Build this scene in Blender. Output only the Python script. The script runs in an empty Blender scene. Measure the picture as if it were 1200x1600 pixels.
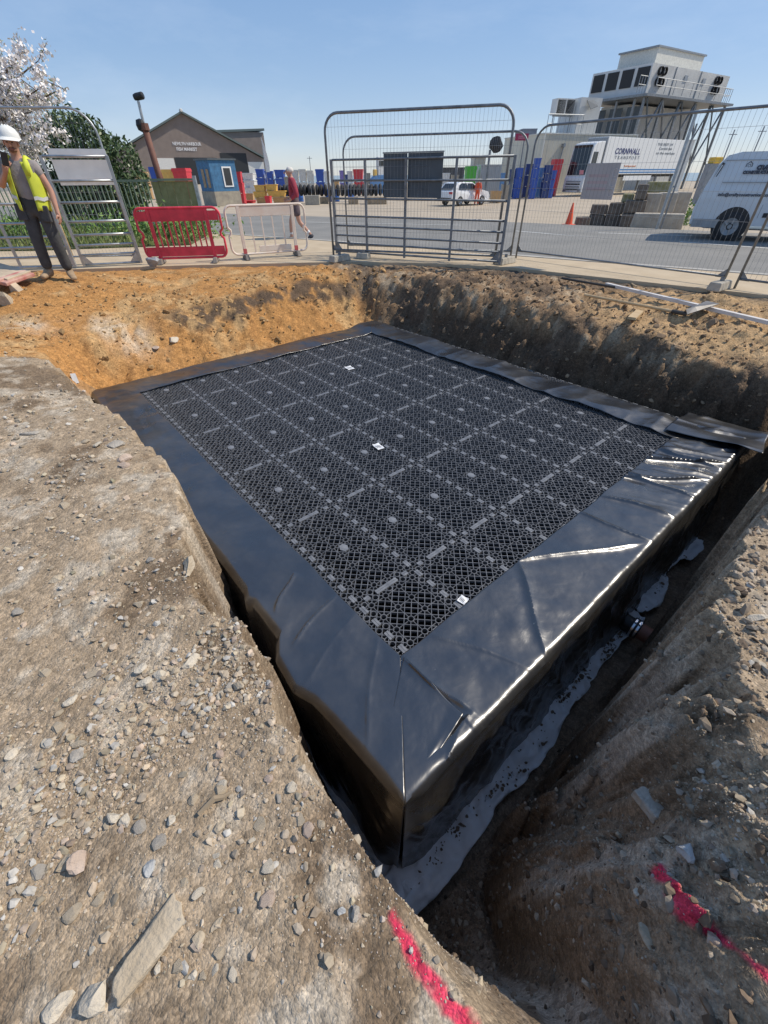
import bpy, bmesh, math, random
import numpy as np
from mathutils import Matrix, Vector
R = math.radians
PI = math.pi
random.seed(7)
rng = np.random.default_rng(11)
scene = bpy.context.scene
COL = scene.collection

# ------------------------------------------------------------------ camera
F_PX, PITCH, ROLL, CAM_H = 644.726, 0.885719, -0.0078712, 1.45
cam_d = bpy.data.cameras.new('camera')
cam_d.sensor_fit = 'HORIZONTAL'
cam_d.sensor_width = 36.0
cam_d.lens = 36.0 * F_PX / 1200.0
cam_d.clip_start = 0.05
cam_d.clip_end = 9000
cam = bpy.data.objects.new('camera', cam_d)
COL.objects.link(cam)
CAM_R = Matrix.Rotation(PITCH, 3, 'X') @ Matrix.Rotation(ROLL, 3, 'Z')
cam.matrix_world = Matrix.Translation((0, 0, CAM_H)) @ CAM_R.to_4x4()
scene.camera = cam

# ------------------------------------------------------------------ daylight
SUN_EL = R(48.0)
SUN_DIR = Vector((0.98, 0.18, 0)).normalized()      # horizontal direction towards the sun
world = bpy.data.worlds.new("World")
scene.world = world
world.use_nodes = True
wn = world.node_tree.nodes
wl = world.node_tree.links
bg = wn['Background']
sky = wn.new('ShaderNodeTexSky')
sky.sky_type = 'NISHITA'
sky.sun_disc = False
sky.sun_elevation = SUN_EL
sky.sun_rotation = math.atan2(SUN_DIR.x, SUN_DIR.y)
sky.altitude = 0
sky.air_density = 0.8
sky.dust_density = 0.2
sky.ozone_density = 2.5
sky_g = wn.new('ShaderNodeGamma')                        # evens the bright band at the horizon against the zenith
sky_g.inputs[1].default_value = 0.40
sky_h = wn.new('ShaderNodeHueSaturation')
sky_h.inputs['Saturation'].default_value = 1.75
sky_h.inputs['Value'].default_value = 1.45
wl.new(sky.outputs[0], sky_g.inputs[0])
wl.new(sky_g.outputs[0], sky_h.inputs['Color'])
sky_t = wn.new('ShaderNodeMix'); sky_t.data_type = 'RGBA'; sky_t.blend_type = 'MULTIPLY'; sky_t.inputs[0].default_value = 1.0
sky_t.inputs[7].default_value = (0.97, 0.985, 1.10, 1)
wl.new(sky_h.outputs[0], sky_t.inputs[6])
# thin high cloud
sk_c = wn.new('ShaderNodeTexCoord'); sk_m = wn.new('ShaderNodeMapping'); sk_m.inputs['Scale'].default_value = (1.2, 2.6, 5.0); sk_m.inputs['Rotation'].default_value = (0.2, 0.35, 0.5)
sk_n = wn.new('ShaderNodeTexNoise'); sk_n.inputs['Scale'].default_value = 1.3; sk_n.inputs['Detail'].default_value = 8; sk_n.inputs['Roughness'].default_value = 0.62
sk_r = wn.new('ShaderNodeMapRange'); sk_r.inputs['From Min'].default_value = 0.46; sk_r.inputs['From Max'].default_value = 0.80; sk_r.inputs['To Max'].default_value = 0.20
wl.new(sk_c.outputs['Generated'], sk_m.inputs[0]); wl.new(sk_m.outputs[0], sk_n.inputs['Vector']); wl.new(sk_n.outputs['Fac'], sk_r.inputs['Value'])
sk_x = wn.new('ShaderNodeMix'); sk_x.data_type = 'RGBA'; sk_x.inputs[7].default_value = (4.3, 4.6, 5.0, 1)
wl.new(sk_r.outputs[0], sk_x.inputs[0]); wl.new(sky_t.outputs[2], sk_x.inputs[6]); wl.new(sk_x.outputs[2], bg.inputs[0])
bg.inputs[1].default_value = 0.15
sun_d = bpy.data.lights.new('sun', 'SUN')
sun_d.energy = 2.6
sun_d.angle = R(0.5)
sun_d.color = (1.0, 0.91, 0.77)
sun = bpy.data.objects.new('sun', sun_d)
COL.objects.link(sun)
sd = Vector((SUN_DIR.x * math.cos(SUN_EL), SUN_DIR.y * math.cos(SUN_EL), math.sin(SUN_EL)))
sun.rotation_euler = sd.to_track_quat('Z', 'Y').to_euler()
scene.view_settings.view_transform = 'Standard'
scene.view_settings.look = 'None'
scene.view_settings.exposure = 0.65
scene.view_settings.gamma = 1
scene.view_settings.use_curve_mapping = False
scene.render.engine = 'CYCLES'
scene.cycles.max_bounces = 6
scene.cycles.transparent_max_bounces = 12

# ------------------------------------------------------------------ surveying: a photo pixel onto the ground of the place
RM = np.array([list(r) for r in CAM_R])
def ray(u, v):
    return RM @ np.array([(u - 600) / F_PX, -(v - 800) / F_PX, -1.0])
def at_z(u, v, z=0.0):
    d = ray(u, v); t = (z - CAM_H) / d[2]
    return Vector((d[0] * t, d[1] * t, z))
def far_z(x, y):
    q = (y * 0.85 + x * 0.53 - 16.0) / 18.0
    q = min(max(q, 0), 1)
    return -0.10 - 0.42 * q * q * (3 - 2 * q)
def at_g(u, v):
    z = -0.1
    for _ in range(12):
        p = at_z(u, v, z); z = far_z(p.x, p.y)
    return Vector((p.x, p.y, z))
def above(p, u, v):
    """height z of the point straight over ground point p seen at pixel (u, v)"""
    d = ray(u, v); t = math.hypot(p[0], p[1]) / math.hypot(d[0], d[1])
    return CAM_H + d[2] * t
def mpp(p):
    """metres across one photo pixel at point p"""
    d = RM.T @ np.array([p[0], p[1], p[2] - CAM_H]); return -d[2] / F_PX
def at_y(u, v, y):
    d = ray(u, v); t = y / d[1]
    return Vector((d[0] * t, y, CAM_H + d[2] * t))
TANK = Vector((-0.1768, 1.7394, -0.7659))
TANK_RZ = 0.705053
_c, _s = math.cos(TANK_RZ), math.sin(TANK_RZ)
def uv2xy(U, V):
    return (TANK.x + _c * U - _s * V, TANK.y + _s * U + _c * V)

# ------------------------------------------------------------------ noise (numpy)
def _hash(ix, iy, seed):
    h = (ix.astype(np.int64) * 374761393 + iy.astype(np.int64) * 668265263 + seed * 974634777) & 0xFFFFFFFF
    h = ((h ^ (h >> 13)) * 1274126177) & 0xFFFFFFFF
    h = h ^ (h >> 16)
    return (h & 0xFFFF) / 65535.0
def vnoise(x, y, seed=0):
    ix = np.floor(x); iy = np.floor(y)
    fx = x - ix; fy = y - iy
    ix = ix.astype(np.int64); iy = iy.astype(np.int64)
    fx = fx * fx * fx * (fx * (fx * 6 - 15) + 10); fy = fy * fy * fy * (fy * (fy * 6 - 15) + 10)
    a = _hash(ix, iy, seed); b = _hash(ix + 1, iy, seed)
    c = _hash(ix, iy + 1, seed); d = _hash(ix + 1, iy + 1, seed)
    return (a + (b - a) * fx) * (1 - fy) + (c + (d - c) * fx) * fy - 0.5
def fbm(x, y, scale, octv=4, seed=0, gain=0.5):
    x = np.asarray(x, float) / scale; y = np.asarray(y, float) / scale
    a = 1.0; o = 0
    for k in range(octv):
        c, s = math.cos(k * 0.9), math.sin(k * 0.9)
        o = o + a * vnoise(x * c - y * s + 17.3 * k, x * s + y * c - 9.1 * k, seed + k)
        x = x * 2.03; y = y * 2.03; a *= gain
    return o
def ridged(x, y, scale, octv=3, seed=0):
    x = np.asarray(x, float) / scale; y = np.asarray(y, float) / scale
    a = 1.0; o = 0
    for k in range(octv):
        o = o + a * (0.5 - np.abs(2 * vnoise(x + 5.7 * k, y + 3.1 * k, seed + k)))
        x = x * 2.1; y = y * 2.1; a *= 0.5
    return o
def sstep(a, b, x):
    t = np.clip((x - a) / (b - a), 0, 1)
    return t * t * (3 - 2 * t)

# ------------------------------------------------------------------ materials
MATS = {}
def mat(name, col, rough=0.6, metal=0.0, var=0.15, scale=6.0, bump=0.0, bscale=40.0, spec=0.5, col2=None, ior=None, coat=0.0, detail=5.0):
    if name in MATS: return MATS[name]
    m = bpy.data.materials.new(name); MATS[name] = m
    m.use_nodes = True
    n = m.node_tree.nodes; l = m.node_tree.links
    b = n['Principled BSDF']
    b.inputs['Roughness'].default_value = rough
    b.inputs['Metallic'].default_value = metal
    b.inputs['Specular IOR Level'].default_value = spec
    if ior: b.inputs['IOR'].default_value = ior
    b.inputs['Coat Weight'].default_value = coat
    tc = n.new('ShaderNodeTexCoord')
    nz = n.new('ShaderNodeTexNoise'); nz.inputs['Scale'].default_value = scale; nz.inputs['Detail'].default_value = detail
    l.new(tc.outputs['Object'], nz.inputs['Vector'])
    cr = n.new('ShaderNodeValToRGB')
    cr.color_ramp.elements[0].position = 0.32; cr.color_ramp.elements[1].position = 0.68
    if col2 is None:
        c0 = [max(0, c * (1 - var)) for c in col]; c1 = [min(1, c * (1 + var)) for c in col]
    else:
        c0, c1 = col, col2
    cr.color_ramp.elements[0].color = (*c0, 1); cr.color_ramp.elements[1].color = (*c1, 1)
    l.new(nz.outputs['Fac'], cr.inputs[0])
    l.new(cr.outputs[0], b.inputs['Base Color'])
    mr = n.new('ShaderNodeMapRange')
    mr.inputs['To Min'].default_value = max(0.03, rough - 0.1); mr.inputs['To Max'].default_value = min(1, rough + 0.12)
    l.new(nz.outputs['Fac'], mr.inputs['Value']); l.new(mr.outputs[0], b.inputs['Roughness'])
    if bump:
        n2 = n.new('ShaderNodeTexNoise'); n2.inputs['Scale'].default_value = bscale; n2.inputs['Detail'].default_value = 6
        l.new(tc.outputs['Object'], n2.inputs['Vector'])
        bp = n.new('ShaderNodeBump'); bp.inputs['Strength'].default_value = bump; bp.inputs['Distance'].default_value = 0.02
        l.new(n2.outputs['Fac'], bp.inputs['Height']); l.new(bp.outputs[0], b.inputs['Normal'])
    return m

# ------------------------------------------------------------------ mesh builder
class MB:
    def __init__(s): s.v = []; s.f = []; s.m = []
    def add(s, verts, faces, mi=0):
        o = len(s.v); s.v += [tuple(p) for p in verts]
        s.f += [tuple(i + o for i in f) for f in faces]; s.m += [mi] * len(faces)
    def box(s, c, size, rot=None, mi=0, bev=0.0, taper=None):
        x, y, z = [k / 2 for k in size]
        vs = [Vector((a * x, b * y, d * z)) for d in (-1, 1) for b in (-1, 1) for a in (-1, 1)]
        if taper:
            for p in vs[4:]: p.x *= taper[0]; p.y *= taper[1]
        if rot is not None: vs = [rot @ p for p in vs]
        c = Vector(c)
        s.add([p + c for p in vs], [(0, 2, 3, 1), (4, 5, 7, 6), (0, 1, 5, 4), (2, 6, 7, 3), (0, 4, 6, 2), (1, 3, 7, 5)], mi)
    def tube(s, pts, r, n=8, mi=0, cap=True, r2=None):
        pts = [Vector(p) for p in pts]; rings = []; up = None
        N = len(pts)
        for i, p in enumerate(pts):
            if i == 0: t = pts[1] - p
            elif i == N - 1: t = p - pts[i - 1]
            else: t = (p - pts[i - 1]).normalized() + (pts[i + 1] - p).normalized()
            t.normalize()
            if up is None:
                up = Vector((0, 0, 1)) if abs(t.z) < 0.9 else Vector((0, 1, 0))
            a = t.cross(up)
            if a.length < 1e-6: a = t.cross(Vector((1, 0, 0)))
            a.normalize(); b = a.cross(t).normalized(); up = b
            rr = r if not isinstance(r, (list, tuple)) else r[i]
            rings.append([p + a * (rr * math.cos(2 * PI * k / n)) + b * (rr * math.sin(2 * PI * k / n)) for k in range(n)])
        vs = [q for g in rings for q in g]; fs = []
        for i in range(N - 1):
            for k in range(n):
                k2 = (k + 1) % n
                fs.append((i * n + k, (i + 1) * n + k, (i + 1) * n + k2, i * n + k2))
        if cap:
            fs.append(tuple(range(n))); fs.append(tuple((N - 1) * n + k for k in reversed(range(n))))
        s.add(vs, fs, mi)
    def lathe(s, prof, n=16, c=(0, 0, 0), axis='Z', mi=0):
        c = Vector(c); vs = []; fs = []
        for (r, z) in prof:
            for k in range(n):
                a = 2 * PI * k / n
                p = (r * math.cos(a), r * math.sin(a), z)
                if axis == 'Y': p = (p[0], p[2], p[1])
                if axis == 'X': p = (p[2], p[0], p[1])
                vs.append(c + Vector(p))
        for i in range(len(prof) - 1):
            for k in range(n):
                k2 = (k + 1) % n
                fs.append((i * n + k, i * n + k2, (i + 1) * n + k2, (i + 1) * n + k))
        s.add(vs, fs, mi)
    def prism(s, poly, h, M=None, mi=0):
        """poly in local XZ, extruded along +Y by h"""
        n = len(poly)
        vs = [Vector((x, 0, z)) for x, z in poly] + [Vector((x, h, z)) for x, z in poly]
        if M is not None: vs = [M @ p for p in vs]
        fs = [tuple(range(n)), tuple(reversed(range(n, 2 * n)))] + [(i, i + n, (i + 1) % n + n, (i + 1) % n) for i in range(n)]
        s.add(vs, fs, mi)
    def mesh(s, name, mats, smooth=False):
        me = bpy.data.meshes.new(name)
        me.from_pydata(s.v, [], s.f)
        for m in (mats if isinstance(mats, (list, tuple)) else [mats]): me.materials.append(m)
        if max(s.m, default=0): me.polygons.foreach_set('material_index', s.m)
        if smooth: me.polygons.foreach_set('use_smooth', [True] * len(me.polygons))
        bm = bmesh.new(); bm.from_mesh(me); bmesh.ops.recalc_face_normals(bm, faces=bm.faces); bm.to_mesh(me); bm.free()
        me.update()
        return me
    def build(s, name, mats, parent=None, loc=(0, 0, 0), rot=(0, 0, 0), smooth=False, bev=0.0):
        return link(name, s.mesh(name, mats, smooth), parent, loc, rot, bev)

def link(name, me, parent=None, loc=(0, 0, 0), rot=(0, 0, 0), bev=0.0):
    o = bpy.data.objects.new(name, me); COL.objects.link(o)
    o.location = loc; o.rotation_euler = rot
    if parent is not None: o.parent = parent
    if bev:
        b = o.modifiers.new('bevel', 'BEVEL'); b.width = bev; b.segments = 2; b.limit_method = 'ANGLE'; b.angle_limit = R(40)
    return o
def thing(name, label, cat, loc=(0, 0, 0), rz=0.0, group=None, rot=None):
    o = bpy.data.objects.new(name, None); COL.objects.link(o)
    o.empty_display_size = 0.2
    o.location = loc; o.rotation_euler = rot if rot is not None else (0, 0, rz)
    tag(o, label, cat, group)
    return o
def tag(o, label, cat, group=None):
    o['label'] = label; o['category'] = cat
    if group: o['group'] = group
    return o
def struct(o):
    o['kind'] = 'structure'; return o
def copy_tree(o, parent=None, label=None, loc=None, rz=None):
    c = o.copy(); COL.objects.link(c)
    if parent is not None: c.parent = parent
    if label: c['label'] = label
    if loc is not None: c.location = loc
    if rz is not None: c.rotation_euler = (c.rotation_euler[0], c.rotation_euler[1], rz)
    for ch in list(o.children): copy_tree(ch, c)
    return c
def np_mesh(name, verts, faces, mats, smooth=True):
    """verts (n,3), faces (m,4) or (m,3) numpy"""
    me = bpy.data.meshes.new(name)
    k = faces.shape[1]
    me.vertices.add(len(verts)); me.vertices.foreach_set('co', np.ascontiguousarray(verts, dtype=np.float32).ravel())
    me.loops.add(faces.size); me.loops.foreach_set('vertex_index', np.ascontiguousarray(faces, dtype=np.int32).ravel())
    me.polygons.add(len(faces))
    me.polygons.foreach_set('loop_start', np.arange(0, faces.size, k, dtype=np.int32))
    me.polygons.foreach_set('use_smooth', np.full(len(faces), smooth))
    for m in (mats if isinstance(mats, (list, tuple)) else [mats]): me.materials.append(m)
    me.update(calc_edges=True); me.validate()
    return me
def grid_faces(nr, nc):
    i = np.arange(nr - 1)[:, None]; j = np.arange(nc - 1)[None, :]
    a = i * nc + j
    return np.stack([a, a + 1, a + nc + 1, a + nc], -1).reshape(-1, 4)
def text_mesh(name, body, size, mat_, extrude=0.004, align='CENTER', bold=0.0, sx=1.0):
    c = bpy.data.curves.new(name, 'FONT'); c.body = body; c.size = size; c.extrude = extrude
    c.align_x = align; c.align_y = 'CENTER'; c.offset = bold; c.resolution_u = 2
    t = bpy.data.objects.new(name, c); COL.objects.link(t)
    dg = bpy.context.evaluated_depsgraph_get(); dg.update()
    me = bpy.data.meshes.new_from_object(t.evaluated_get(dg))
    bpy.data.objects.remove(t); bpy.data.curves.remove(c)
    me.materials.clear(); me.materials.append(mat_); me.name = name
    if sx != 1: me.transform(Matrix.Diagonal((sx, 1, 1, 1)))
    return me
# ================================================================== GROUND: the excavation and its spoil banks
# rim of the pit in the tank's own frame: U, V, rim height, depth of the wall below the rim, width of the wall
RIM = np.array([
    (-0.76, -2.25, 0.02, 1.2, 0.85), (-0.83, -1.75, 0.02, 1.35, 0.30), (-0.84, -1.42, 0.00, 1.85, 0.20), (-0.84, -1.20, 0.00, 2.05, 0.13), (-0.84, -0.90, -0.02, 2.05, 0.15),
    (-0.85, -0.44, -0.05, 2.03, 0.17), (-0.79, 0.30, -0.08, 2.0, 0.17), (-0.68, 0.90, -0.10, 2.0, 0.15),
    (-0.58, 1.70, -0.14, 1.9, 0.15), (-0.62, 2.80, -0.16, 1.85, 0.15), (-0.76, 3.50, -0.14, 1.8, 0.2),
    (-0.84, 4.40, -0.10, 1.2, 0.3), (-0.85, 5.05, -0.22, 0.75, 0.35), (-0.55, 5.75, -0.26, 0.56, 0.55), (0.30, 6.05, -0.24, 0.58, 0.85),
    (1.50, 6.10, -0.16, 0.66, 0.92), (2.80, 6.10, -0.08, 0.74, 0.92), (4.00, 6.15, -0.02, 0.80, 0.95),
    (4.75, 5.95, -0.03, 0.80, 0.8), (5.25, 5.00, -0.03, 0.86, 0.75), (5.35, 4.00, -0.04, 0.90, 0.8), (5.25, 3.00, -0.05, 0.9, 0.78),
    (5.10, 2.00, -0.08, 0.92, 0.66), (5.05, 0.90, -0.16, 0.90, 0.55), (5.02, -0.20, -0.27, 0.85, 0.5),
    (5.1, -0.9, -0.30, 1.0, 0.5), (5.7, -1.15, -0.25, 1.4, 0.5), (6.2, -1.5, -0.15, 1.6, 0.4),
    (4.8, -1.54, -0.05, 1.9, 0.10), (3.0, -1.45, -0.03, 2.05, 0.06), (1.9, -1.45, -0.02, 2.05, 0.06), (1.1, -1.46, 0.0, 2.05, 0.09),
    (0.6, -1.58, 0.02, 2.05, 0.28), (0.19, -1.84, 0.02, 2.05, 0.58), (-0.15, -2.06, 0.02, 2.0, 0.82), (-0.45, -2.24, 0.02, 1.6, 0.95)])
PAVE_EDGE = [(-40, 4.0), (-14, 8.5), (-7.6, 9.45), (-4.0, 10.05), (-0.65, 10.36), (1.0, 10.05), (2.6, 9.46), (5.83, 6.92), (9.5, 4.0), (16, -1.0), (40, -20)]
def pave_dist(x, y):
    """distance beyond the near edge of the pavement (positive on the pavement side)"""
    px = np.array([p[0] for p in PAVE_EDGE]); py = np.array([p[1] for p in PAVE_EDGE])
    best = np.full(np.shape(x), 1e9); sg = np.ones(np.shape(x))
    for k in range(len(px) - 1):
        dx, dy = px[k + 1] - px[k], py[k + 1] - py[k]
        t = np.clip(((x - px[k]) * dx + (y - py[k]) * dy) / (dx * dx + dy * dy), 0, 1)
        ex = x - px[k] - t * dx; ey = y - py[k] - t * dy
        d = np.hypot(ex, ey); s = np.sign(dx * ey - dy * ex)
        m = d < best
        best = np.where(m, d, best); sg = np.where(m, s, sg)
    return best * sg
def rim_query(U, V):
    n = len(RIM)
    best = np.full(U.shape, 1e9); par = np.zeros(U.shape + (3,)); ins = np.zeros(U.shape, bool); wsum = np.zeros(U.shape)
    for k in range(n):
        a = RIM[k]; b = RIM[(k + 1) % n]
        dx, dy = b[0] - a[0], b[1] - a[1]
        t = np.clip(((U - a[0]) * dx + (V - a[1]) * dy) / (dx * dx + dy * dy), 0, 1)
        d = np.hypot(U - a[0] - t * dx, V - a[1] - t * dy)
        q = a[2:5] + t[..., None] * (b[2:5] - a[2:5])
        nb = np.minimum(best, d)
        f0 = np.exp(-np.minimum(best - nb, 4.0) / 0.08); f1 = np.exp(-np.minimum(d - nb, 4.0) / 0.08)
        par = par * f0[..., None] + q * f1[..., None]; wsum = wsum * f0 + f1
        best = nb
        c = ((a[1] > V) != (b[1] > V)) & (U < (b[0] - a[0]) * (V - a[1]) / (b[1] - a[1] + 1e-12) + a[0])
        ins ^= c
    return np.where(ins, best, -best), par / wsum[..., None]
def xy2uv(x, y):
    dx = x - TANK.x; dy = y - TANK.y
    return _c * dx + _s * dy, -_s * dx + _c * dy
def terrain(x, y, full=False):
    x = np.asarray(x, float); y = np.asarray(y, float)
    U, V = xy2uv(x, y)
    wx = fbm(x, y, 0.45, 3, 3) ; wy = fbm(x, y, 0.45, 3, 33)
    d, par = rim_query(U + (0.03 + 0.07 * sstep(0.4, 1.2, np.hypot(x, y))) * wx, V + (0.03 + 0.07 * sstep(0.4, 1.2, np.hypot(x, y))) * wy)
    clod = fbm(x, y, 0.16, 4, 5, 0.55)
    back = sstep(3.6, 4.8, U) * sstep(-1.3, -0.6, V) + sstep(4.9, 5.5, V)        # the far two walls are rougher
    back = np.clip(back, 0, 1)
    ramp = sstep(1.4, 0.4, U) * sstep(-1.2, -1.45, V) * sstep(-0.95, -0.55, U) * sstep(0.5, 1.1, np.hypot(x, y))
    calm = sstep(0.45, 1.1, np.hypot(x, y))
    back = back * (1 - 0.45 * sstep(5.0, 5.3, V) * sstep(4.2, 3.4, U))
    d = d + clod * (0.015 + 0.065 * calm + 0.09 * back + 0.06 * ramp) + 0.035 * calm * ridged(x, y, 0.11, 2, 9) * (1 - back) + ridged(x, y, 0.20, 4, 8) * 0.11 * back
    zc, D, w = par[..., 0], par[..., 1], par[..., 2]
    t = np.clip(d / w, 0, 1)
    prof = 0.55 * t + 0.45 * t * t * (3 - 2 * t)
    soft = sstep(1.2, 0.2, U) * sstep(-1.1, -1.4, V) * sstep(-0.95, -0.7, U)      # the dug ramp by the near corner rounds over
    prof = prof * (1 - soft) + soft * (0.22 * t + 0.78 * t * t * (1.6 - 0.6 * t))
    pd = pave_dist(x, y)
    dist = np.maximum(-d, 0)
    # ground outside the pit
    heap = 0.30 * np.exp(-(((x + 5.3) / 1.7) ** 2 + ((y - 7.6) / 1.3) ** 2)) + 0.16 * np.exp(-(((x + 3.9) / 1.0) ** 2 + ((y - 4.3) / 0.9) ** 2)) \
        + 0.10 * np.exp(-(((x - 2.6) / 0.9) ** 2 + ((y - 1.0) / 0.9) ** 2))
    z0 = heap - 0.05 + 0.10 * fbm(x, y, 1.5, 3, 21)
    zo = zc * np.exp(-dist / 0.55) + z0 * (1 - np.exp(-dist / 0.55))
    z = zo - D * prof
    near = 1 - sstep(0.2, 0.9, -d)
    rough = np.where(t < 1, 1.0, 0.6)
    tread = 0.55 + 0.9 * np.clip(back + sstep(0.0, 0.25, t), 0, 1)
    wl_ = np.clip(back + sstep(0.02, 0.3, t), 0, 1)
    z = z + rough * tread * (0.034 * fbm(x, y, 0.3, 3, 40) + 0.028 * clod * (0.5 + 1.2 * back + 0.9 * sstep(0.05, 0.4, t)) + 0.026 * ramp * ridged(x, y, 0.13, 3, 55) + (0.006 + 0.016 * wl_) * ridged(x, y, 0.07, 3, 50) + (0.005 + 0.010 * wl_) * fbm(x, y, 0.04, 3, 60))
    # settle to the pavement edge, then drop away under the paved sheets
    k = sstep(-0.5, -0.02, pd)
    z = z * (1 - k) + k * (-0.055 + 0.03 * clod)
    z = np.where(pd > 0.06, -0.25 - 0.5 * sstep(1, 20, pd), z)
    # levelled bed where the fabric lies
    bed = (U > -0.80) & (U < 4.6) & (V > -1.33) & (V < -0.9)
    z = np.where(bed & (t > 0.9), np.minimum(z, -2.13 + 0.02 * clod), z)
    # void under the tank
    tin = (U > -0.49) & (U < 4.36) & (V > -0.98) & (V < 5.08)
    z = np.where(tin, np.minimum(z, -2.15), z)
    if not full: return z
    return z, U, V, d, t, pd, back, clod
def hit(u, v, lo=0.3, hi=14.0):
    """where the sight line through a photo pixel meets the dug ground"""
    d = ray(u, v); d = d / np.linalg.norm(d)
    t = np.linspace(lo, hi, 5000); g = terrain(d[0] * t, d[1] * t)
    k = int(np.argmax(CAM_H + d[2] * t < g)); k = k or len(t) - 1
    return Vector((d[0] * t[k], d[1] * t[k], float(g[k])))
def ground_z(x, y):
    return float(terrain(np.array([x]), np.array([y]))[0])

# ---- polar sheet: fine near the pit, coarse to the horizon
rs = [0.001]
while rs[-1] < 15.5: rs.append(rs[-1] + max(0.0055, 0.0046 * rs[-1]))
rs += [16.5, 18, 20, 24, 30, 40, 60, 90, 150, 300, 700, 1800, 5000]
th = np.concatenate([np.linspace(-R(140), R(140), 960), np.linspace(R(140), R(220), 24)[1:]])
rr, tt = np.meshgrid(np.array(rs), th, indexing='ij')
gx = rr * np.sin(tt); gy = rr * np.cos(tt)
gz, gU, gV, gd, gt, gpd, gback, gclod = terrain(gx, gy, True)
gz = np.where(rr > 16, -0.9, gz)
verts = np.stack([gx, gy, gz], -1).reshape(-1, 3)
def lerp(a, b, t): return a + (np.asarray(b) - a) * t[..., None]
n1 = fbm(gx, gy, 0.5, 4, 71); n2 = fbm(gx, gy, 0.12, 4, 81); n3 = fbm(gx * 1.0, gy * 0.6, 1.3, 3, 91)
n4 = fbm(gx, gy, 0.24, 5, 101, 0.6)
col = np.zeros(gx.shape + (3,)) + np.array([0.355, 0.272, 0.185])
col = lerp(col, (0.19, 0.135, 0.086), sstep(0.02, 0.42, n1 + 0.7 * n4) * 0.9)
col = lerp(col, (0.49, 0.425, 0.335), sstep(0.05, 0.45, n2 * 0.8 - 0.6 * n4) * 0.75)
ochre = sstep(4.85, 5.15, gV + 0.35 * n1 + 0.12 * n2) * sstep(-8, -3, gU + 4)
oc = np.zeros_like(col) + np.array([0.44, 0.225, 0.078])
oc = lerp(oc, (0.50, 0.33, 0.16), sstep(-0.05, 0.4, n1) * 0.8)
oc = lerp(oc, (0.34, 0.17, 0.06), sstep(0.1, 0.45, n2 + 0.3 * n1) * 0.8)
# dark seam across the orange face
seam = np.exp(-((gz + 0.24 + 0.16 * n1) / 0.13) ** 4) * sstep(-0.30, 0.02, 0.5 * n3 + 0.8 * n2 + 0.6 * n4 + 0.14 * sstep(0.8, 2.5, gU)) * sstep(0.4, 1.5, gU) * sstep(-0.15, 0.1, gd)
oc = lerp(oc, (0.105, 0.075, 0.052), np.clip(seam * 1.2, 0, 0.95))
pale = np.exp(-(((gx + 3.85) / 0.35) ** 2 + ((gy - 6.35) / 0.22) ** 2)) + 0.9 * np.exp(-(((gx + 4.9) / 0.3) ** 2 + ((gy - 5.95) / 0.2) ** 2))
oc = lerp(oc, (0.66, 0.57, 0.44), np.clip(pale * (0.6 + 1.4 * n2), 0, 0.6))
col = lerp(col, oc, ochre)
# far right wall: brown clods over dark clay
rw = sstep(4.2, 4.7, gU) * sstep(-1.4, -0.9, gV)
br = np.zeros_like(col) + np.array([0.27, 0.175, 0.10])
br = lerp(br, (0.40, 0.31, 0.21), sstep(0.0, 0.4, n2))
br = lerp(br, (0.15, 0.105, 0.07), sstep(-0.05, 0.3, n1))
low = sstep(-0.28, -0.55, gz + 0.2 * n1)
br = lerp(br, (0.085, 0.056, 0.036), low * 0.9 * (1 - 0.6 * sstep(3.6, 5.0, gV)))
br = lerp(br, (0.47, 0.31, 0.16), sstep(0.02, -0.2, gd) * sstep(2.6, 0.8, gV) * 0.85)
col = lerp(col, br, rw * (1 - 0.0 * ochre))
# trench walls and floor near the camera
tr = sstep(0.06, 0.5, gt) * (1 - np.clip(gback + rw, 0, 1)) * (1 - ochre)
dk = np.zeros_like(col) + np.array([0.225, 0.165, 0.112])  # soil colour lightened to stand in for fill light the trench lacks
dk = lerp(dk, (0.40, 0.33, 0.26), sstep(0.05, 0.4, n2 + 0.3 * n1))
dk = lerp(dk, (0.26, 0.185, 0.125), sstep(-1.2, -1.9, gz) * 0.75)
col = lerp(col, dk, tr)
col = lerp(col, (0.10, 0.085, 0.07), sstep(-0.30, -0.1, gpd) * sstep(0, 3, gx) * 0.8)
# sprayed setting-out marks on the spoil
def spray(a, b, wd, breakup):
    ax, ay = a; bx, by = b; dx, dy = bx - ax, by - ay
    t = ((gx - ax) * dx + (gy - ay) * dy) / (dx * dx + dy * dy)
    s = np.hypot(gx - ax - np.clip(t, 0, 1) * dx, gy - ay - np.clip(t, 0, 1) * dy)
    nn = fbm(gx, gy, 0.05, 3, 131)
    return sstep(wd * 1.25, wd * 0.45, s + 0.022 * nn) * sstep(-0.45, -0.05, nn + breakup)
pk = np.zeros(gx.shape)
for a, b, wd, bk in [((612, 1436), (645, 1490), 0.020, 0.12), ((628, 1465), (688, 1548), 0.018, 0.2), ((700, 1570), (735, 1600), 0.016, 0.15),
                     ((1030, 1362), (1080, 1425), 0.017, 0.35), ((1075, 1415), (1125, 1465), 0.017, 0.34), ((1120, 1455), (1165, 1500), 0.015, 0.28), ((1160, 1490), (1200, 1528), 0.017, 0.30)]:
    p0, p1 = hit(*a), hit(*b)
    pk = np.maximum(pk, spray(p0[:2], p1[:2], wd, bk))
col = lerp(col, (0.72, 0.035, 0.10), np.clip(pk, 0, 1) * 0.92)
col = lerp(col, (0.24, 0.22, 0.19), sstep(14, 18, rr))
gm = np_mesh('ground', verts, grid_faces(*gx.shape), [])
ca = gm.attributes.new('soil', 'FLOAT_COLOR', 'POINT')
ca.data.foreach_set('color', np.concatenate([np.clip(col, 0, 1), np.ones(gx.shape + (1,))], -1).astype(np.float32).ravel())

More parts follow.
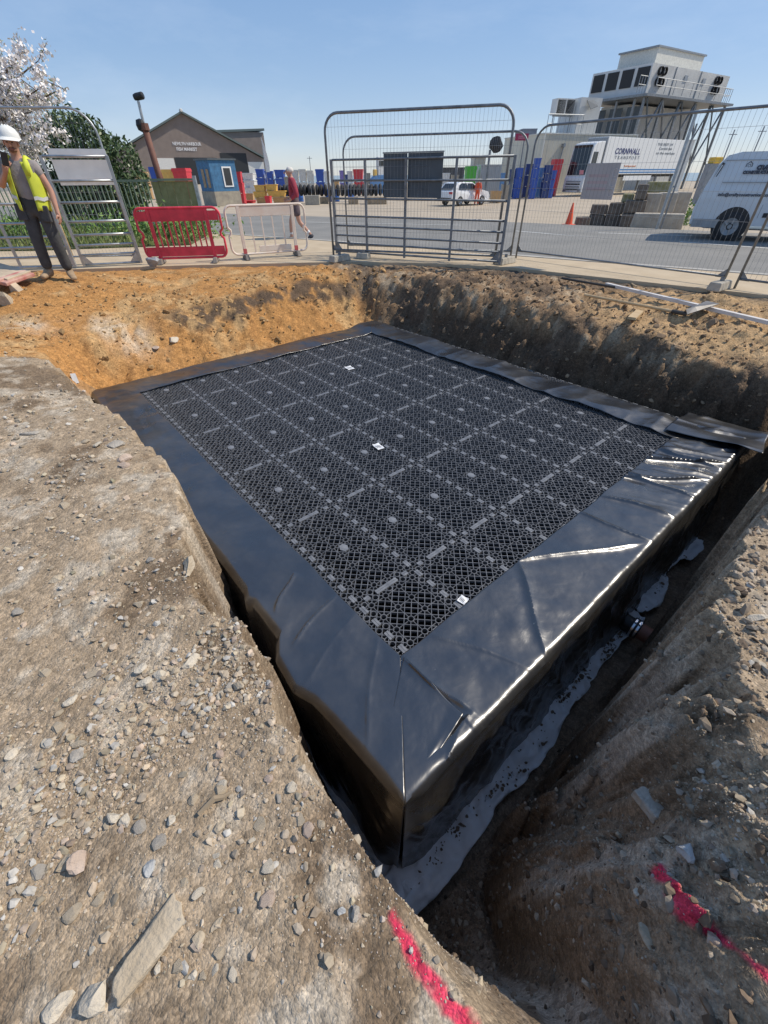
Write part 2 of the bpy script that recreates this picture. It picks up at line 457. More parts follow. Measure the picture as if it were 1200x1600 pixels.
def soil_material():
    m = bpy.data.materials.new('soil'); m.use_nodes = True
    n = m.node_tree.nodes; l = m.node_tree.links; b = n['Principled BSDF']
    b.inputs['Roughness'].default_value = 0.95; b.inputs['Specular IOR Level'].default_value = 0.25
    at = n.new('ShaderNodeAttribute'); at.attribute_name = 'soil'
    tc = n.new('ShaderNodeTexCoord')
    warp = n.new('ShaderNodeTexNoise'); warp.inputs['Scale'].default_value = 30; warp.inputs['Detail'].default_value = 3
    l.new(tc.outputs['Object'], warp.inputs['Vector'])
    wm = n.new('ShaderNodeMix'); wm.data_type = 'VECTOR'; wm.inputs[0].default_value = 0.012
    l.new(tc.outputs['Object'], wm.inputs[4]); l.new(warp.outputs['Color'], wm.inputs[5])
    vs = []
    for sc in (38.0, 95.0, 210.0):
        v = n.new('ShaderNodeTexVoronoi'); v.inputs['Scale'].default_value = sc; v.inputs['Randomness'].default_value = 1.0
        l.new(wm.outputs[1], v.inputs['Vector']); vs.append(v)
    def math_(op, a, b_=None, c=None):
        k = n.new('ShaderNodeMath'); k.operation = op
        for i, q in enumerate((a, b_, c)):
            if q is None: continue
            if isinstance(q, (int, float)): k.inputs[i].default_value = q
            else: l.new(q, k.inputs[i])
        return k.outputs[0]
    sep = [n.new('ShaderNodeSeparateColor') for _ in vs]
    for s_, v in zip(sep, vs): l.new(v.outputs['Color'], s_.inputs[0])
    nz = n.new('ShaderNodeTexNoise'); nz.inputs['Scale'].default_value = 9; nz.inputs['Detail'].default_value = 8; nz.inputs['Roughness'].default_value = 0.65
    l.new(tc.outputs['Object'], nz.inputs['Vector'])
    # tone: pebbles of three sizes, lighter or darker than the fines
    t = math_('MULTIPLY_ADD', sep[0].outputs[0], 0.34, 0.62)
    t2 = math_('MULTIPLY_ADD', sep[1].outputs[1], 0.40, 0.80)
    t3 = math_('MULTIPLY_ADD', sep[2].outputs[2], 0.42, 0.79)
    t4 = math_('MULTIPLY_ADD', nz.outputs['Fac'], 0.8, 0.62)
    tone = math_('MULTIPLY', math_('MULTIPLY', t, t2), math_('MULTIPLY', t3, t4))
    tone = math_('MULTIPLY', tone, 1.22)
    mx = n.new('ShaderNodeMix'); mx.data_type = 'RGBA'; mx.blend_type = 'MULTIPLY'; mx.inputs[0].default_value = 1.0
    l.new(at.outputs['Color'], mx.inputs[6])
    cb = n.new('ShaderNodeCombineColor')
    for i in range(3): l.new(tone, cb.inputs[i])
    l.new(cb.outputs[0], mx.inputs[7])
    # a few pale chips
    l.new(mx.outputs[2], b.inputs['Base Color'])
    h = math_('ADD', math_('MULTIPLY', vs[0].outputs['Distance'], -0.9), math_('MULTIPLY', vs[1].outputs['Distance'], -0.55))
    h = math_('ADD', h, math_('MULTIPLY', vs[2].outputs['Distance'], -0.3))
    h = math_('ADD', h, math_('MULTIPLY', nz.outputs['Fac'], 0.8))
    bp = n.new('ShaderNodeBump'); bp.inputs['Strength'].default_value = 0.65; bp.inputs['Distance'].default_value = 0.009
    l.new(h, bp.inputs['Height']); l.new(bp.outputs[0], b.inputs['Normal'])
    return m
MATS['soil'] = soil_material()
gm.materials.append(MATS['soil'])
struct(link('ground', gm))

# ---- stones: a few low-poly shapes, thousands of copies joined as loose gravel
def ico_stone(seed, sub=1, flat=(1, 1, 1)):
    bm = bmesh.new(); bmesh.ops.create_icosphere(bm, subdivisions=sub, radius=1)
    r_ = np.random.default_rng(seed)
    co = np.array([v.co[:] for v in bm.verts])
    for _ in range(7):                                    # chop facets off the ball
        nrm = r_.normal(size=3); nrm /= np.linalg.norm(nrm); k = r_.uniform(0.34, 0.80)
        dd = co @ nrm; co = co - np.where(dd > k, dd - k, 0)[:, None] * nrm
    co *= 1 + r_.normal(scale=0.05, size=(len(co), 1))
    co *= np.array(flat)
    fs = np.array([[v.index for v in f.verts] for f in bm.faces]); bm.free()
    return co, fs
SHAPES = [ico_stone(100 + k, 1, (1, random.uniform(0.6, 0.95), random.uniform(0.4, 0.75))) for k in range(14)]
def quat_mats(n, tilt):
    yaw = rng.uniform(0, 2 * PI, n); a = rng.normal(0, tilt, n); b = rng.normal(0, tilt, n)
    cy, sy = np.cos(yaw), np.sin(yaw); ca_, sa = np.cos(a), np.sin(a); cb_, sb = np.cos(b), np.sin(b)
    Rz = np.zeros((n, 3, 3)); Rz[:, 0, 0] = cy; Rz[:, 0, 1] = -sy; Rz[:, 1, 0] = sy; Rz[:, 1, 1] = cy; Rz[:, 2, 2] = 1
    Rx = np.zeros((n, 3, 3)); Rx[:, 0, 0] = 1; Rx[:, 1, 1] = ca_; Rx[:, 1, 2] = -sa; Rx[:, 2, 1] = sa; Rx[:, 2, 2] = ca_
    Ry = np.zeros((n, 3, 3)); Ry[:, 1, 1] = 1; Ry[:, 0, 0] = cb_; Ry[:, 0, 2] = sb; Ry[:, 2, 0] = -sb; Ry[:, 2, 2] = cb_
    return Rz @ Rx @ Ry
def scatter(name, x, y, size, colr, sink=0.35, tilt=0.35, z=None):
    z = terrain(x, y) if z is None else z
    n = len(x); M = quat_mats(n, tilt) * (size * 0.5)[:, None, None]
    which = rng.integers(0, len(SHAPES), n)
    V_, F_, C_ = [], [], []; off = 0
    for k, (co, fs) in enumerate(SHAPES):
        idx = np.where(which == k)[0]
        if not len(idx): continue
        p = np.einsum('nij,vj->nvi', M[idx], co)
        p[..., 0] += x[idx, None]; p[..., 1] += y[idx, None]; p[..., 2] += (z[idx] + size[idx] * 0.5 * (0.6 - sink))[:, None]
        V_.append(p.reshape(-1, 3)); C_.append(np.repeat(colr[idx], len(co), 0))
        F_.append((fs[None] + (np.arange(len(idx)) * len(co))[:, None, None] + off).reshape(-1, 3)); off += len(idx) * len(co)
    me = np_mesh(name, np.concatenate(V_), np.concatenate(F_), [MATS['stone']], smooth=False)
    c = np.concatenate(C_); a = me.attributes.new('soil', 'FLOAT_COLOR', 'POINT')
    a.data.foreach_set('color', np.concatenate([c, np.ones((len(c), 1))], 1).astype(np.float32).ravel())
    return me
def stone_material():
    m = bpy.data.materials.new('stone'); m.use_nodes = True
    n = m.node_tree.nodes; l = m.node_tree.links; b = n['Principled BSDF']
    b.inputs['Roughness'].default_value = 0.9; b.inputs['Specular IOR Level'].default_value = 0.3
    at = n.new('ShaderNodeAttribute'); at.attribute_name = 'soil'
    tc = n.new('ShaderNodeTexCoord'); nz = n.new('ShaderNodeTexNoise'); nz.inputs['Scale'].default_value = 60; nz.inputs['Detail'].default_value = 6
    l.new(tc.outputs['Object'], nz.inputs['Vector'])
    mr = n.new('ShaderNodeMapRange'); mr.inputs['To Min'].default_value = 0.55; mr.inputs['To Max'].default_value = 1.4; l.new(nz.outputs['Fac'], mr.inputs['Value'])
    mx = n.new('ShaderNodeMix'); mx.data_type = 'RGBA'; mx.blend_type = 'MULTIPLY'; mx.inputs[0].default_value = 1
    cb = n.new('ShaderNodeCombineColor')
    for i in range(3): l.new(mr.outputs[0], cb.inputs[i])
    l.new(at.outputs['Color'], mx.inputs[6]); l.new(cb.outputs[0], mx.inputs[7]); l.new(mx.outputs[2], b.inputs['Base Color'])
    bp = n.new('ShaderNodeBump'); bp.inputs['Strength'].default_value = 0.4; bp.inputs['Distance'].default_value = 0.004
    l.new(nz.outputs['Fac'], bp.inputs['Height']); l.new(bp.outputs[0], b.inputs['Normal'])
    return m
MATS['stone'] = stone_material()
def gravel(n, rmin, rmax, seed):
    g = np.random.default_rng(seed)
    r_ = np.where(g.uniform(size=n) < 0.3, np.sqrt(g.uniform(0, 1.0, n)) * 1.3, np.exp(g.uniform(math.log(0.9), math.log(rmax), n))); a = g.uniform(-R(84), R(84), n)
    x = r_ * np.sin(a); y = r_ * np.cos(a)
    r3 = np.hypot(r_, 1.45)
    size = np.clip(np.maximum(0.0036, 0.0026 * r3) * (1 + g.pareto(1.7, n) * 1.0), 0, 0.030 + 0.006 * r3)
    U, V = xy2uv(x, y); d, par = rim_query(U, V); pd = pave_dist(x, y)
    clump = fbm(x, y, 0.35, 3, 201)
    keep = (g.uniform(size=n) < 0.45 + 0.9 * clump) & (pd < -0.15) & ~((U > -0.62) & (U < 4.5) & (V > -1.35) & (V < 5.25))
    inpit = d > 0.12
    keep &= ~(inpit & (g.uniform(size=n) < 0.45))
    x, y, size, U, V, d, clump = [q[keep] for q in (x, y, size, U, V, d, clump)]
    m = len(x); base = np.array([0.45, 0.37, 0.275]) * g.uniform(0.6, 1.3, (m, 1)) * (1 + g.normal(0, 0.018, (m, 3)))
    pale = g.uniform(size=m) < 0.12
    base[pale] = np.array([0.50, 0.47, 0.42]) * g.uniform(0.8, 1.15, (pale.sum(), 1))
    oc_ = sstep(4.85, 5.2, V) > g.uniform(size=m)
    base[oc_] = np.array([0.50, 0.32, 0.15]) * g.uniform(0.45, 1.25, (oc_.sum(), 1))
    rw_ = (U > 4.4) & (V > -1.3) & (V < 5.2)
    base[rw_] = np.array([0.33, 0.22, 0.13]) * g.uniform(0.45, 1.3, (rw_.sum(), 1))
    dk_ = (d > 0.1) & ~oc_ & ~rw_
    base[dk_] *= 0.75
    return x, y, size, np.clip(base, 0, 1)
# bigger lumps of subsoil on the two far faces and along the trench slope
g = np.random.default_rng(77); nC = 20000
cx_ = g.uniform(-6.0, 6.0, nC); cy_ = g.uniform(0.2, 9.5, nC); cU, cV = xy2uv(cx_, cy_); cd, cp_ = rim_query(cU, cV); cpd = pave_dist(cx_, cy_)
far_ = (((cV > 4.7) | (cU > 4.3)) & (cd > -1.0)) & (g.uniform(size=nC) < np.where(cU > 4.3, 0.8, 0.38))
slope_ = (cV < -1.38) & (cd > -0.15) & (cd < 0.9) & (cU < 2.0)
ok = (far_ | slope_) & (cpd < -0.12) & ~((cU > -0.6) & (cU < 4.48) & (cV > -1.3) & (cV < 5.22))
cx_, cy_, cU, cV, cd = [q[ok] for q in (cx_, cy_, cU, cV, cd)]; m = len(cx_)
cs = np.clip(0.026 * (1 + g.pareto(1.9, m)), 0.022, 0.15) * np.where(cV < 0, 0.55, 1.0)
cc = np.array([0.47, 0.295, 0.135]) * g.uniform(0.62, 1.15, (m, 1))
rr_ = (cU > 4.3) & (cV < 5.2); cc[rr_] = np.array([0.30, 0.205, 0.125]) * g.uniform(0.4, 1.35, (rr_.sum(), 1))
ss_ = cV < -1.2; cc[ss_] = np.array([0.36, 0.285, 0.21]) * g.uniform(0.5, 1.3, (ss_.sum(), 1))
link('soil_clods', scatter('soil_clods', cx_, cy_, cs, np.clip(cc, 0, 1), sink=0.55, tilt=0.6))['kind'] = 'stuff'
g = np.random.default_rng(78); nC = 9000
sU = np.concatenate([g.uniform(-0.95, 1.6, nC), g.uniform(1.6, 4.5, 1500)]); sV = np.concatenate([g.uniform(-2.15, -1.30, nC), g.uniform(-1.75, -1.42, 1500)])
sx, sy = uv2xy(sU, sV); sd, sp_ = rim_query(sU, sV); cl_ = fbm(sx, sy, 0.18, 3, 230)
ok = (sd > -0.25) & (g.uniform(size=len(sU)) < 0.45 + 1.2 * cl_) & (np.hypot(sx, sy) > 0.25)
sx, sy, sd, cl_ = [q[ok] for q in (sx, sy, sd, cl_)]; m = len(sx)
ss = np.clip(0.007 * (1 + g.pareto(1.35, m)), 0.006, 0.055)
sc_ = np.array([0.20, 0.145, 0.10]) * g.uniform(0.5, 1.4, (m, 1)); pl_ = g.uniform(size=m) < 0.35; sc_[pl_] = np.array([0.40, 0.33, 0.25]) * g.uniform(0.6, 1.25, (pl_.sum(), 1))
link('trench_crumbs', scatter('trench_crumbs', sx, sy, ss, np.clip(sc_, 0, 1), sink=0.45, tilt=0.7))['kind'] = 'stuff'
gs = link('gravel', scatter('gravel', *gravel(105000, 0.1, 9.5, 5)))
gs['kind'] = 'stuff'
# ================================================================== THE TANK: crates and liner
M_crate = mat('crate_plastic', (0.035, 0.036, 0.040), rough=0.42, var=0.25, scale=9, spec=0.6)
M_crate_rib = mat('crate_rib', (0.105, 0.107, 0.113), rough=0.42, var=0.35, scale=14, ior=1.9)
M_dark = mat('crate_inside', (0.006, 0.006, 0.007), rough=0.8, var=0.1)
M_pad = mat('crate_pad', (0.165, 0.17, 0.18), rough=0.42, var=0.3, scale=25, ior=1.9)
def crate_mesh():
    mb = MB(); P = 0.125; W = 0.5; L = 1.0; ZT = 0.0; DP = 0.022
    def bar(a, b, w, mi=0, z=ZT, dp=DP):
        a = Vector((a[0], a[1], 0)); b = Vector((b[0], b[1], 0)); t = (b - a).normalized(); nrm = Vector((-t.y, t.x, 0)) * (w / 2)
        q = [a - nrm, b - nrm, b + nrm, a + nrm]
        vs = [Vector((p.x, p.y, z)) for p in q] + [Vector((p.x, p.y, z - dp)) for p in q]
        mb.add(vs, [(0, 1, 2, 3), (0, 4, 5, 1), (2, 6, 7, 3)], mi)
    nodes = [((i + 0.5) * P, (j + 0.5) * P) for i in range(4) for j in range(8)]
    nodes += [(0.028, j * P) for j in range(0, 9)] + [(W - 0.028, j * P) for j in range(0, 9)]
    nodes += [(i * P, 0.028) for i in (1, 2, 3)] + [(i * P, L - 0.028) for i in (1, 2, 3)]
    nodes = [(min(max(x, 0.0), W), min(max(y, 0.03), L - 0.03)) for x, y in nodes]
    RO, RI = 0.0235, 0.0185
    ns = 12
    for (x, y) in nodes:
        o = [(x + RO * math.cos(2 * PI * k / ns), y + RO * math.sin(2 * PI * k / ns)) for k in range(ns)]
        i_ = [(x + RI * math.cos(2 * PI * k / ns), y + RI * math.sin(2 * PI * k / ns)) for k in range(ns)]
        vs = [(a, b, ZT + 0.001) for a, b in o] + [(a, b, ZT + 0.001) for a, b in i_] + [(a, b, ZT - DP * 1.6) for a, b in i_] + [(a, b, ZT - DP) for a, b in o]
        fs = []
        for k in range(ns):
            k2 = (k + 1) % ns
            fs += [(k, k2, ns + k2, ns + k), (ns + k, ns + k2, 2 * ns + k2, 2 * ns + k), (k2, k, 3 * ns + k, 3 * ns + k2)]
        mb.add(vs, fs, 0)
    nd = np.array(nodes)
    def cut_line(p, q, w, zo=0.0):
        """a rib from p to q, interrupted by the round sleeves"""
        p = np.array(p, float); q = np.array(q, float); L_ = np.linalg.norm(q - p)
        if L_ < 1e-4: return
        d = (q - p) / L_; iv = []
        for c in nd:
            t = (c - p) @ d; h = np.linalg.norm(c - p - t * d)
            if h < RO * 0.95:
                e = math.sqrt((RO * 0.97) ** 2 - h * h); iv.append((t - e, t + e))
        iv.sort(); s0 = 0.0
        for a, b in iv:
            if a > s0 + 0.004: bar(p + d * s0, p + d * min(a, L_), w, z=ZT - zo)
            s0 = max(s0, b)
            if s0 >= L_: return
        if L_ > s0 + 0.004: bar(p + d * s0, p + d * L_, w, z=ZT - zo)
    def clip(c, dirn):
        # line through c with direction dirn clipped to the crate
        ts = []
        for ax, lim in ((0, W), (1, L)):
            if abs(dirn[ax]) > 1e-9:
                a, b = (0 - c[ax]) / dirn[ax], (lim - c[ax]) / dirn[ax]
                ts.append((min(a, b), max(a, b)))
        t0 = max(t[0] for t in ts); t1 = min(t[1] for t in ts)
        if t1 - t0 > 0.01: cut_line((c[0] + dirn[0] * t0, c[1] + dirn[1] * t0), (c[0] + dirn[0] * t1, c[1] + dirn[1] * t1), 0.0048, zo)
    h = P / 2
    for k in range(-18, 27):
        zo = 0.0006
        clip((P / 2 + k * h * 1.0, P / 2), (1 / math.sqrt(2), 1 / math.sqrt(2)))
        zo = 0.0012
        clip((P / 2 + k * h * 1.0, P / 2), (-1 / math.sqrt(2), 1 / math.sqrt(2)))
    for i in range(4):
        cut_line(((i + 0.5) * P, 0), ((i + 0.5) * P, L), 0.004, 0.002)
    for j in range(8):
        cut_line((0, (j + 0.5) * P), (W, (j + 0.5) * P), 0.004, 0.0026)
    # rim plates: half of each pale dash lies on either crate
    for j in range(8):
        y0 = j * P + 0.031; y1 = (j + 1) * P - 0.031
        for x0, x1 in ((0.001, 0.017), (W - 0.017, W - 0.001)):
            mb.box(((x0 + x1) / 2, (y0 + y1) / 2, -0.006), (x1 - x0, y1 - y0, 0.0172), mi=1)
    for x0, x1 in ((0.055, 0.098), (0.155, 0.345), (0.40, 0.445)):
        for y0, y1 in ((0.001, 0.018), (L - 0.018, L - 0.001)):
            mb.box(((x0 + x1) / 2, (y0 + y1) / 2, -0.006), (x1 - x0, y1 - y0, 0.0176), mi=1)
    # maker's pad in the middle
    mb.add([(0.25 + 0.035 * math.cos(2 * PI * k / 6), 0.5 + 0.045 * math.sin(2 * PI * k / 6), 0.0028) for k in range(6)] +
           [(0.25 + 0.035 * math.cos(2 * PI * k / 6), 0.5 + 0.045 * math.sin(2 * PI * k / 6), -0.01) for k in range(6)],
           [tuple(range(6))] + [(k, k + 6, (k + 1) % 6 + 6, (k + 1) % 6) for k in range(6)], 1)
    # crate walls and the columns seen through the lattice
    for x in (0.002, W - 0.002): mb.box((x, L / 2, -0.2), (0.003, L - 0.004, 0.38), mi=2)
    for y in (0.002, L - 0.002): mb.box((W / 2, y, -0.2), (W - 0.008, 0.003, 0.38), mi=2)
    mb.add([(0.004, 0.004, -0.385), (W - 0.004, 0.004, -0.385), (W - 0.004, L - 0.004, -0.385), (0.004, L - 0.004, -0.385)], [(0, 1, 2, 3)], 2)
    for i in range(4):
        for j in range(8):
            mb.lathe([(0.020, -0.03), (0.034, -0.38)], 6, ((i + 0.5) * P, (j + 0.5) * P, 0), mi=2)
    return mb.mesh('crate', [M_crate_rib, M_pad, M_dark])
tank = thing('crate_tank', 'black plastic crate tank filling the excavated pit', 'water tank', (TANK.x, TANK.y, TANK.z), TANK_RZ)
cm = crate_mesh()
for j in range(-1, 5):
    for i in range(-1, 9):
        link('crate', cm, tank, (i * 0.5, j * 1.0, 0))
# lower layer of crates, seen only at the open sides of the liner
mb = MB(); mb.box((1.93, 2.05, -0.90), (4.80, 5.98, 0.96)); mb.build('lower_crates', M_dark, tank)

# ---- black liner sheet, folded over the top of the crates
def liner_material():
    m = bpy.data.materials.new('liner'); m.use_nodes = True
    n = m.node_tree.nodes; l = m.node_tree.links; b = n['Principled BSDF']
    b.inputs['IOR'].default_value = 2.2
    tc = n.new('ShaderNodeTexCoord')
    nz = n.new('ShaderNodeTexNoise'); nz.inputs['Scale'].default_value = 2.2; nz.inputs['Detail'].default_value = 8; nz.inputs['Roughness'].default_value = 0.6
    l.new(tc.outputs['Object'], nz.inputs['Vector'])
    dust = n.new('ShaderNodeValToRGB'); dust.color_ramp.elements[0].position = 0.44; dust.color_ramp.elements[1].position = 0.74
    l.new(nz.outputs['Fac'], dust.inputs[0])
    sc = n.new('ShaderNodeTexNoise'); sc.inputs['Scale'].default_value = 38; sc.inputs['Detail'].default_value = 4; sc.inputs['Distortion'].default_value = 1.5
    l.new(tc.outputs['Object'], sc.inputs['Vector'])
    scr = n.new('ShaderNodeValToRGB'); scr.color_ramp.elements[0].position = 0.70; scr.color_ramp.elements[1].position = 0.78
    l.new(sc.outputs['Fac'], scr.inputs[0])
    mk = n.new('ShaderNodeTexNoise'); mk.inputs['Scale'].default_value = 3.1; mk.inputs['Detail'].default_value = 2
    l.new(tc.outputs['Object'], mk.inputs['Vector'])
    mkr = n.new('ShaderNodeValToRGB'); mkr.color_ramp.elements[0].position = 0.5; mkr.color_ramp.elements[1].position = 0.66
    l.new(mk.outputs['Fac'], mkr.inputs[0])
    mm = n.new('ShaderNodeMath'); mm.operation = 'MULTIPLY'; l.new(scr.outputs[0], mm.inputs[0]); l.new(mkr.outputs[0], mm.inputs[1])
    m1 = n.new('ShaderNodeMix'); m1.data_type = 'RGBA'; l.new(dust.outputs[0], m1.inputs[0])
    m1.inputs[6].default_value = (0.016, 0.017, 0.020, 1); m1.inputs[7].default_value = (0.050, 0.047, 0.043, 1)
    m2 = n.new('ShaderNodeMix'); m2.data_type = 'RGBA'; l.new(mm.outputs[0], m2.inputs[0]); l.new(m1.outputs[2], m2.inputs[6])
    m2.inputs[7].default_value = (0.20, 0.20, 0.20, 1)
    l.new(m2.outputs[2], b.inputs['Base Color'])
    mr = n.new('ShaderNodeMapRange'); mr.inputs['To Min'].default_value = 0.20; mr.inputs['To Max'].default_value = 0.40
    l.new(nz.outputs['Fac'], mr.inputs['Value']); l.new(mr.outputs[0], b.inputs['Roughness'])
    bn = n.new('ShaderNodeTexNoise'); bn.inputs['Scale'].default_value = 7; bn.inputs['Detail'].default_value = 9; bn.inputs['Distortion'].default_value = 0.8
    l.new(tc.outputs['Object'], bn.inputs['Vector'])
    bp = n.new('ShaderNodeBump'); bp.inputs['Strength'].default_value = 0.14; bp.inputs['Distance'].default_value = 0.02
    l.new(bn.outputs['Fac'], bp.inputs['Height']); l.new(bp.outputs[0], b.inputs['Normal'])
    return m
M_liner = MATS['liner'] = liner_material()
M_wall = mat('muddy_liner', (0.018, 0.018, 0.020), rough=0.26, col2=(0.060, 0.054, 0.047), scale=1.8, bump=0.2, bscale=9, ior=1.9, detail=9)
liner = thing('liner_sheet', 'black plastic liner sheet folded over the edges of the crate tank', 'liner', (TANK.x, TANK.y, TANK.z), TANK_RZ)
LU0, LU1, LV0, LV1 = -0.535, 4.37, -1.03, 5.12
IU0, IU1, IV0, IV1 = -0.055, 3.90, -0.475, 4.62
# the slumped outer edge along the left side: V -> U
LE_V = [-1.03, -0.9, -0.68, -0.5, -0.34, -0.22, 0.0, 0.10, 0.17, 0.33, 0.42, 0.52, 0.70, 0.80, 0.9, 1.24, 1.55, 1.9, 3.1, 5.12]
LE_U = [-0.535, -0.53, -0.54, -0.55, -0.57, -0.62, -0.60, -0.54, -0.46, -0.40, -0.47, -0.54, -0.47, -0.43, -0.47, -0.46, -0.48, -0.49, -0.535, -0.535]
CREASES = [((-0.06, -0.50), (0.0, -0.96), 0.016), ((0.0, -0.96), (-0.30, -1.03), 0.012), ((1.10, -0.48), (0.62, -1.02), 0.013), ((1.13, -0.48), (1.95, -0.95), 0.010),
           ((1.97, -0.48), (2.05, -1.0), 0.010), ((2.70, -0.40), (3.3, -1.03), 0.016), ((2.85, -0.46), (2.9, -1.03), 0.014), ((2.35, -0.5), (2.5, -1.0), 0.012), ((3.2, -0.45), (3.75, -1.0), 0.02), ((3.5, -0.5), (3.6, -1.0), 0.018),
           ((-0.10, 0.15), (-0.5, 0.02), 0.016), ((-0.08, -0.05), (-0.55, -0.22), 0.010), ((-0.2, 0.5), (-0.45, 0.30), 0.02), ((-0.1, -0.3), (-0.5, -0.7), 0.01),
           ((0.2, -0.5), (0.45, -1.0), 0.006)]
def crease(U, V):
    z = np.zeros(U.shape)
    for a, b, h in CREASES:
        dx, dy = b[0] - a[0], b[1] - a[1]; L2 = dx * dx + dy * dy; L_ = math.sqrt(L2)
        t = ((U - a[0]) * dx + (V - a[1]) * dy) / L2
        s = ((U - a[0]) * -dy + (V - a[1]) * dx) / L_ + 0.012 * np.sin(t * 5 + a[0] * 9)
        win = sstep(-0.12, 0.1, t) * sstep(1.15, 0.8, t)
        z += win * h * (np.exp(-np.abs(s) / 0.013) + 0.9 * sstep(-0.012, 0.012, s) * np.exp(-np.maximum(s, 0) / 0.10) - 0.3 * np.exp(-((s + 0.05) / 0.04) ** 2)) * 0.75
    return z
def flap_z(U, V, side):
    z = 0.018 + 0.017 * fbm(U, V, 0.42, 3, 300) + 0.003 * fbm(U, V, 0.09, 3, 310)
    z += crease(U, V) * np.where(U < -0.05, 0.8, 1.4)
    rk = sstep(1.9, 3.4, U) * sstep(-0.3, -0.6, V)             # bunched folds at the right end of the near flap
    z += rk * 0.030 * ridged(U * 1.0 + 0.5 * V, V * 0.28, 0.20, 2, 320)
    rk2 = sstep(3.75, 4.0, U)
    z += rk2 * (0.035 * ridged(U * 0.35 + V * 0.12, V, 0.45, 2, 330) + 0.02 + 0.012 * np.sin(V * 4.1))
    z += sstep(4.4, 4.8, V) * 0.012 * ridged(U, V * 0.4, 0.3, 2, 340)
    left = sstep(0.1, -0.1, U)
    z += left * sstep(0.0, -0.5, U) * 0.05 * fbm(U * 0.4, V, 0.5, 2, 350) * sstep(2.2, 1.4, V)
    return np.maximum(z, 0.004)
def liner_side(name, outer, inner, normal, nS, nF=46, nW=60, bottom=-1.36, edge=None, wallamp=0.055, seed=0):
    """outer / inner: ((U,V),(U,V)) edge ends; a flap from the inner line over the rounded edge and down the wall"""
    s = np.linspace(0, 1, nS)[:, None]
    t1 = np.linspace(0, 1, nF)[None, :]
    O = np.array(outer[0])[None, :] * (1 - s) + np.array(outer[1])[None, :] * s
    I = np.array(inner[0])[None, :] * (1 - s) + np.array(inner[1])[None, :] * s
    nrm = np.array(normal, float)
    if edge is not None: O = edge(O)
    fl = I[:, None, :] * (1 - t1[..., None]) + O[:, None, :] * t1[..., None]
    # ragged inner edge
    inn = 0.012 * fbm(s[:, 0] * 6, s[:, 0] * 0 + seed, 0.6, 3, 400 + seed)[:, None] * (1 - t1)
    fl = fl - nrm[None, None, :] * inn[..., None]
    zf = flap_z(fl[..., 0], fl[..., 1], name)
    fold = (1 - t1) ** 8
    zf = zf * 1.0 + 0.0 * fold
    # rounded shoulder: drop near the outer edge
    q = np.clip((t1 - 0.95) / 0.05, 0, 1)
    zf = zf - 0.010 * q ** 2
    tw = np.linspace(0, 1, nW)[None, :]
    S = s * np.linalg.norm(np.array(outer[1]) - np.array(outer[0]))
    zedge = zf[:, -1:]
    zw = zedge * (1 - tw) + bottom * tw
    SS = S + 0 * tw
    diag = SS + 0.55 * zw
    out = 0.016 + wallamp * (ridged(diag * 1.0, zw * 0.16 + seed, 0.34, 4, 500 + seed) * 0.9 + 0.5 * fbm(SS, zw * 0.5, 0.22, 3, 510 + seed)) * sstep(-0.05, 0.5, tw) * sstep(1.15, 0.7, tw)
    out += 0.05 * tw ** 3 + 0.006 * np.sin(np.clip(tw / 0.06, 0, 1) * PI / 2) 
    endw = np.minimum(s, 1 - s) * np.linalg.norm(np.array(outer[1]) - np.array(outer[0]))
    out = out * sstep(0, 0.12, endw) + 0.02 * (1 - sstep(0, 0.12, endw)) * tw
    base = O
    if edge is not None:                                        # the wall runs back to the straight foot
        foot = np.array(outer[0])[None, :] * (1 - s) + np.array(outer[1])[None, :] * s
        k = np.clip(tw * 1.8, 0, 1)[..., None]
        wl_ = base[:, None, :] * (1 - k) + foot[:, None, :] * k
    else:
        wl_ = base[:, None, :] + 0 * tw[..., None]
    wl_ = wl_ + nrm[None, None, :] * out[..., None]
    P_ = np.concatenate([np.concatenate([fl, zf[..., None]], -1), np.concatenate([wl_, zw[..., None]], -1)[:, 1:]], 1)
    me = np_mesh(name, P_.reshape(-1, 3), grid_faces(P_.shape[0], P_.shape[1]), [M_liner, M_wall])
    mi_ = np.zeros((P_.shape[0] - 1, P_.shape[1] - 1), np.int32); mi_[:, nF + 1:] = 1; me.polygons.foreach_set('material_index', mi_.ravel())
    me.set_sharp_from_angle(angle=R(38))
    o = link(name, me, liner)
    so = o.modifiers.new('solid', 'SOLIDIFY'); so.thickness = 0.003; so.offset = 1
    return o
def left_edge(O):
    O = O.copy(); O[:, 0] = np.minimum(np.interp(O[:, 1], LE_V, LE_U), -0.508); return O
liner_side('near_flap', ((LU0, LV0), (LU1, LV0)), ((IU0, IV0), (IU1, IV0)), (0, -1), 520, 60, 70, seed=1)
liner_side('left_flap', ((LU0, LV1), (LU0, LV0)), ((IU0, IV1), (IU0, IV0)), (-1, 0), 560, 60, 60, edge=left_edge, seed=2)
liner_side('right_flap', ((LU1, LV0), (LU1, LV1)), ((IU1, IV0), (IU1, IV1)), (1, 0), 360, 40, 20, seed=3)
liner_side('back_flap', ((LU1, LV1), (LU0, LV1)), ((IU1, IV1), (IU0, IV1)), (0, 1), 300, 30, 14, seed=4)
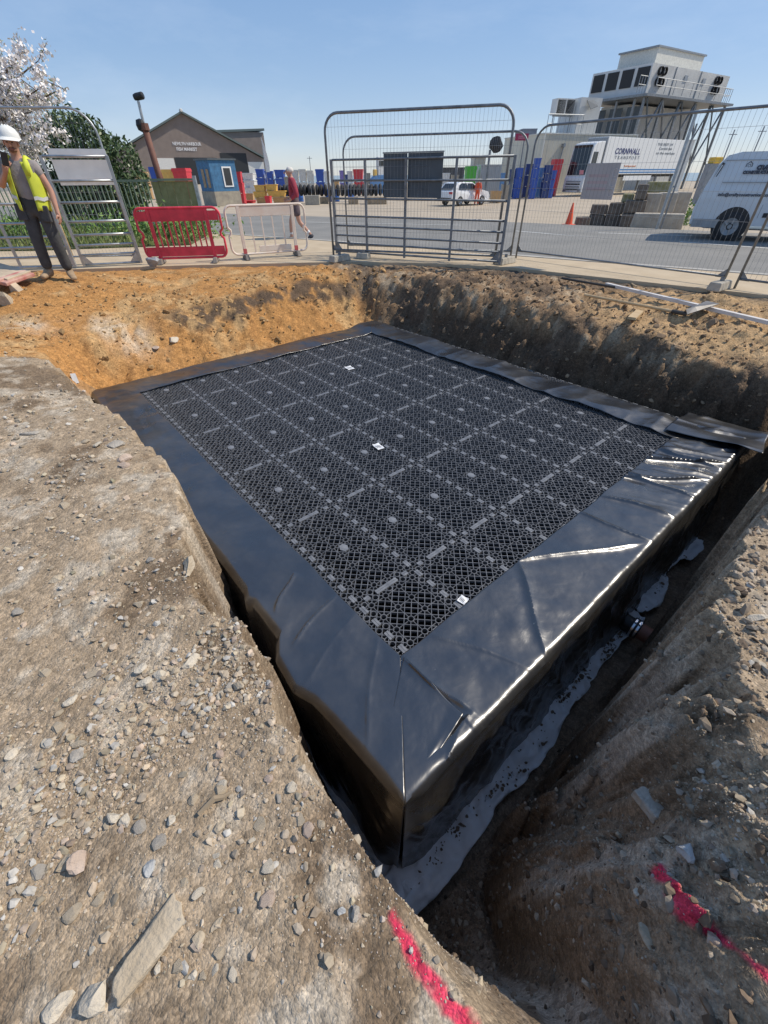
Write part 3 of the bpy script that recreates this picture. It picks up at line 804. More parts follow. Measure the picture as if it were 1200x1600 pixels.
# loose end of the right-hand sheet kicking out over the corner
nu, nv = 40, 60
a = np.linspace(0, 1, nu)[:, None]; b = np.linspace(0, 1, nv)[None, :]
Ug = 3.98 + 0.66 * a + 0.05 * b * a + 0 * b; Vg = -0.35 - 0.86 * b + 0.10 * a * b + 0 * a
Zg = 0.045 + 0.05 * b + 0.03 * np.sin(a * 5 + 2 * b) + 0.04 * ridged(Ug * 0.8 + 0.3 * Vg, Vg * 0.4, 0.25, 2, 360) - 0.07 * sstep(0.75, 1, a) * b
me = np_mesh('loose_corner', np.stack([Ug, Vg, Zg], -1).reshape(-1, 3), grid_faces(nu, nv), [M_liner])
o = link('loose_corner', me, liner); so = o.modifiers.new('solid', 'SOLIDIFY'); so.thickness = 0.003
# lapped corner fold on the near corner
n = 60
e0 = np.linspace(0, 1, n)[:, None]; e1 = np.linspace(0, 1, n)[None, :]
A_, B_, C_, D_ = [np.array(q) for q in ((-0.052, -0.50), (-0.035, -0.94), (-0.49, -1.028), (-0.46, -0.80))]
Q = A_ * ((1 - e0) * (1 - e1))[..., None] + B_ * (e0 * (1 - e1))[..., None] + C_ * (e0 * e1)[..., None] + D_ * ((1 - e0) * e1)[..., None]
Zq = flap_z(Q[..., 0], Q[..., 1], '') + 0.004 + 0.012 * (1 - e1) ** 2 + 0.010 * sstep(0.8, 1, e0) * (1 - e1) - 0.006 * e1 - 0.016 * sstep(0.9, 1.0, e0) * e1
me = np_mesh('corner_lap', np.stack([Q[..., 0], Q[..., 1], Zq], -1).reshape(-1, 3), grid_faces(n, n), [M_liner])
o = link('corner_lap', me, liner); so = o.modifiers.new('solid', 'SOLIDIFY'); so.thickness = 0.003

# paper labels left on the crates
M_white = mat('white_paper', (0.78, 0.79, 0.80), rough=0.6, var=0.05)
M_ink = mat('print_ink', (0.08, 0.08, 0.09), rough=0.6, var=0.05)
def paper(px, label, w, h, rz):
    p = at_z(*px, TANK.z)
    t = thing('paper_label', label, 'label', (p.x, p.y, TANK.z + 0.006), rz, 'paper labels on the crates')
    mb = MB(); N = 8
    vs = [((i / N - 0.5) * w, (j / N - 0.5) * h, 0.004 * math.sin(i * 0.9) * math.cos(j * 0.7) + 0.006) for i in range(N + 1) for j in range(N + 1)]
    mb.add(vs, [(i * (N + 1) + j, (i + 1) * (N + 1) + j, (i + 1) * (N + 1) + j + 1, i * (N + 1) + j + 1) for i in range(N) for j in range(N)])
    s = mb.build('sheet', M_white, t); so = s.modifiers.new('solid', 'SOLIDIFY'); so.thickness = 0.0015
    mi = MB()
    for k in range(4): mi.box((-0.1 * w, (0.3 - 0.17 * k) * h, 0.0125), (w * (0.45 - 0.06 * (k % 2)), h * 0.045, 0.001))
    mi.build('print', M_ink, t)
paper((591, 699), 'largest white paper label, lying midway across the crate lattice', 0.125, 0.075, TANK_RZ + R(80))
paper((546, 576), 'white paper label lying on the far end of the crate lattice', 0.14, 0.10, TANK_RZ + R(80))
paper((723, 939), 'square white paper label beside the near liner flap', 0.062, 0.058, TANK_RZ + R(10))

# ---- pale geotextile under the tank, showing along the trench
M_geo = mat('geotextile', (0.84, 0.85, 0.86), rough=0.9, col2=(0.90, 0.91, 0.92), scale=5, bump=0.25, bscale=120)
def geo_material():
    m = M_geo; n = m.node_tree.nodes; l = m.node_tree.links
    return m
geo = thing('geotextile_sheet', 'dirty white geotextile sheet poking out below the black liner', 'fabric sheet', (TANK.x, TANK.y, TANK.z), TANK_RZ)
def strip(name, p0, p1, nrm, width, n=220, m=16, seed=0, gaps=()):
    s = np.linspace(0, 1, n)[:, None]; t = np.linspace(0, 1, m)[None, :]
    L_ = math.dist(p0, p1)
    w = width(s[:, 0])[:, None]
    Ug = p0[0] * (1 - s) + p1[0] * s + nrm[0] * t * w; Vg = p0[1] * (1 - s) + p1[1] * s + nrm[1] * t * w
    Z = -1.255 + 0.045 * fbm(s * L_ + 0 * t, t * w * 2, 0.16, 3, 600 + seed) + 0.05 * (1 - t) ** 2 + 0.06 * ridged(s * L_ + t * 0.12, t * w * 1.5, 0.2, 3, 610 + seed)
    me = np_mesh(name, np.stack([Ug, Vg, Z], -1).reshape(-1, 3), grid_faces(n, m), [M_geo])
    o = link(name, me, geo); so = o.modifiers.new('solid', 'SOLIDIFY'); so.thickness = 0.004
    return o
strip('near_strip', (-0.66, -1.0), (2.62, -1.0), (0, -1), lambda s: 0.19 + 0.10 * (1 - s) + 0.07 * fbm(s * 3.2, s * 0, 0.3, 3, 620), seed=1)
strip('far_strip', (2.66, -1.0), (4.3, -1.0), (0, -1), lambda s: 0.17 + 0.06 * np.sin(s * 9) + 0.05 * fbm(s * 2, s * 0, 0.25, 3, 621), n=120, seed=2)
strip('left_strip', (-0.56, 2.6), (-0.56, -1.16), (-1, 0), lambda s: 0.10 + 0.05 * fbm(s * 3.5, s * 0, 0.3, 3, 622), seed=3)

g = np.random.default_rng(8); ng = 1100
gU_ = np.concatenate([g.uniform(-0.6, 2.4, ng), g.uniform(2.4, 4.2, 120)]); gV_ = -1.13 + g.normal(0, 0.030, len(gU_)) - 0.03 * np.sin(gU_ * 3)
gx_, gy_ = uv2xy(gU_, gV_); me = scatter('fallen_soil', gx_, gy_, np.clip(0.012 * (1 + g.pareto(2.0, len(gU_))), 0.01, 0.06), np.array([0.22, 0.165, 0.115]) * g.uniform(0.6, 1.3, (len(gU_), 1)), z=np.full(len(gU_), -2.022) + 0.02 * g.normal(size=len(gU_)))
link('fallen_soil', me)['kind'] = 'stuff'
# ---- drain connection
M_rub = mat('black_rubber', (0.018, 0.018, 0.019), rough=0.4, var=0.2)
M_steel = mat('steel_band', (0.62, 0.63, 0.65), rough=0.25, metal=1.0, var=0.08)
M_clay = mat('brown_pipe', (0.34, 0.15, 0.10), rough=0.5, var=0.15)
pa = at_z(958, 960, -1.92); pb = at_z(1010, 992, -1.92)
dr = thing('drain_pipe', 'black rubber pipe coupling with steel bands joined to a brown pipe stub', 'pipe', pa, math.atan2(pb.y - pa.y, pb.x - pa.x))
Lp = (pb - pa).length
mb = MB(); mb.lathe([(0.0, -0.12), (0.085, -0.12), (0.085, 0.05), (0.094, 0.06), (0.094, 0.10), (0.082, 0.105), (0.082, Lp * 0.55), (0.096, Lp * 0.56), (0.096, Lp * 0.80), (0.075, Lp * 0.81)], 28, axis='X')
mb.build('coupling', M_rub, dr, smooth=False)
for k in (0.62, 0.74):
    mb = MB(); mb.lathe([(0.0965, Lp * k - 0.009), (0.0995, Lp * k - 0.009), (0.0995, Lp * k + 0.009), (0.0965, Lp * k + 0.009)], 28, axis='X')
    mb.box((Lp * k, -0.02, 0.103), (0.016, 0.045, 0.014)); mb.build('steel_band', M_steel, dr)
mb = MB(); mb.lathe([(0.0, Lp * 0.5), (0.078, Lp * 0.5), (0.078, Lp + 0.22), (0.07, Lp + 0.22), (0.07, Lp * 0.5)], 28, axis='X'); mb.build('pipe_stub', M_clay, dr)
# ================================================================== PAVEMENT, ROAD, YARD
def sheet(name, poly, z, mat_, thick=0.0, zf=None, cell=None):
    """flat sheet (or slab) over a polygon in plan; zf bends it to the ground"""
    bm = bmesh.new(); vs = [bm.verts.new((x, y, z)) for x, y in poly]; f = bm.faces.new(vs)
    if thick:
        e = bmesh.ops.extrude_face_region(bm, geom=[f])
        for q in e['geom']:
            if isinstance(q, bmesh.types.BMVert): q.co.z -= thick
    else:
        bmesh.ops.triangulate(bm, faces=[f])
        if zf:
            bmesh.ops.subdivide_edges(bm, edges=bm.edges, cuts=14, use_grid_fill=True)
            for v_ in bm.verts: v_.co.z = zf(v_.co.x, v_.co.y) + z
    bmesh.ops.recalc_face_normals(bm, faces=bm.faces)
    if not thick:
        for q in bm.faces:
            if q.normal.z < 0: q.normal_flip()
    me = bpy.data.meshes.new(name); bm.to_mesh(me); bm.free(); me.materials.append(mat_)
    return struct(link(name, me))
KERB = [(-40, 35), (-14, 21.0), (-1.85, 14.35), (2.96, 11.2), (6.99, 8.6), (16, 2.8), (40, -12.6)]
ROAD_FAR = [(-40, 42), (-14, 30), (-1.7, 24), (5.8, 20.6), (9.3, 18.2), (16, 13.6), (40, -2)]
M_pave = mat('pavement_concrete', (0.47, 0.37, 0.245), rough=0.9, col2=(0.56, 0.45, 0.31), scale=2.2, bump=0.3, bscale=60)
M_asph = mat('asphalt', (0.20, 0.195, 0.18), rough=0.9, col2=(0.26, 0.25, 0.23), scale=0.8, bump=0.35, bscale=90, detail=9)
M_yard = mat('yard_concrete', (0.40, 0.33, 0.24), rough=0.9, col2=(0.48, 0.40, 0.30), scale=0.35, bump=0.2, bscale=20, detail=9)
M_kerb = mat('kerb_stone', (0.42, 0.40, 0.36), rough=0.85, var=0.15, scale=4, bump=0.3, bscale=50)
M_line = mat('road_paint', (0.74, 0.74, 0.70), rough=0.7, var=0.12, scale=12)
M_sea = mat('sea_water', (0.05, 0.10, 0.14), rough=0.15, var=0.1, scale=0.2)
def off(pl, d):
    return [(x + 0.53 * d, y + 0.85 * d) for x, y in pl]
sheet('pavement', PAVE_EDGE[:] + off(KERB, -0.16)[::-1], 0.0, M_pave, thick=0.11)
sheet('kerb', off(KERB, -0.155) + off(KERB, 0.0)[::-1], 0.012, M_kerb, thick=0.2)
sheet('road', off(KERB, 0.004) + ROAD_FAR[::-1], -0.1, M_asph)
# yard beyond the road: a grid that dips gently towards the quay
xs = np.linspace(-70, 90, 60); ys = np.concatenate([np.linspace(0, 60, 60), np.linspace(63, 170, 16)])
X_, Y_ = np.meshgrid(xs, ys, indexing='ij')
Q_ = np.clip((Y_ * 0.85 + X_ * 0.53 - 16.0) / 18.0, 0, 1)
Z_ = -0.105 - 0.42 * Q_ * Q_ * (3 - 2 * Q_) - 0.15 * sstep(9.2, 8.6, Y_ * 0.85 + X_ * 0.53 - 2.3)
yf = grid_faces(*X_.shape); yk = (Y_ * 0.85 + X_ * 0.53).reshape(-1)[yf].min(1) > 13.2
yf = yf[yk][:, ::-1]
struct(link('yard', np_mesh('yard', np.stack([X_, Y_, Z_], -1).reshape(-1, 3), yf, [M_yard])))
sheet('sea', [(-3000, 172), (3000, 172), (3000, 4800), (-3000, 4800)], -0.7, M_sea)
def paint_line(name, a, b, w, z=-0.095):
    a = Vector((*a, z)); b = Vector((*b, z)); t = (b - a).normalized(); n_ = Vector((-t.y, t.x, 0)) * w / 2
    mb = MB(); mb.add([a - n_, b - n_, b + n_, a + n_], [(0, 1, 2, 3)]); o = mb.build(name, M_line); struct(o)
for (a, b) in [((806, 361), (925, 371)), ((1062, 378), (1255, 392))]:
    A, B = at_z(*a, -0.1), at_z(*b, -0.1); paint_line('road_marking', (A.x, A.y), (B.x, B.y), 0.10)
A, B = at_z(935, 364, -0.1), at_z(1320, 376, -0.1); paint_line('road_marking', (A.x, A.y), (B.x, B.y), 0.09)
A, B = at_z(480, 347, -0.1), at_z(720, 352, -0.1); paint_line('road_marking', (A.x, A.y), (B.x, B.y), 0.08)
# grass verge on the left
M_turf = mat('verge_soil', (0.07, 0.09, 0.03), rough=0.95, col2=(0.12, 0.13, 0.05), scale=3)
VERGE = [(-45, 13.0), (-9.0, 12.4), (-5.2, 13.3), (-5.6, 16.3), (-14, 20.6), (-45, 36)]
sheet('verge', VERGE, 0.03, M_turf, thick=0.12)
M_grass = mat('grass_blade', (0.10, 0.15, 0.035), rough=0.7, col2=(0.25, 0.28, 0.09), scale=1.2)
def inside(p, poly):
    c = False
    for i in range(len(poly)):
        a, b = poly[i], poly[i - 1]
        if (a[1] > p[1]) != (b[1] > p[1]) and p[0] < (b[0] - a[0]) * (p[1] - a[1]) / (b[1] - a[1]) + a[0]: c = not c
    return c
n = 0; gv = []; gf = []
while n < 9000:
    x = random.uniform(-15, -5.2); y = random.uniform(12.4, 20)
    if not inside((x, y), VERGE): continue
    n += 1; h = random.uniform(0.05, 0.20) * (1.0 if random.random() < 0.85 else 2.2); a = random.uniform(0, 2 * PI); w = random.uniform(0.012, 0.03)
    dx, dy = math.cos(a), math.sin(a); bx, by = random.uniform(-.12, .12), random.uniform(-.12, .12)
    o = len(gv); gv += [(x - dx * w, y - dy * w, 0.03), (x + dx * w, y + dy * w, 0.03), (x + bx * .5 + dx * w * .7, y + by * .5 + dy * w * .7, 0.03 + h * .6), (x + bx * .5 - dx * w * .7, y + by * .5 - dy * w * .7, 0.03 + h * .6), (x + bx * 1.4, y + by * 1.4, 0.03 + h)]
    gf += [(o, o + 1, o + 2, o + 3), (o + 3, o + 2, o + 4)]
me = bpy.data.meshes.new('grass'); me.from_pydata(gv, [], gf); me.materials.append(M_grass)
link('grass', me)['kind'] = 'stuff'

# ================================================================== FENCES
M_galv = mat('galvanised_steel', (0.42, 0.44, 0.45), rough=0.42, metal=0.75, var=0.2, scale=7)
M_galv_d = mat('weathered_steel', (0.22, 0.235, 0.25), rough=0.5, metal=0.6, var=0.25, scale=7)
M_wire = mat('fence_wire', (0.30, 0.32, 0.34), rough=0.5, metal=0.6, var=0.1)
M_conc = mat('foot_concrete', (0.42, 0.38, 0.31), rough=0.9, var=0.2, scale=9, bump=0.3, bscale=40)
def span(a, b):
    d = b - a; d.z = 0; return d.length, math.atan2(d.y, d.x)
def arc(cx, cz, r, a0, a1, n=6):
    return [(cx + r * math.cos(a0 + (a1 - a0) * k / n), 0, cz + r * math.sin(a0 + (a1 - a0) * k / n)) for k in range(n + 1)]
def heras(a, b, h, label, m=None, r=0.019, pitch=0.072, group='mesh site fence panels', rr=0.28, plates=True):
    m = m or M_galv_d
    L, rz = span(a, b)
    t = thing('mesh_fence', label, 'fence', a, rz, group)
    mb = MB()
    mb.tube([(0, 0, 0)] + [(0, 0, h - rr)] + arc(rr, h - rr, rr, PI, PI / 2)[1:] + arc(L - rr, h - rr, rr, PI / 2, 0) + [(L, 0, 0)], r, 8)
    mb.build('frame', m, t, smooth=True)
    for z in (0.14,):
        mb = MB(); mb.tube([(r, 0, z), (L - r, 0, z)], r * 0.85, 8); mb.build('rail', m, t, smooth=True)
    mb = MB()
    for z in (0.5, 0.86, 1.22, 1.58, h - 0.2):
        mb.tube([(r, 0.003, z), (L - r, 0.003, z)], 0.0022, 3, cap=False)
    k = 1
    while k * pitch < L - 0.02:
        x = k * pitch; zt = h
        if x < rr: zt = h - rr + math.sqrt(max(rr * rr - (rr - x) ** 2, 0))
        if L - x < rr: zt = h - rr + math.sqrt(max(rr * rr - (rr - (L - x)) ** 2, 0))
        mb.tube([(x, -0.002, 0.14), (x, -0.002, zt)], 0.0021, 3, cap=False); k += 1
    w = mb.build('wire_mesh', M_wire, t); w['kind'] = 'stuff'
    if plates:
        for x, s in ((0, 1), (L, -1)):
            mb = MB(); mb.prism([(x + s * 0.015, 0.12), (x + s * 0.15, 0.12), (x + s * 0.015, 0.25)], 0.006, Matrix.Translation((0, -0.003, 0))); mb.build('gusset', M_galv_d, t)
    return t
def gate(a, b, zs, uprights, label, m, r=0.021, group='tubular steel gates', lean=0.0):
    L, rz = span(a, b)
    t = thing('steel_gate', label, 'gate', a, rz, group)
    top = max(zs) ; 
    for x in [0.0] + uprights + [1.0]:
        mb = MB(); mb.box((x * L, 0, (top + 0.0) / 2 + 0.02), (0.045 if 0 < x < 1 else 0.05, 0.03 if 0 < x < 1 else 0.045, top - 0.02)); mb.build('upright', m, t)
    for z in zs:
        mb = MB(); mb.tube([(0.026, 0, z), (L - 0.026, 0, z)], r, 8); mb.build('rail', m, t, smooth=True)
    mb = MB(); mb.prism([(0.03, zs[-1] + .02), (0.18, zs[-1] + .02), (0.03, zs[-1] + .2)], 0.006, Matrix.Translation((0, -0.02, 0))); mb.build('corner_plate', m, t)
    mb = MB(); mb.prism([(L - 0.03, zs[-1] + .02), (L - 0.2, zs[-1] + .02), (L - 0.03, zs[-1] + .2)], 0.006, Matrix.Translation((0, -0.02, 0))); mb.build('corner_plate', m, t)
    return t
def foot(p, label, rz, s=(0.62, 0.22, 0.13), z=0.0):
    t = thing('fence_foot', label, 'fence foot', (p[0], p[1], z), rz, 'concrete feet of the site fence')
    mb = MB(); mb.box((0, 0, s[2] / 2), s, taper=(0.88, 0.82)); mb.build('block', M_conc, t, bev=0.015)
    mb = MB(); mb.lathe([(0.0, s[2] + 0.002), (0.032, s[2] + 0.002), (0.032, s[2] + 0.05), (0.024, s[2] + 0.05), (0.024, s[2] + 0.01)], 10); mb.build('socket', M_galv_d, t)
a, b = at_z(527, 398), at_z(780, 416)
gz_ = [above(a, u, v) for u, v in ((520, 250), (521, 282), (522.5, 310), (524, 337), (525, 352), (525.5, 367), (526, 379), (526.5, 392))]
gate(a, b, gz_, [0.21, 0.45, 0.72], 'wide dark steel gate with eight rails standing between pit and road', M_galv_d, r=0.019)
L0, r0 = span(a, b)
dirn = (b - a).normalized(); nrm = Vector((-dirn.y, dirn.x, 0))
heras(at_z(525, 400) - nrm * 0.10, at_z(774, 411) - nrm * 0.10, 2.38, 'tallest mesh fence panel, fixed to the wide dark gate', r=0.024)
heras(at_z(544, 393), at_z(797, 404), 2.08, 'mesh fence panel standing just behind the wide dark gate')
pc0, pc1 = at_z(806, 403), at_z(1127, 447)
heras(pc0, pc1, 2.15, 'mesh fence panel with a grey sign board on it, right of the gate')
dc = (pc1 - pc0).normalized()
pd0 = at_z(1147, 451)
heras(pd0, pd0 + (dc + Vector((0.05, -0.12, 0))).normalized() * 3.4, 2.15, 'mesh fence panel at the right edge of the photo, beside the van')
for px, lb, rz in [((531, 408), 'concrete fence foot under the left post of the wide dark gate', r0 + 1.3), ((568, 404), 'short concrete block lying right of the gate\'s left post', r0 + 0.1),
                   ((789, 412), 'concrete fence foot at the right end of the wide dark gate', r0 + 1.2), ((1122, 452), 'concrete fence foot joining the two right-hand mesh panels', -0.55 + 1.2)]:
    foot(at_z(*px), lb, rz, s=(0.30, 0.2, 0.11) if px[0] == 568 else (0.5, 0.2, 0.12))
# grey boards hung on the gate
M_gboard = mat('grey_board', (0.085, 0.105, 0.12), rough=0.55, var=0.12, scale=5)
q0, q1 = 0.315, 0.645
zt, zb = above(a + dirn * L0 * 0.45, 645, 239), above(a + dirn * L0 * 0.45, 645, 309)
bt = thing('grey_board', 'dark grey board pair fixed to the middle of the wide gate', 'board', a + nrm * 0.045, r0)
for x0, x1 in ((q0, 0.45), (0.455, q1)):
    mb = MB(); mb.box(((x0 + x1) / 2 * L0, 0.0, (zt + zb) / 2), ((x1 - x0) * L0, 0.012, zt - zb)); mb.build('panel', M_gboard, bt)
mb = MB(); mb.box(((q0 + q1) / 2 * L0, -0.005, zt + 0.012), ((q1 - q0) * L0 + 0.02, 0.03, 0.02)); mb.build('top_edge', M_galv_d, bt)
# sign board on the right panel (its back is towards the pit)
M_sback = mat('sign_back', (0.42, 0.40, 0.41), rough=0.6, col2=(0.50, 0.48, 0.48), scale=2)
M_srib = mat('sign_faded', (0.50, 0.40, 0.41), rough=0.6, var=0.1)
def on_line(u, p, q):
    """point of the vertical plane through p and q on the sight line of column u at the horizon"""
    d = ray(u, 274); d = np.array([d[0], d[1]]); e = np.array([q.x - p.x, q.y - p.y])
    M_ = np.array([[d[0], -e[0]], [d[1], -e[1]]]); s_ = np.linalg.solve(M_, np.array([p.x, p.y]))
    return s_[1]
LC, rc = span(pc0, pc1)
def plane_pt(u, v, p, q):
    d = ray(u, v); e = (q.x - p.x, q.y - p.y)
    M_ = np.array([[d[0], -e[0]], [d[1], -e[1]]]); t_, s_ = np.linalg.solve(M_, np.array([p.x, p.y]))
    return s_, CAM_H + d[2] * t_
s0, z0_ = plane_pt(905, 311, pc0, pc1); s1, z1_ = plane_pt(970, 254, pc0, pc1)
st = thing('sign_board', 'faded grey sign board tied to the mesh fence in front of the truck', 'sign', pc0 + Vector((-dc.y, dc.x, 0)) * 0.03, rc)
mb = MB(); mb.box(((s0 + s1) / 2 * LC, 0, (z0_ + z1_) / 2), ((s1 - s0) * LC, 0.01, z1_ - z0_)); mb.build('panel', M_sback, st)
mb = MB()
for k in range(3): mb.box((((s0 + s1) / 2 - 0.012) * LC, -0.0065, z0_ + (z1_ - z0_) * (0.3 + 0.18 * k)), ((s1 - s0) * LC * 0.62, 0.002, (z1_ - z0_) * 0.08))
mb.build('faded_print', M_srib, st)
mb = MB()
for k in range(3):
    zc_ = z0_ + (z1_ - z0_) * (0.2 + 0.27 * k); xc_ = (s1 - 0.014) * LC
    mb.tube([(xc_ + 0.055 * math.cos(j * PI / 7), -0.006, zc_ + 0.055 * math.sin(j * PI / 7)) for j in range(15)], 0.006, 4, cap=False)
mb.build('round_symbols', mat('sign_symbol', (0.58, 0.57, 0.57), rough=0.6, var=0.05), st)
# left-hand gates, closed behind the worker
ea, eb = at_z(133, 418), at_z(222, 413)
ez = [above(ea, u, v) for u, v in ((67, 244), (80, 283), (92, 317), (104, 347), (113, 368), (120, 384), (126, 399), (132, 414))]
gate(ea, eb, ez, [], 'pale steel gate section between the worker and red barrier', M_galv)
ec = ea + (ea - eb).normalized() * 0.12 + Vector((-0.02, -0.05, 0)); ed = ec + Vector((-2.6, -0.45, 0))
gate(ed, ec, [z_ * 0.995 for z_ in ez[2:]], [0.62], 'low steel gate behind the worker, cut by the left photo edge', M_galv)
eh = at_z(215, 412) + Vector((0, 0.12, 0)); heras(eh + Vector((-3.4, -0.35, 0)), eh, 2.42, 'tall pale mesh panel above the gate behind the worker', m=M_galv, rr=0.4)
M_wboard = mat('white_board', (0.76, 0.76, 0.74), rough=0.5, var=0.06)
s0, z0_ = plane_pt(101, 291, ea, eb); s1, z1_ = plane_pt(147, 237, ea, eb); LE_, re_ = span(ea, eb)
wt = thing('white_board', 'white notice board hung behind the pale gate beside the worker', 'board', ea + Vector((0, 0.14, 0)), re_)
mb = MB(); mb.box(((s0 + s1) / 2 * LE_, 0, (z0_ + z1_) / 2 - 0.05), (abs(s1 - s0) * LE_ + 0.25, 0.012, z1_ - z0_ - 0.12)); mb.build('panel', M_wboard, wt)
mb = MB(); mb.box(((s0 + s1) / 2 * LE_, 0, z1_ - 0.02), (abs(s1 - s0) * LE_ + 0.25, 0.012, 0.13)); mb.build('top_strip', M_wboard, wt)

# ================================================================== ROAD BARRIERS
M_red = mat('red_plastic', (0.66, 0.045, 0.075), rough=0.45, var=0.18, scale=6)
M_pinkw = mat('faded_plastic', (0.74, 0.58, 0.47), rough=0.55, col2=(0.80, 0.70, 0.60), scale=5)
M_redd = mat('red_joint', (0.55, 0.10, 0.10), rough=0.5, var=0.2)
M_rubber = mat('recycled_rubber', (0.20, 0.18, 0.16), rough=0.85, var=0.25, scale=12)
def barrier(a, b, h, label, body, slats, red=True):
    L, rz = span(a, b); t = thing('road_barrier', label, 'barrier', a, rz, 'plastic road barriers')
    d = 0.045; z0 = 0.10
    mb = MB(); rr = 0.13
    path = [(rr, 0, h)] + [(L - rr, 0, h)] + arc(L - rr, h - rr, rr, PI / 2, 0)[1:] + [(L, 0, h * 0.62)] + [(L - 0.05, 0, h * 0.57), (L - 0.05, 0, h * 0.5), (L, 0, h * 0.45), (L, 0, z0 + rr)] + arc(L - rr, z0 + rr, rr, 0, -PI / 2)[1:] + [(rr, 0, z0)] + arc(rr, z0 + rr, rr, -PI / 2, -PI)[1:] + [(0, 0, h * 0.45), (0.05, 0, h * 0.5), (0.05, 0, h * 0.57), (0, 0, h * 0.62), (0, 0, h - rr)] + arc(rr, h - rr, rr, PI, PI / 2)[1:]
    mb.tube(path, 0.024, 7, cap=False); mb.build('outer_frame', body, t, smooth=True)
    xa, xb = L * 0.16, L * 0.84
    for x in (xa, xb):
        mb = MB(); mb.box((x, 0, (h + z0) / 2), (0.07, d, h - z0 - 0.03)); mb.build('post', body, t, bev=0.008)
    tb = 0.20 if red else 0.17
    mb = MB(); mb.box(((xa + xb) / 2, 0, h - 0.02 - tb / 2), (xb - xa - 0.072, d * 0.7, tb)); mb.build('top_board', body, t, bev=0.006)
    bb = 0.17 if red else 0.11
    x0, x1 = (xa, xb) if red else (xa + 0.25 * (xb - xa), xb - 0.06 * (xb - xa))
    mb = MB(); mb.box(((x0 + x1) / 2, 0, z0 + 0.03 + bb / 2), (x1 - x0 - 0.072, d * 0.7, bb)); mb.build('bottom_board', body, t, bev=0.006)
    if red:
        for x0_, x1_ in ((0.03, xa - 0.04), (xb + 0.04, L - 0.03)):
            for zz in (h - 0.13, z0 + 0.12):
                mb = MB(); mb.box(((x0_ + x1_) / 2, 0, zz), (x1_ - x0_, d * 0.6, 0.16)); mb.build('end_web', body, t)
    for k in range(slats):
        x = xa + (xb - xa) * (k + 1) / (slats + 1)
        mb = MB(); zl = z0 + 0.03 + (bb if red or k else 0.0); zh = h - 0.02 - tb
        mb.box((x, 0, (zl + zh) / 2), (0.026, d * 0.6, zh - zl - 0.002)); mb.build('slat', body, t)
    if not red:
        for x in (xa, xb):
            for zz in (z0 + 0.06,):
                mb = MB(); mb.box((x, -0.004, zz), (0.074, d + 0.004, 0.09)); mb.build('red_joint', M_redd, t)
    for x in (xa, xb):
        mb = MB(); mb.box((x, 0, 0.055), (0.09, 0.42, 0.09), taper=(0.8, 0.7)); mb.build('foot', M_rubber, t, bev=0.01)
    return t
barrier(at_z(234, 413), at_z(358, 409), 0.96, 'bright red plastic road barrier with many narrow slats', M_red, 9)
barrier(at_z(366, 407), at_z(482, 398), 0.97, 'faded pinkish white road barrier right of the bright red one', M_pinkw, 4, red=False)
# crumpled sack by the barrier foot
M_sack = mat('grey_sack', (0.20, 0.22, 0.24), rough=0.5, col2=(0.34, 0.36, 0.38), scale=7)
p = at_z(243, 418, -0.02)
co, fs = ico_stone(5, 3, (0.19, 0.12, 0.10)); co = co * (1 + 0.22 * ridged(co[:, 0] * 9, co[:, 1] * 9 + co[:, 2] * 6, 1.0, 3, 9))[:, None]
o = link('plastic_sack', np_mesh('plastic_sack', co, fs, [M_sack], smooth=False), loc=(p.x, p.y, 0.06)); tag(o, 'crumpled grey plastic sack against the left foot of the red barrier', 'sack')
# fallen barrier, dusty, by the left edge
M_dustred = mat('dusty_red_plastic', (0.40, 0.05, 0.06), rough=0.6, col2=(0.62, 0.42, 0.33), scale=5)
M_dusty = mat('dusty_board', (0.50, 0.40, 0.29), rough=0.9, var=0.2, scale=6)
p = hit(28, 448); t = thing('fallen_barrier', 'dusty red plastic barrier lying flat on the spoil at the left edge', 'barrier', (p.x - 0.05, p.y, p.z + 0.10), 0, rot=(0.10, 0.12, -0.25))
mb = MB(); mb.box((-0.3, 0, 0.03), (1.0, 0.50, 0.05)); mb.build('lower_board', M_dustred, t, bev=0.01)
mb = MB(); mb.box((-0.32, 0.04, 0.085), (0.95, 0.42, 0.03), rot=Matrix.Rotation(0.05, 3, 'Y')); mb.build('upper_board', M_dusty, t, bev=0.008)
for k in range(4):
    mb = MB(); mb.box((-0.65 + 0.24 * k, -0.02, 0.055), (0.06, 0.56, 0.055)); mb.build('cross_bar', M_dustred, t, bev=0.01)
mb = MB(); mb.prism([(0, 0), (0.22, 0), (0.05, 0.17)], 0.10, Matrix.Translation((0.12, -0.2, -0.12))); mb.build('broken_foot', M_dusty, t, bev=0.01)

# ================================================================== TOOLS AND TIMBER ON THE RIGHT-HAND SPOIL
M_wood = mat('ash_handle', (0.50, 0.34, 0.17), rough=0.6, col2=(0.60, 0.44, 0.25), scale=12)
M_batten = mat('white_batten', (0.66, 0.62, 0.58), rough=0.6, var=0.12, scale=6)
M_blackpipe = mat('black_duct', (0.05, 0.045, 0.04), rough=0.6, var=0.2)
M_toolsteel = mat('worn_tool_steel', (0.22, 0.21, 0.20), rough=0.55, metal=0.5, var=0.3)
def rod(name, label, cat, px0, px1, r, m, lift=0.05, sq=None, parts='shaft'):
    A, B = hit(*px0), hit(*px1); A.z += lift; B.z += lift
    t = thing(name, label, cat, A, 0); d = B - A
    mb = MB()
    if sq: mb.box(d / 2, (d.length, sq[0], sq[1]), rot=d.to_track_quat('X', 'Z').to_matrix())
    else: mb.tube([(0, 0, 0), d], r, 10)
    mb.build(parts, m, t); return t, A, B
rod('white_batten', 'long white batten lying along the top of the right bank', 'batten', (945, 452), (1215, 519), 0.03, M_batten, 0.075, sq=(0.065, 0.04), parts='batten')
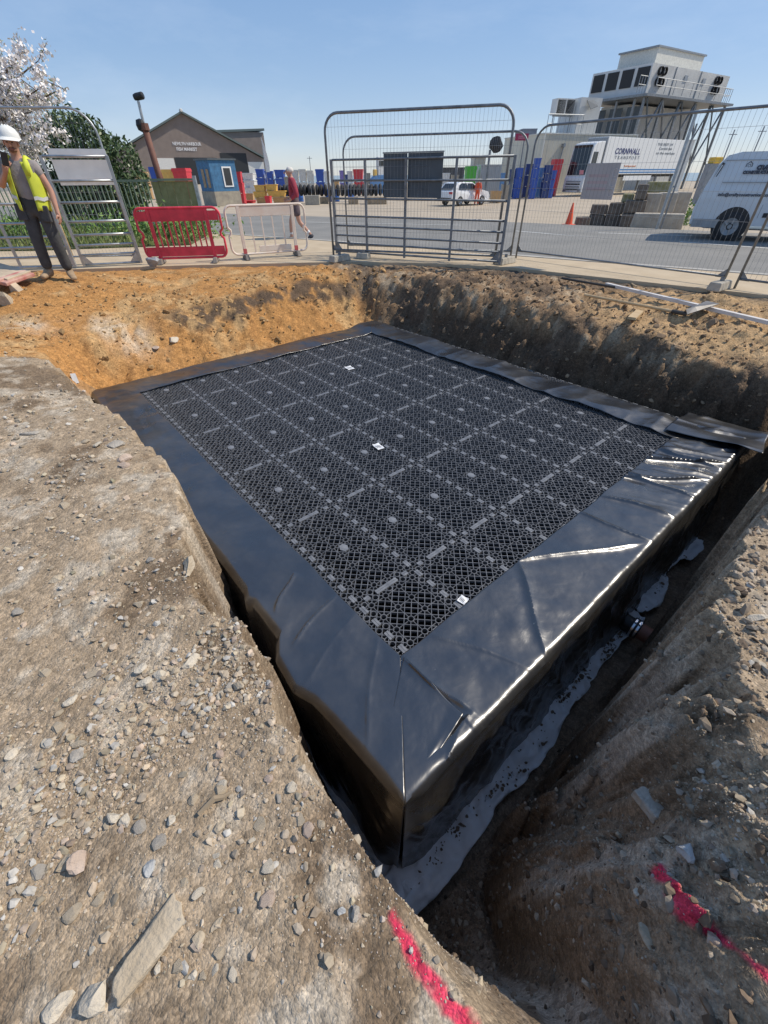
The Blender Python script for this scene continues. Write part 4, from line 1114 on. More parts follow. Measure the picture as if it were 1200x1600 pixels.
rod('black_pipe', 'thin black pipe poking out behind the white batten', 'pipe', (876, 441), (962, 456), 0.018, M_blackpipe, 0.06, parts='pipe')
t, A, B = rod('mattock', 'wooden handled tool with a flat steel head lying on the lit spoil', 'tool', (911, 468), (1068, 498), 0.019, M_wood, 0.06, parts='handle')
d = B - A; q = hit(1108, 486) + Vector((0, 0, 0.07)) - A
mb = MB(); e = q - d; m3 = e.to_track_quat('X', 'Z').to_matrix()
mb.add([d + m3 @ Vector(v_) for v_ in ((-0.02, -0.03, 0.0), (0.12, -0.06, 0.015), (e.length, -0.085, 0.03), (e.length, 0.085, 0.03), (0.12, 0.06, 0.02), (-0.02, 0.03, 0.0), (-0.02, 0, 0.05), (0.15, 0, 0.045))],
       [(0, 1, 7, 6), (6, 7, 4, 5), (1, 2, 3, 4, 7)], 0)
o = mb.build('steel_head', M_toolsteel, t); o.modifiers.new('solid', 'SOLIDIFY').thickness = 0.01
mb = MB(); mb.tube([d * 0.88, d * 1.01], 0.026, 10); mb.build('socket', M_blackpipe, t)
rod('wood_offcut', 'short pale wood offcut beside the wooden handle', 'offcut', (985, 503), (998, 491), 0.03, M_wood, 0.04, sq=(0.10, 0.03), parts='offcut')
rod('wood_stick', 'thin stick lying across the top of the right bank', 'stick', (968, 437), (992, 455), 0.013, M_wood, 0.06, parts='stick')
p0 = hit(120, 600); t = thing('tape_scrap', 'small white plastic scrap on the edge of the grey bank', 'scrap', p0 + Vector((0, 0, 0.05)), 0.6)
mb = MB(); mb.add([(-.03, 0, -.05), (.03, 0.01, -.05), (.035, 0.02, .07), (-.02, 0.0, .08)], [(0, 1, 2, 3)]); o = mb.build('scrap', M_white, t); o.modifiers.new('solid', 'SOLIDIFY').thickness = 0.003
# broom leaning on the gate
p0 = hit(124, 424)
bt_ = thing('yard_broom', 'yard broom with a long wooden handle leaning on the gate beside the worker', 'broom', p0, 0.12)
topz = above(Vector((p0.x - 0.05, p0.y + 0.1, 0)), 68, 268) - p0.z
mb = MB(); mb.tube([(0, 0, 0.09), (-0.12, 0.28, topz)], 0.014, 8); mb.build('handle', M_wood, bt_, smooth=True)
mb = MB(); mb.box((0.03, -0.02, 0.08), (0.50, 0.07, 0.04)); mb.build('head', M_blackpipe, bt_, bev=0.008)
mb = MB(); mb.box((0.03, -0.02, 0.03), (0.48, 0.06, 0.06), taper=(0.97, 0.8)); mb.build('bristles', M_rubber, bt_)
# ================================================================== PEOPLE
def skin_mesh(name, V_, E_, root, mats, sub=2, smooth=True):
    """V_: key -> (pos, (rx, ry)); one continuous surface grown round the joints"""
    keys = list(V_); ix = {k: i for i, k in enumerate(keys)}
    me = bpy.data.meshes.new(name + '_joints')
    me.from_pydata([V_[k][0] for k in keys], [(ix[a], ix[b]) for a, b in E_], [])
    ob = bpy.data.objects.new(name + '_joints', me); COL.objects.link(ob)
    ob.modifiers.new('skin', 'SKIN').use_smooth_shade = True
    for k in keys:
        r_ = V_[k][1]; r_ = r_ if isinstance(r_, tuple) else (r_, r_)
        me.skin_vertices[0].data[ix[k]].radius = r_
        me.skin_vertices[0].data[ix[k]].use_root = (k == root)
    sm = ob.modifiers.new('sub', 'SUBSURF'); sm.levels = sub; sm.render_levels = sub
    dg = bpy.context.evaluated_depsgraph_get(); dg.update()
    out = bpy.data.meshes.new_from_object(ob.evaluated_get(dg)); out.name = name
    bpy.data.objects.remove(ob); bpy.data.meshes.remove(me)
    out.materials.clear()
    for m in (mats if isinstance(mats, (list, tuple)) else [mats]): out.materials.append(m)
    out.polygons.foreach_set('use_smooth', [True] * len(out.polygons))
    return out
M_skin = mat('skin', (0.50, 0.27, 0.19), rough=0.55, var=0.08, scale=12)
M_eye = mat('eye', (0.05, 0.04, 0.04), rough=0.2, var=0.05)
M_mouth = mat('lips', (0.36, 0.13, 0.11), rough=0.5, var=0.05)
def hand_chain(V_, E_, tag_, wrist, d, side, curl):
    """palm and five fingers; d: pointing direction, side: thumb side, curl: bending direction"""
    w = Vector(wrist); d = Vector(d).normalized(); s = Vector(side).normalized(); c = Vector(curl).normalized()
    V_[tag_ + 'palm'] = (tuple(w + d * 0.055), (0.040, 0.020)); E_.append((tag_ + 'wrist', tag_ + 'palm'))
    for k, (o, l) in enumerate([(0.030, 0.062), (0.010, 0.072), (-0.010, 0.066), (-0.029, 0.052)]):
        a, b, e = tag_ + 'f%da' % k, tag_ + 'f%db' % k, tag_ + 'f%dc' % k
        V_[a] = (tuple(w + d * 0.095 + s * o), 0.010); V_[b] = (tuple(w + d * (0.095 + l * 0.5) + s * o + c * 0.012), 0.009)
        V_[e] = (tuple(w + d * (0.095 + l * 0.8) + s * o + c * 0.035), 0.0075)
        E_ += [(tag_ + 'palm', a), (a, b), (b, e)]
    V_[tag_ + 't1'] = (tuple(w + d * 0.045 + s * 0.045 + c * 0.01), 0.012); V_[tag_ + 't2'] = (tuple(w + d * 0.085 + s * 0.06 + c * 0.025), 0.009)
    E_ += [(tag_ + 'palm', tag_ + 't1'), (tag_ + 't1', tag_ + 't2')]
def person(label, loc, rz, J, cloth, group=None, hands=True, scale=1.0):
    """J: joint positions; local -y is the way the figure faces"""
    t = thing('person', label, 'person', loc, rz, group); t.scale = (scale,) * 3
    V_ = {'pelvis': (J['pelvis'], (0.135, 0.10)), 'waist': (J['waist'], (0.125, 0.095)), 'chest': (J['chest'], (0.150, 0.105)), 'neckb': (J['neckb'], (0.075, 0.065)), 'neck': (J['neck'], (0.052, 0.052)),
          'skull': (J['skull'], (0.084, 0.098)), 'crown': (J['crown'], (0.072, 0.084))}
    E_ = [('pelvis', 'waist'), ('waist', 'chest'), ('chest', 'neckb'), ('neckb', 'neck'), ('neck', 'skull'), ('skull', 'crown')]
    for s in 'lr':
        V_[s + 'sh'] = (J[s + 'sh'], 0.062); V_[s + 'el'] = (J[s + 'el'], 0.043); V_[s + 'wrist'] = (J[s + 'wr'], 0.029)
        V_[s + 'fo'] = (tuple((Vector(J[s + 'el']) * 0.7 + Vector(J[s + 'wr']) * 0.3)), 0.042)
        E_ += [('chest', s + 'sh'), (s + 'sh', s + 'el'), (s + 'el', s + 'fo'), (s + 'fo', s + 'wrist')]
        hand_chain(V_, E_, s, J[s + 'wr'], J[s + 'hd'], J[s + 'hs'], J[s + 'hc'])
        V_[s + 'hip'] = (J[s + 'hip'], 0.088); V_[s + 'kn'] = (J[s + 'kn'], 0.056); V_[s + 'an'] = (J[s + 'an'], 0.040); V_[s + 'toe'] = (J[s + 'toe'], (0.042, 0.03))
        V_[s + 'ca'] = (tuple(Vector(J[s + 'kn']) * 0.65 + Vector(J[s + 'an']) * 0.35), 0.058)
        E_ += [('pelvis', s + 'hip'), (s + 'hip', s + 'kn'), (s + 'kn', s + 'ca'), (s + 'ca', s + 'an'), (s + 'an', s + 'toe')]
    link('body', skin_mesh('body', V_, E_, 'pelvis', M_skin), t)
    # face
    sk = Vector(J['skull']); fw = Vector(J.get('face', (0, -1, 0))).normalized(); up = Vector((0, 0, 1)); rt = fw.cross(up).normalized()
    mb = MB()
    co, fs = ico_stone(3, 2); co = co / np.linalg.norm(co, axis=1)[:, None]
    def ball(nm, c, r3, m):
        F_ = Matrix((rt, fw, up)).transposed()
        vs = [tuple(Vector(c) + F_ @ Vector((p[0] * r3[0], p[1] * r3[1], p[2] * r3[2]))) for p in co]
        b_ = MB(); b_.add(vs, [tuple(f) for f in fs]); return b_.build(nm, m, t, smooth=True)
    for s in (-1, 1):
        ball('eye', sk + rt * (0.030 * s) + fw * 0.086 + up * 0.018, (0.011, 0.008, 0.008), M_eye)
        ball('ear', sk + rt * (0.078 * s) - fw * 0.005 + up * 0.005, (0.012, 0.022, 0.032), M_skin)
    ball('nose', sk + fw * 0.102 - up * 0.012, (0.014, 0.020, 0.026), M_skin)
    ball('mouth', sk + fw * 0.084 - up * 0.050, (0.026, 0.012, 0.007), M_mouth)
    for nm, keys, edges, root, m in cloth:
        Vc = {}
        for k, r_ in keys.items(): Vc[k] = (J[k] if k in J else tuple(V_[k][0]), r_)
        link(nm, skin_mesh(nm, Vc, edges, root, m), t)
    return t, ball
def shoe(t, an, toe, m, w=0.052, name='boot', tall=0.10):
    A, B = Vector(an), Vector(toe); d = Vector((B.x - A.x, B.y - A.y, 0)).normalized()
    heel = A - d * 0.06; heel.z = A.z - 0.045
    V_ = {'a': (tuple(A + Vector((0, 0, tall * 0.6))), w * 0.95), 'b': (tuple(A), w), 'h': (tuple(heel), (w * 0.85, w * 0.75)), 'm': (tuple(A * 0.45 + B * 0.55 + Vector((0, 0, 0.0))), (w * 1.0, w * 0.85)), 't': (tuple(B + d * 0.04), (w * 0.95, w * 0.65))}
    link(name, skin_mesh(name, V_, [('a', 'b'), ('b', 'h'), ('b', 'm'), ('m', 't')], 'b', m), t)
# ---- the worker with the phone
Mx_shirt = mat('grey_tshirt', (0.30, 0.27, 0.265), rough=0.9, var=0.12, scale=9, bump=0.3, bscale=30)
Mx_trous = mat('charcoal_trousers', (0.045, 0.046, 0.048), rough=0.9, col2=(0.085, 0.085, 0.085), scale=8, bump=0.3, bscale=30)
Mx_vest = mat('yellow_vest', (0.62, 0.68, 0.06), rough=0.7, var=0.12, scale=6)
Mx_boot = mat('tan_boot', (0.34, 0.24, 0.15), rough=0.8, var=0.2, scale=10)
Mx_hat = mat('white_helmet', (0.80, 0.80, 0.76), rough=0.35, var=0.04)
Mx_stub = mat('brown_beard', (0.22, 0.11, 0.07), rough=0.9, var=0.2)
Mx_band = mat('reflective_band', (0.62, 0.63, 0.62), rough=0.4, var=0.06)
J = dict(pelvis=(0, 0, .96), waist=(0, .01, 1.12), chest=(0, .01, 1.33), neckb=(0, .01, 1.455), neck=(0, -.005, 1.52), skull=(0.005, -.03, 1.625), crown=(0.005, -.02, 1.70),
         lsh=(-.185, 0, 1.41), lel=(-.285, -.08, 1.15), lwr=(-.09, -.27, 1.315), lhd=(.55, -.12, .75), lhs=(-.4, -.7, .2), lhc=(.2, .8, .2),
         rsh=(.185, 0, 1.41), rel=(.275, .02, 1.14), rwr=(.30, -.05, .90), rhd=(.08, -.1, -1), rhs=(0, -1, 0), rhc=(-1, -.1, 0),
         lhip=(-.095, 0, .90), lkn=(-.115, -.03, .50), lan=(-.13, .02, .10), ltoe=(-.17, -.13, .045),
         rhip=(.095, 0, .90), rkn=(.135, -.03, .50), ran=(.16, .02, .10), rtoe=(.24, -.11, .045), face=(.25, -1, -.05))
p = hit(95, 437); man_p = Vector((p.x, p.y, p.z))
cl = [('trousers', {'waist2': (0.150, 0.118), 'pelvis': (0.165, 0.128), 'lhip': 0.112, 'lkn': 0.085, 'lsh2': 0.078, 'rhip': 0.112, 'rkn': 0.085, 'rsh2': 0.078},
       [('waist2', 'pelvis'), ('pelvis', 'lhip'), ('lhip', 'lkn'), ('lkn', 'lsh2'), ('pelvis', 'rhip'), ('rhip', 'rkn'), ('rkn', 'rsh2')], 'pelvis', Mx_trous),
      ('tshirt', {'hem': (0.178, 0.138), 'waist': (0.168, 0.132), 'chest': (0.178, 0.132), 'neckb': (0.085, 0.075), 'lsh': 0.082, 'lsl': 0.070, 'rsh': 0.082, 'rsl': 0.07},
       [('hem', 'waist'), ('waist', 'chest'), ('chest', 'neckb'), ('chest', 'lsh'), ('lsh', 'lsl'), ('chest', 'rsh'), ('rsh', 'rsl')], 'chest', Mx_shirt)]
J.update(waist2=(0, .005, 1.10), lsh2=(-.13, .015, .13), rsh2=(.158, .015, .13), hem=(0, .005, 0.95), lsl=(-.25, -.05, 1.25), rsl=(.235, .01, 1.27), rcu=(.298, -.035, .96))
t, ball = person('worker in white helmet and open yellow vest holding a phone by the gate', man_p, 0.18, J, cl)
t.rotation_euler = (0, 0.085, 0.18)
# vest: open shell round the torso
nv_, na_ = 14, 30; vs = []
for i in range(nv_):
    f = i / (nv_ - 1); z = 0.90 + 0.545 * f
    rx = 0.205 + 0.018 * math.sin(f * PI) - 0.05 * max(0, f - 0.8) * 5 * 0.6; ry = 0.158 - 0.02 * max(0, f - 0.8) * 5 * 0.6 + 0.03 * (1 - f)
    op = 0.50 - 0.10 * f
    for j in range(na_):
        a_ = -PI / 2 + op + (2 * PI - 2 * op) * j / (na_ - 1)
        vs.append((rx * math.cos(a_), 0.005 + ry * math.sin(a_), z + 0.012 * math.sin(j * 1.7) * (1 - f)))
mb = MB(); mb.add(vs, [(i * na_ + j, i * na_ + j + 1, (i + 1) * na_ + j + 1, (i + 1) * na_ + j) for i in range(nv_ - 1) for j in range(na_ - 1)])
o = mb.build('vest', Mx_vest, t, smooth=True); o.modifiers.new('solid', 'SOLIDIFY').thickness = 0.006
mb = MB(); sel = [vs[k] for k in range(len(vs))]
rows = (3, 4)
bv = [tuple(Vector(vs[r_ * na_ + j]) * 1.0 + Vector((vs[r_ * na_ + j][0], vs[r_ * na_ + j][1], 0)).normalized() * 0.012) for r_ in rows for j in range(na_)]
mb.add(bv, [(j, j + 1, na_ + j + 1, na_ + j) for j in range(na_ - 1)]); o = mb.build('reflective_band', Mx_band, t, smooth=True)
for s, e in ((-.13, -.155), (.13, .155)):
    mb = MB(); mb.tube([(s * 0.9, -0.125, 1.30), (s * 0.95, -0.105, 1.42), (s * 0.85, -0.02, 1.487), (s * 0.9, 0.08, 1.45)], 0.034, 8); mb.build('vest_strap', Mx_vest, t, smooth=True)
# helmet, beard
prof = [(0.0, 0.125), (0.05, 0.12), (0.09, 0.095), (0.115, 0.05), (0.122, 0.0), (0.122, -0.01)]
mb = MB(); mb.lathe([(r_, z) for r_, z in prof], 20, (0.005, -0.012, 1.685)); mb.add([(0.005 + 0.13 * math.cos(a_), -0.012 + (0.135 if math.sin(a_) > 0 else 0.20) * math.sin(a_), 1.678 - (0.02 if math.sin(a_) < 0 else 0)) for a_ in [2 * PI * k / 20 for k in range(20)]] + [(0.005 + 0.115 * math.cos(a_), -0.012 + 0.115 * math.sin(a_), 1.695) for a_ in [2 * PI * k / 20 for k in range(20)]], [(k, (k + 1) % 20, 20 + (k + 1) % 20, 20 + k) for k in range(20)])
for k in (-1, 0, 1): mb.tube([(0.005 + 0.03 * k, -0.10, 1.745), (0.005 + 0.03 * k, -0.03, 1.812), (0.005 + 0.03 * k, 0.06, 1.79)], 0.009, 5)
mb.build('helmet', Mx_hat, t, smooth=True)
ball('beard', Vector(J['skull']) + Vector((0.01, -0.045, -0.062)), (0.052, 0.045, 0.032), Mx_stub)
shoe(t, J['lan'], J['ltoe'], Mx_boot); shoe(t, J['ran'], J['rtoe'], Mx_boot)
for x in (-.15, .15):
    mb = MB(); mb.box((x, -0.105, 0.87), (0.13, 0.05, 0.20), taper=(0.95, 0.7)); mb.build('holster_pocket', Mx_trous, t, bev=0.015)
ph = thing('phone', 'dark mobile phone held up in the worker\'s hand', 'phone', man_p + Matrix.Rotation(0.18, 3, 'Z') @ Matrix.Rotation(0.085, 3, 'Y') @ Vector((0.0, -0.345, 1.46)), 0.5, rot=(0.15, 0.25, 0.5))
mb = MB(); mb.box((0, 0, 0), (0.074, 0.010, 0.150)); mb.build('case', mat('phone_case', (0.02, 0.02, 0.022), rough=0.3), ph, bev=0.004)
mb = MB(); mb.box((0, 0.0065, 0), (0.068, 0.002, 0.142)); mb.build('screen', mat('phone_glass', (0.012, 0.012, 0.014), rough=0.08), ph)
# ---- the man in the maroon jumper, walking past to the left
Mw_j = mat('maroon_jumper', (0.30, 0.035, 0.060), rough=0.85, var=0.15, scale=10, bump=0.3, bscale=30)
Mw_s = mat('dark_shorts', (0.07, 0.055, 0.065), rough=0.9, col2=(0.15, 0.11, 0.12), scale=16)
Mw_sock = mat('white_sock', (0.74, 0.73, 0.72), rough=0.9, var=0.05)
Mw_shoe = mat('dark_trainer', (0.05, 0.05, 0.06), rough=0.7, var=0.2)
Mw_hair = mat('white_hair', (0.66, 0.63, 0.58), rough=0.8, var=0.1, scale=30)
J = dict(pelvis=(0, 0, .93), waist=(0, -.005, 1.08), chest=(0, -.03, 1.29), neckb=(0, -.035, 1.42), neck=(0, -.05, 1.46), skull=(0, -.075, 1.545), crown=(0, -.065, 1.615),
         lsh=(-.175, -.02, 1.37), lel=(-.24, .05, 1.12), lwr=(-.17, -.13, .97), lhd=(.1, -1, -.1), lhs=(.2, 0, 1), lhc=(.7, 0, -.3),
         rsh=(.175, -.02, 1.37), rel=(.24, .06, 1.12), rwr=(.22, -.12, .96), rhd=(-.1, -1, -.1), rhs=(-.2, 0, 1), rhc=(-.7, 0, -.3),
         lhip=(-.085, 0, .87), lkn=(-.09, -.15, .50), lan=(-.09, -.19, .10), ltoe=(-.10, -.33, .05),
         rhip=(.085, 0, .87), rkn=(.09, .05, .48), ran=(.09, .32, .17), rtoe=(.10, .23, .06), face=(0, -1, 0),
         hem=(0, 0, .97), lcu=(-.178, -.10, 0.985), rcu=(.222, -.09, .975), lsn=(-.09, -.13, .60), rsn=(.09, .02, .58), lk1=(-.09, -.185, .15), lk2=(-.09, -.17, .28), rk1=(.09, .29, .20), rk2=(.09, .21, .30))
cl = [('shorts', {'waist': (0.128, 0.105), 'pelvis': (0.158, 0.128), 'lhip': 0.108, 'lsn': 0.100, 'rhip': 0.108, 'rsn': 0.100}, [('waist', 'pelvis'), ('pelvis', 'lhip'), ('lhip', 'lsn'), ('pelvis', 'rhip'), ('rhip', 'rsn')], 'pelvis', Mw_s),
      ('jumper', {'hem': (0.165, 0.135), 'waist': (0.160, 0.130), 'chest': (0.172, 0.132), 'neckb': (0.078, 0.075), 'lsh': 0.082, 'lel': 0.066, 'lcu': 0.046, 'rsh': 0.082, 'rel': 0.066, 'rcu': 0.046},
       [('hem', 'waist'), ('waist', 'chest'), ('chest', 'neckb'), ('chest', 'lsh'), ('lsh', 'lel'), ('lel', 'lcu'), ('chest', 'rsh'), ('rsh', 'rel'), ('rel', 'rcu')], 'chest', Mw_j),
      ('sock', {'lk1': 0.048, 'lk2': 0.050}, [('lk1', 'lk2')], 'lk1', Mw_sock), ('sock', {'rk1': 0.048, 'rk2': 0.050}, [('rk1', 'rk2')], 'rk1', Mw_sock)]
p = at_z(468, 378, -0.1)
t, ball = person('white haired man in maroon jumper and shorts walking left past the pale barrier', p, -1.40, J, cl)
ball('hair', Vector(J['skull']) + Vector((0, 0.030, 0.040)), (0.090, 0.095, 0.078), Mw_hair); t.scale = (1.14, 1.14, 1.05)
shoe(t, J['lan'], J['ltoe'], Mw_shoe, 0.045, 'trainer', 0.05); shoe(t, J['ran'], J['rtoe'], Mw_shoe, 0.045, 'trainer', 0.05)
mb = MB(); mb.box((0, -0.168, 1.562), (0.12, 0.006, 0.028)); mb.build('glasses', M_eye, t)
# ---- worker in orange beside the white car
Mo = mat('orange_workwear', (0.78, 0.10, 0.03), rough=0.8, var=0.12)
J = dict(pelvis=(0, 0, .95), waist=(0, .01, 1.10), chest=(0, .0, 1.31), neckb=(0, -.01, 1.44), neck=(0, -.02, 1.50), skull=(0, -.04, 1.60), crown=(0, -.03, 1.68),
         lsh=(-.18, 0, 1.39), lel=(-.25, -.02, 1.12), lwr=(-.22, -.16, .95), lhd=(.1, -1, -.4), lhs=(.5, 0, .8), lhc=(.6, 0, -.4), rsh=(.18, 0, 1.39), rel=(.25, -.02, 1.12), rwr=(.22, -.16, .95), rhd=(-.1, -1, -.4), rhs=(-.5, 0, .8), rhc=(-.6, 0, -.4),
         lhip=(-.09, 0, .89), lkn=(-.10, -.04, .49), lan=(-.10, .03, .09), ltoe=(-.11, -.11, .045), rhip=(.09, 0, .89), rkn=(.11, .0, .49), ran=(.12, .08, .09), rtoe=(.13, -.06, .045), hem=(0, .0, 1.0), lcu=(-.222, -.14, .97), rcu=(.222, -.14, .97))
cl = [('overall', {'chest': (0.172, 0.130), 'waist': (0.155, 0.122), 'pelvis': (0.160, 0.125), 'neckb': (0.08, 0.07), 'lsh': 0.08, 'lel': 0.064, 'lcu': 0.05, 'rsh': 0.08, 'rel': 0.064, 'rcu': 0.05, 'lhip': 0.105, 'lkn': 0.078, 'lan': 0.068, 'rhip': 0.105, 'rkn': 0.078, 'ran': 0.068},
       [('pelvis', 'waist'), ('waist', 'chest'), ('chest', 'neckb'), ('chest', 'lsh'), ('lsh', 'lel'), ('lel', 'lcu'), ('chest', 'rsh'), ('rsh', 'rel'), ('rel', 'rcu'), ('pelvis', 'lhip'), ('lhip', 'lkn'), ('lkn', 'lan'), ('pelvis', 'rhip'), ('rhip', 'rkn'), ('rkn', 'ran')], 'pelvis', Mo)]
pw = at_g(744, 321)
t, ball = person('person in orange overalls standing at the open door of the white car', pw, 2.6, J, cl)
ball('hair', Vector(J['skull']) + Vector((0, 0.02, 0.05)), (0.082, 0.092, 0.072), Mx_stub)
shoe(t, J['lan'], J['ltoe'], Mw_shoe, 0.05); shoe(t, J['ran'], J['rtoe'], Mw_shoe, 0.05)
# ================================================================== BEYOND THE ROAD
def col_mat(name, c, rough=0.5, var=0.12, **k): return mat(name, c, rough=rough, var=var, **k)
def wave_mat(name, c, scale, axis='X', bump=1.0, rough=0.55):
    """profiled metal cladding"""
    m = mat(name, c, rough=rough, var=0.08, scale=0.7)
    n = m.node_tree.nodes; l = m.node_tree.links; b = n['Principled BSDF']
    tc = n.new('ShaderNodeTexCoord'); w = n.new('ShaderNodeTexWave'); w.bands_direction = axis; w.inputs['Scale'].default_value = scale
    l.new(tc.outputs['Object'], w.inputs['Vector']); bp = n.new('ShaderNodeBump'); bp.inputs['Strength'].default_value = bump; bp.inputs['Distance'].default_value = 0.06
    l.new(w.outputs['Fac'], bp.inputs['Height']); l.new(bp.outputs[0], b.inputs['Normal'])
    return m
def ground_thing(name, label, cat, px, rz=0.0, group=None):
    p = at_g(*px); return thing(name, label, cat, p, rz, group), p, mpp(p)
M_wframe = mat('white_paint', (0.80, 0.80, 0.78), rough=0.5, var=0.05)
M_glass = mat('window_glass', (0.03, 0.035, 0.04), rough=0.06, var=0.1, ior=1.6)
# ---- fish market hall
M_clad = wave_mat('taupe_cladding', (0.30, 0.245, 0.215), 2.4)
M_roofg = mat('grey_green_roof', (0.13, 0.165, 0.16), rough=0.5, var=0.1)
M_whitew = mat('white_wall', (0.74, 0.73, 0.68), rough=0.7, var=0.06)
M_void = mat('dark_doorway', (0.03, 0.035, 0.04), rough=0.7, var=0.1)
M_letter = mat('white_lettering', (0.85, 0.85, 0.85), rough=0.5, var=0.02)
P = at_g(283, 288.5); rz = 0.50; D_ = Vector((math.cos(rz), math.sin(rz), 0)); Q = P + D_
fm = thing('fish_market', 'taupe clad gabled fish market hall with white lettering over its doors', 'building', P, rz)
def fp(u, v):
    s_, z = plane_pt(u, v, P, Q); return s_, z - P.z
xr, zr = fp(283, 176); xe, ze = fp(407, 247); xw = fp(412, 255)[0] - 0.2
hw = xw - xr; ze2 = ze
poly = [(xr - hw, -0.3), (xr + hw, -0.3), (xr + hw, ze2 - 0.1), (xr, zr - 0.15), (xr - hw, ze2 - 0.1)]
mb = MB(); mb.prism(poly, 38, Matrix.Translation((0, 0.02, 0))); mb.build('wall', M_clad, fm)
for s in (-1, 1):
    mb = MB(); L_ = math.hypot(hw + 0.6, zr - ze2); an = math.atan2(zr - ze2, hw + 0.6) * s
    mb.box((xr + s * (hw + 0.6) / 2, 18.7, (zr + ze2) / 2 + 0.12), (L_ + 0.2, 39.2, 0.42), rot=Matrix.Rotation(an, 3, 'Y')); mb.build('roof_slope', M_roofg, fm)
mb = MB(); mb.lathe([(0, -0.7), (0.32, -0.66), (0.42, -0.3), (0.42, 0.8), (0, 0.8)], 12, (xr, -0.4, zr + 0.45), axis='Y'); mb.build('ridge_vent', M_whitew, fm)
for nm, (u0, v0), (u1, v1) in [('doorway', (272, 246), (338, 300)), ('doorway', (343, 239), (384, 300))]:
    x0, z1_ = fp(u0, v0); x1, _z = fp(u1, v0)
    mb = MB(); mb.box(((x0 + x1) / 2, 0.0, z1_ / 2 - 0.1), (x1 - x0, 0.12, z1_ + 0.2)); mb.build(nm, M_void, fm)
for (u0, v0), (u1, v1) in [((240, 247), (271, 300)), ((387, 253), (411.5, 300))]:
    x0, z1_ = fp(u0, v0); x1, _z = fp(u1, v0)
    mb = MB(); mb.box(((x0 + x1) / 2, -0.03, z1_ / 2 - 0.1), (x1 - x0, 0.1, z1_ + 0.2)); mb.build('white_panel', M_whitew, fm)
for body, (u, v), wpx in [('NEWLYN HARBOUR', (292, 225), 44), ('FISH MARKET', (292, 233.5), 32)]:
    x, z = fp(u, v); xa_ = fp(u - wpx / 2, v)[0]; xb_ = fp(u + wpx / 2, v)[0]
    me = text_mesh('lettering', body, 1.0, M_letter, 0.02, bold=0.02)
    w_ = max(q.co.x for q in me.vertices) - min(q.co.x for q in me.vertices); s_ = (xb_ - xa_) / w_
    me.transform(Matrix.Diagonal((s_, max(s_, 1.05), 1, 1))); link('lettering', me, fm, (x, -0.06, z), (PI / 2, 0, 0))
P2 = at_g(392, 287); t = thing('back_hall', 'second taupe hall rising behind the right eave of the fish market', 'building', P2 + Vector((-3.0, 26, 0)), rz)
pz = above(t.location, 386, 206) + 0.5
mb = MB(); mb.box((-4, 4, pz / 2), (16, 8, pz)); mb.build('wall', M_clad, t)
mb = MB(); mb.box((-4, 4, pz + 0.31), (16.8, 9, 0.6), rot=Matrix.Rotation(-0.05, 3, 'Y')); mb.build('roof', M_roofg, t)

# ---- boxes, tubs and bins stacked on the quay
TUBM = {'blue': col_mat('blue_tub', (0.035, 0.10, 0.42)), 'navy': col_mat('navy_tub', (0.03, 0.06, 0.20)), 'white': col_mat('white_tub', (0.72, 0.72, 0.70)), 'red': col_mat('red_tub', (0.62, 0.045, 0.06)),
        'yellow': col_mat('yellow_box', (0.72, 0.46, 0.12)), 'ochre': col_mat('brown_box', (0.52, 0.33, 0.15)), 'green': col_mat('green_tub', (0.10, 0.48, 0.06)), 'cream': col_mat('cream_tank', (0.70, 0.68, 0.60)), 'lilac': col_mat('lilac_tub', (0.26, 0.20, 0.50)), 'teal': col_mat('pale_blue_tub', (0.12, 0.28, 0.55)), 'crate': col_mat('grey_crate', (0.36, 0.33, 0.27))}
def tub_mesh(c):
    mb = MB(); w = 0.5; T = 0.06
    o = [(-w, -w), (w, -w), (w, w), (-w, w)]; k = 0.84
    vs = [(x * k, y * k, 0.06) for x, y in o] + [(x, y, 1) for x, y in o] + [(x * 0.88, y * 0.88, 1) for x, y in o] + [(x * 0.82, y * 0.82, 0.2) for x, y in o]
    fs = [(3, 2, 1, 0)] + [(i, (i + 1) % 4, (i + 1) % 4 + 4, i + 4) for i in range(4)] + [(i + 4, (i + 1) % 4 + 4, (i + 1) % 4 + 8, i + 8) for i in range(4)] + [(i + 8, (i + 1) % 4 + 8, (i + 1) % 4 + 12, i + 12) for i in range(4)] + [(12, 13, 14, 15)]
    mb.add(vs, fs)
    for x in (-0.33, 0.33): mb.box((x, 0, 0.03), (0.2, 0.9, 0.06))
    mb.box((0, 0, 0.93), (1.05, 1.05, 0.08))
    return mb.mesh('fish_tub', TUBM[c])
TUBS = {c: tub_mesh(c) for c in TUBM}
def stack(c, u0, u1, vb, vt, n, lab, cat='tub', group=None, dd=0.0, name='fish_tub', rz=0.0, base=None):
    """n tubs piled between two photo rows, standing on the quay"""
    p = at_g((u0 + u1) / 2, vb); 
    if dd: p = p + Vector((p.x, p.y, 0)).normalized() * dd
    w = (u1 - u0) * mpp(p); h0 = 0.0
    zt_ = above(p, (u0 + u1) / 2, vt); h = (zt_ - p.z - h0) / n
    for k in range(n):
        o = link(name, TUBS[c], loc=(p.x + random.uniform(-.04, .04), p.y + random.uniform(-.04, .04), p.z + h0 + k * h), rot=(0, 0, rz + random.uniform(-.06, .06)))
        o.scale = (w * random.uniform(0.95, 1.0), max(w, 0.7), h * 0.985)
        lb = lab if isinstance(lab, str) else lab[k]
        tag(o, lb, cat, group)
    return p
def lv(base, n):
    if n == 1: return base
    nm = {2: ['bottom', 'top'], 3: ['bottom', 'middle', 'topmost'], 4: ['lowest', 'second lowest', 'second highest', 'topmost'], 5: ['lowest', 'second lowest', 'middle', 'second highest', 'topmost']}[n]
    return [base % q for q in nm]
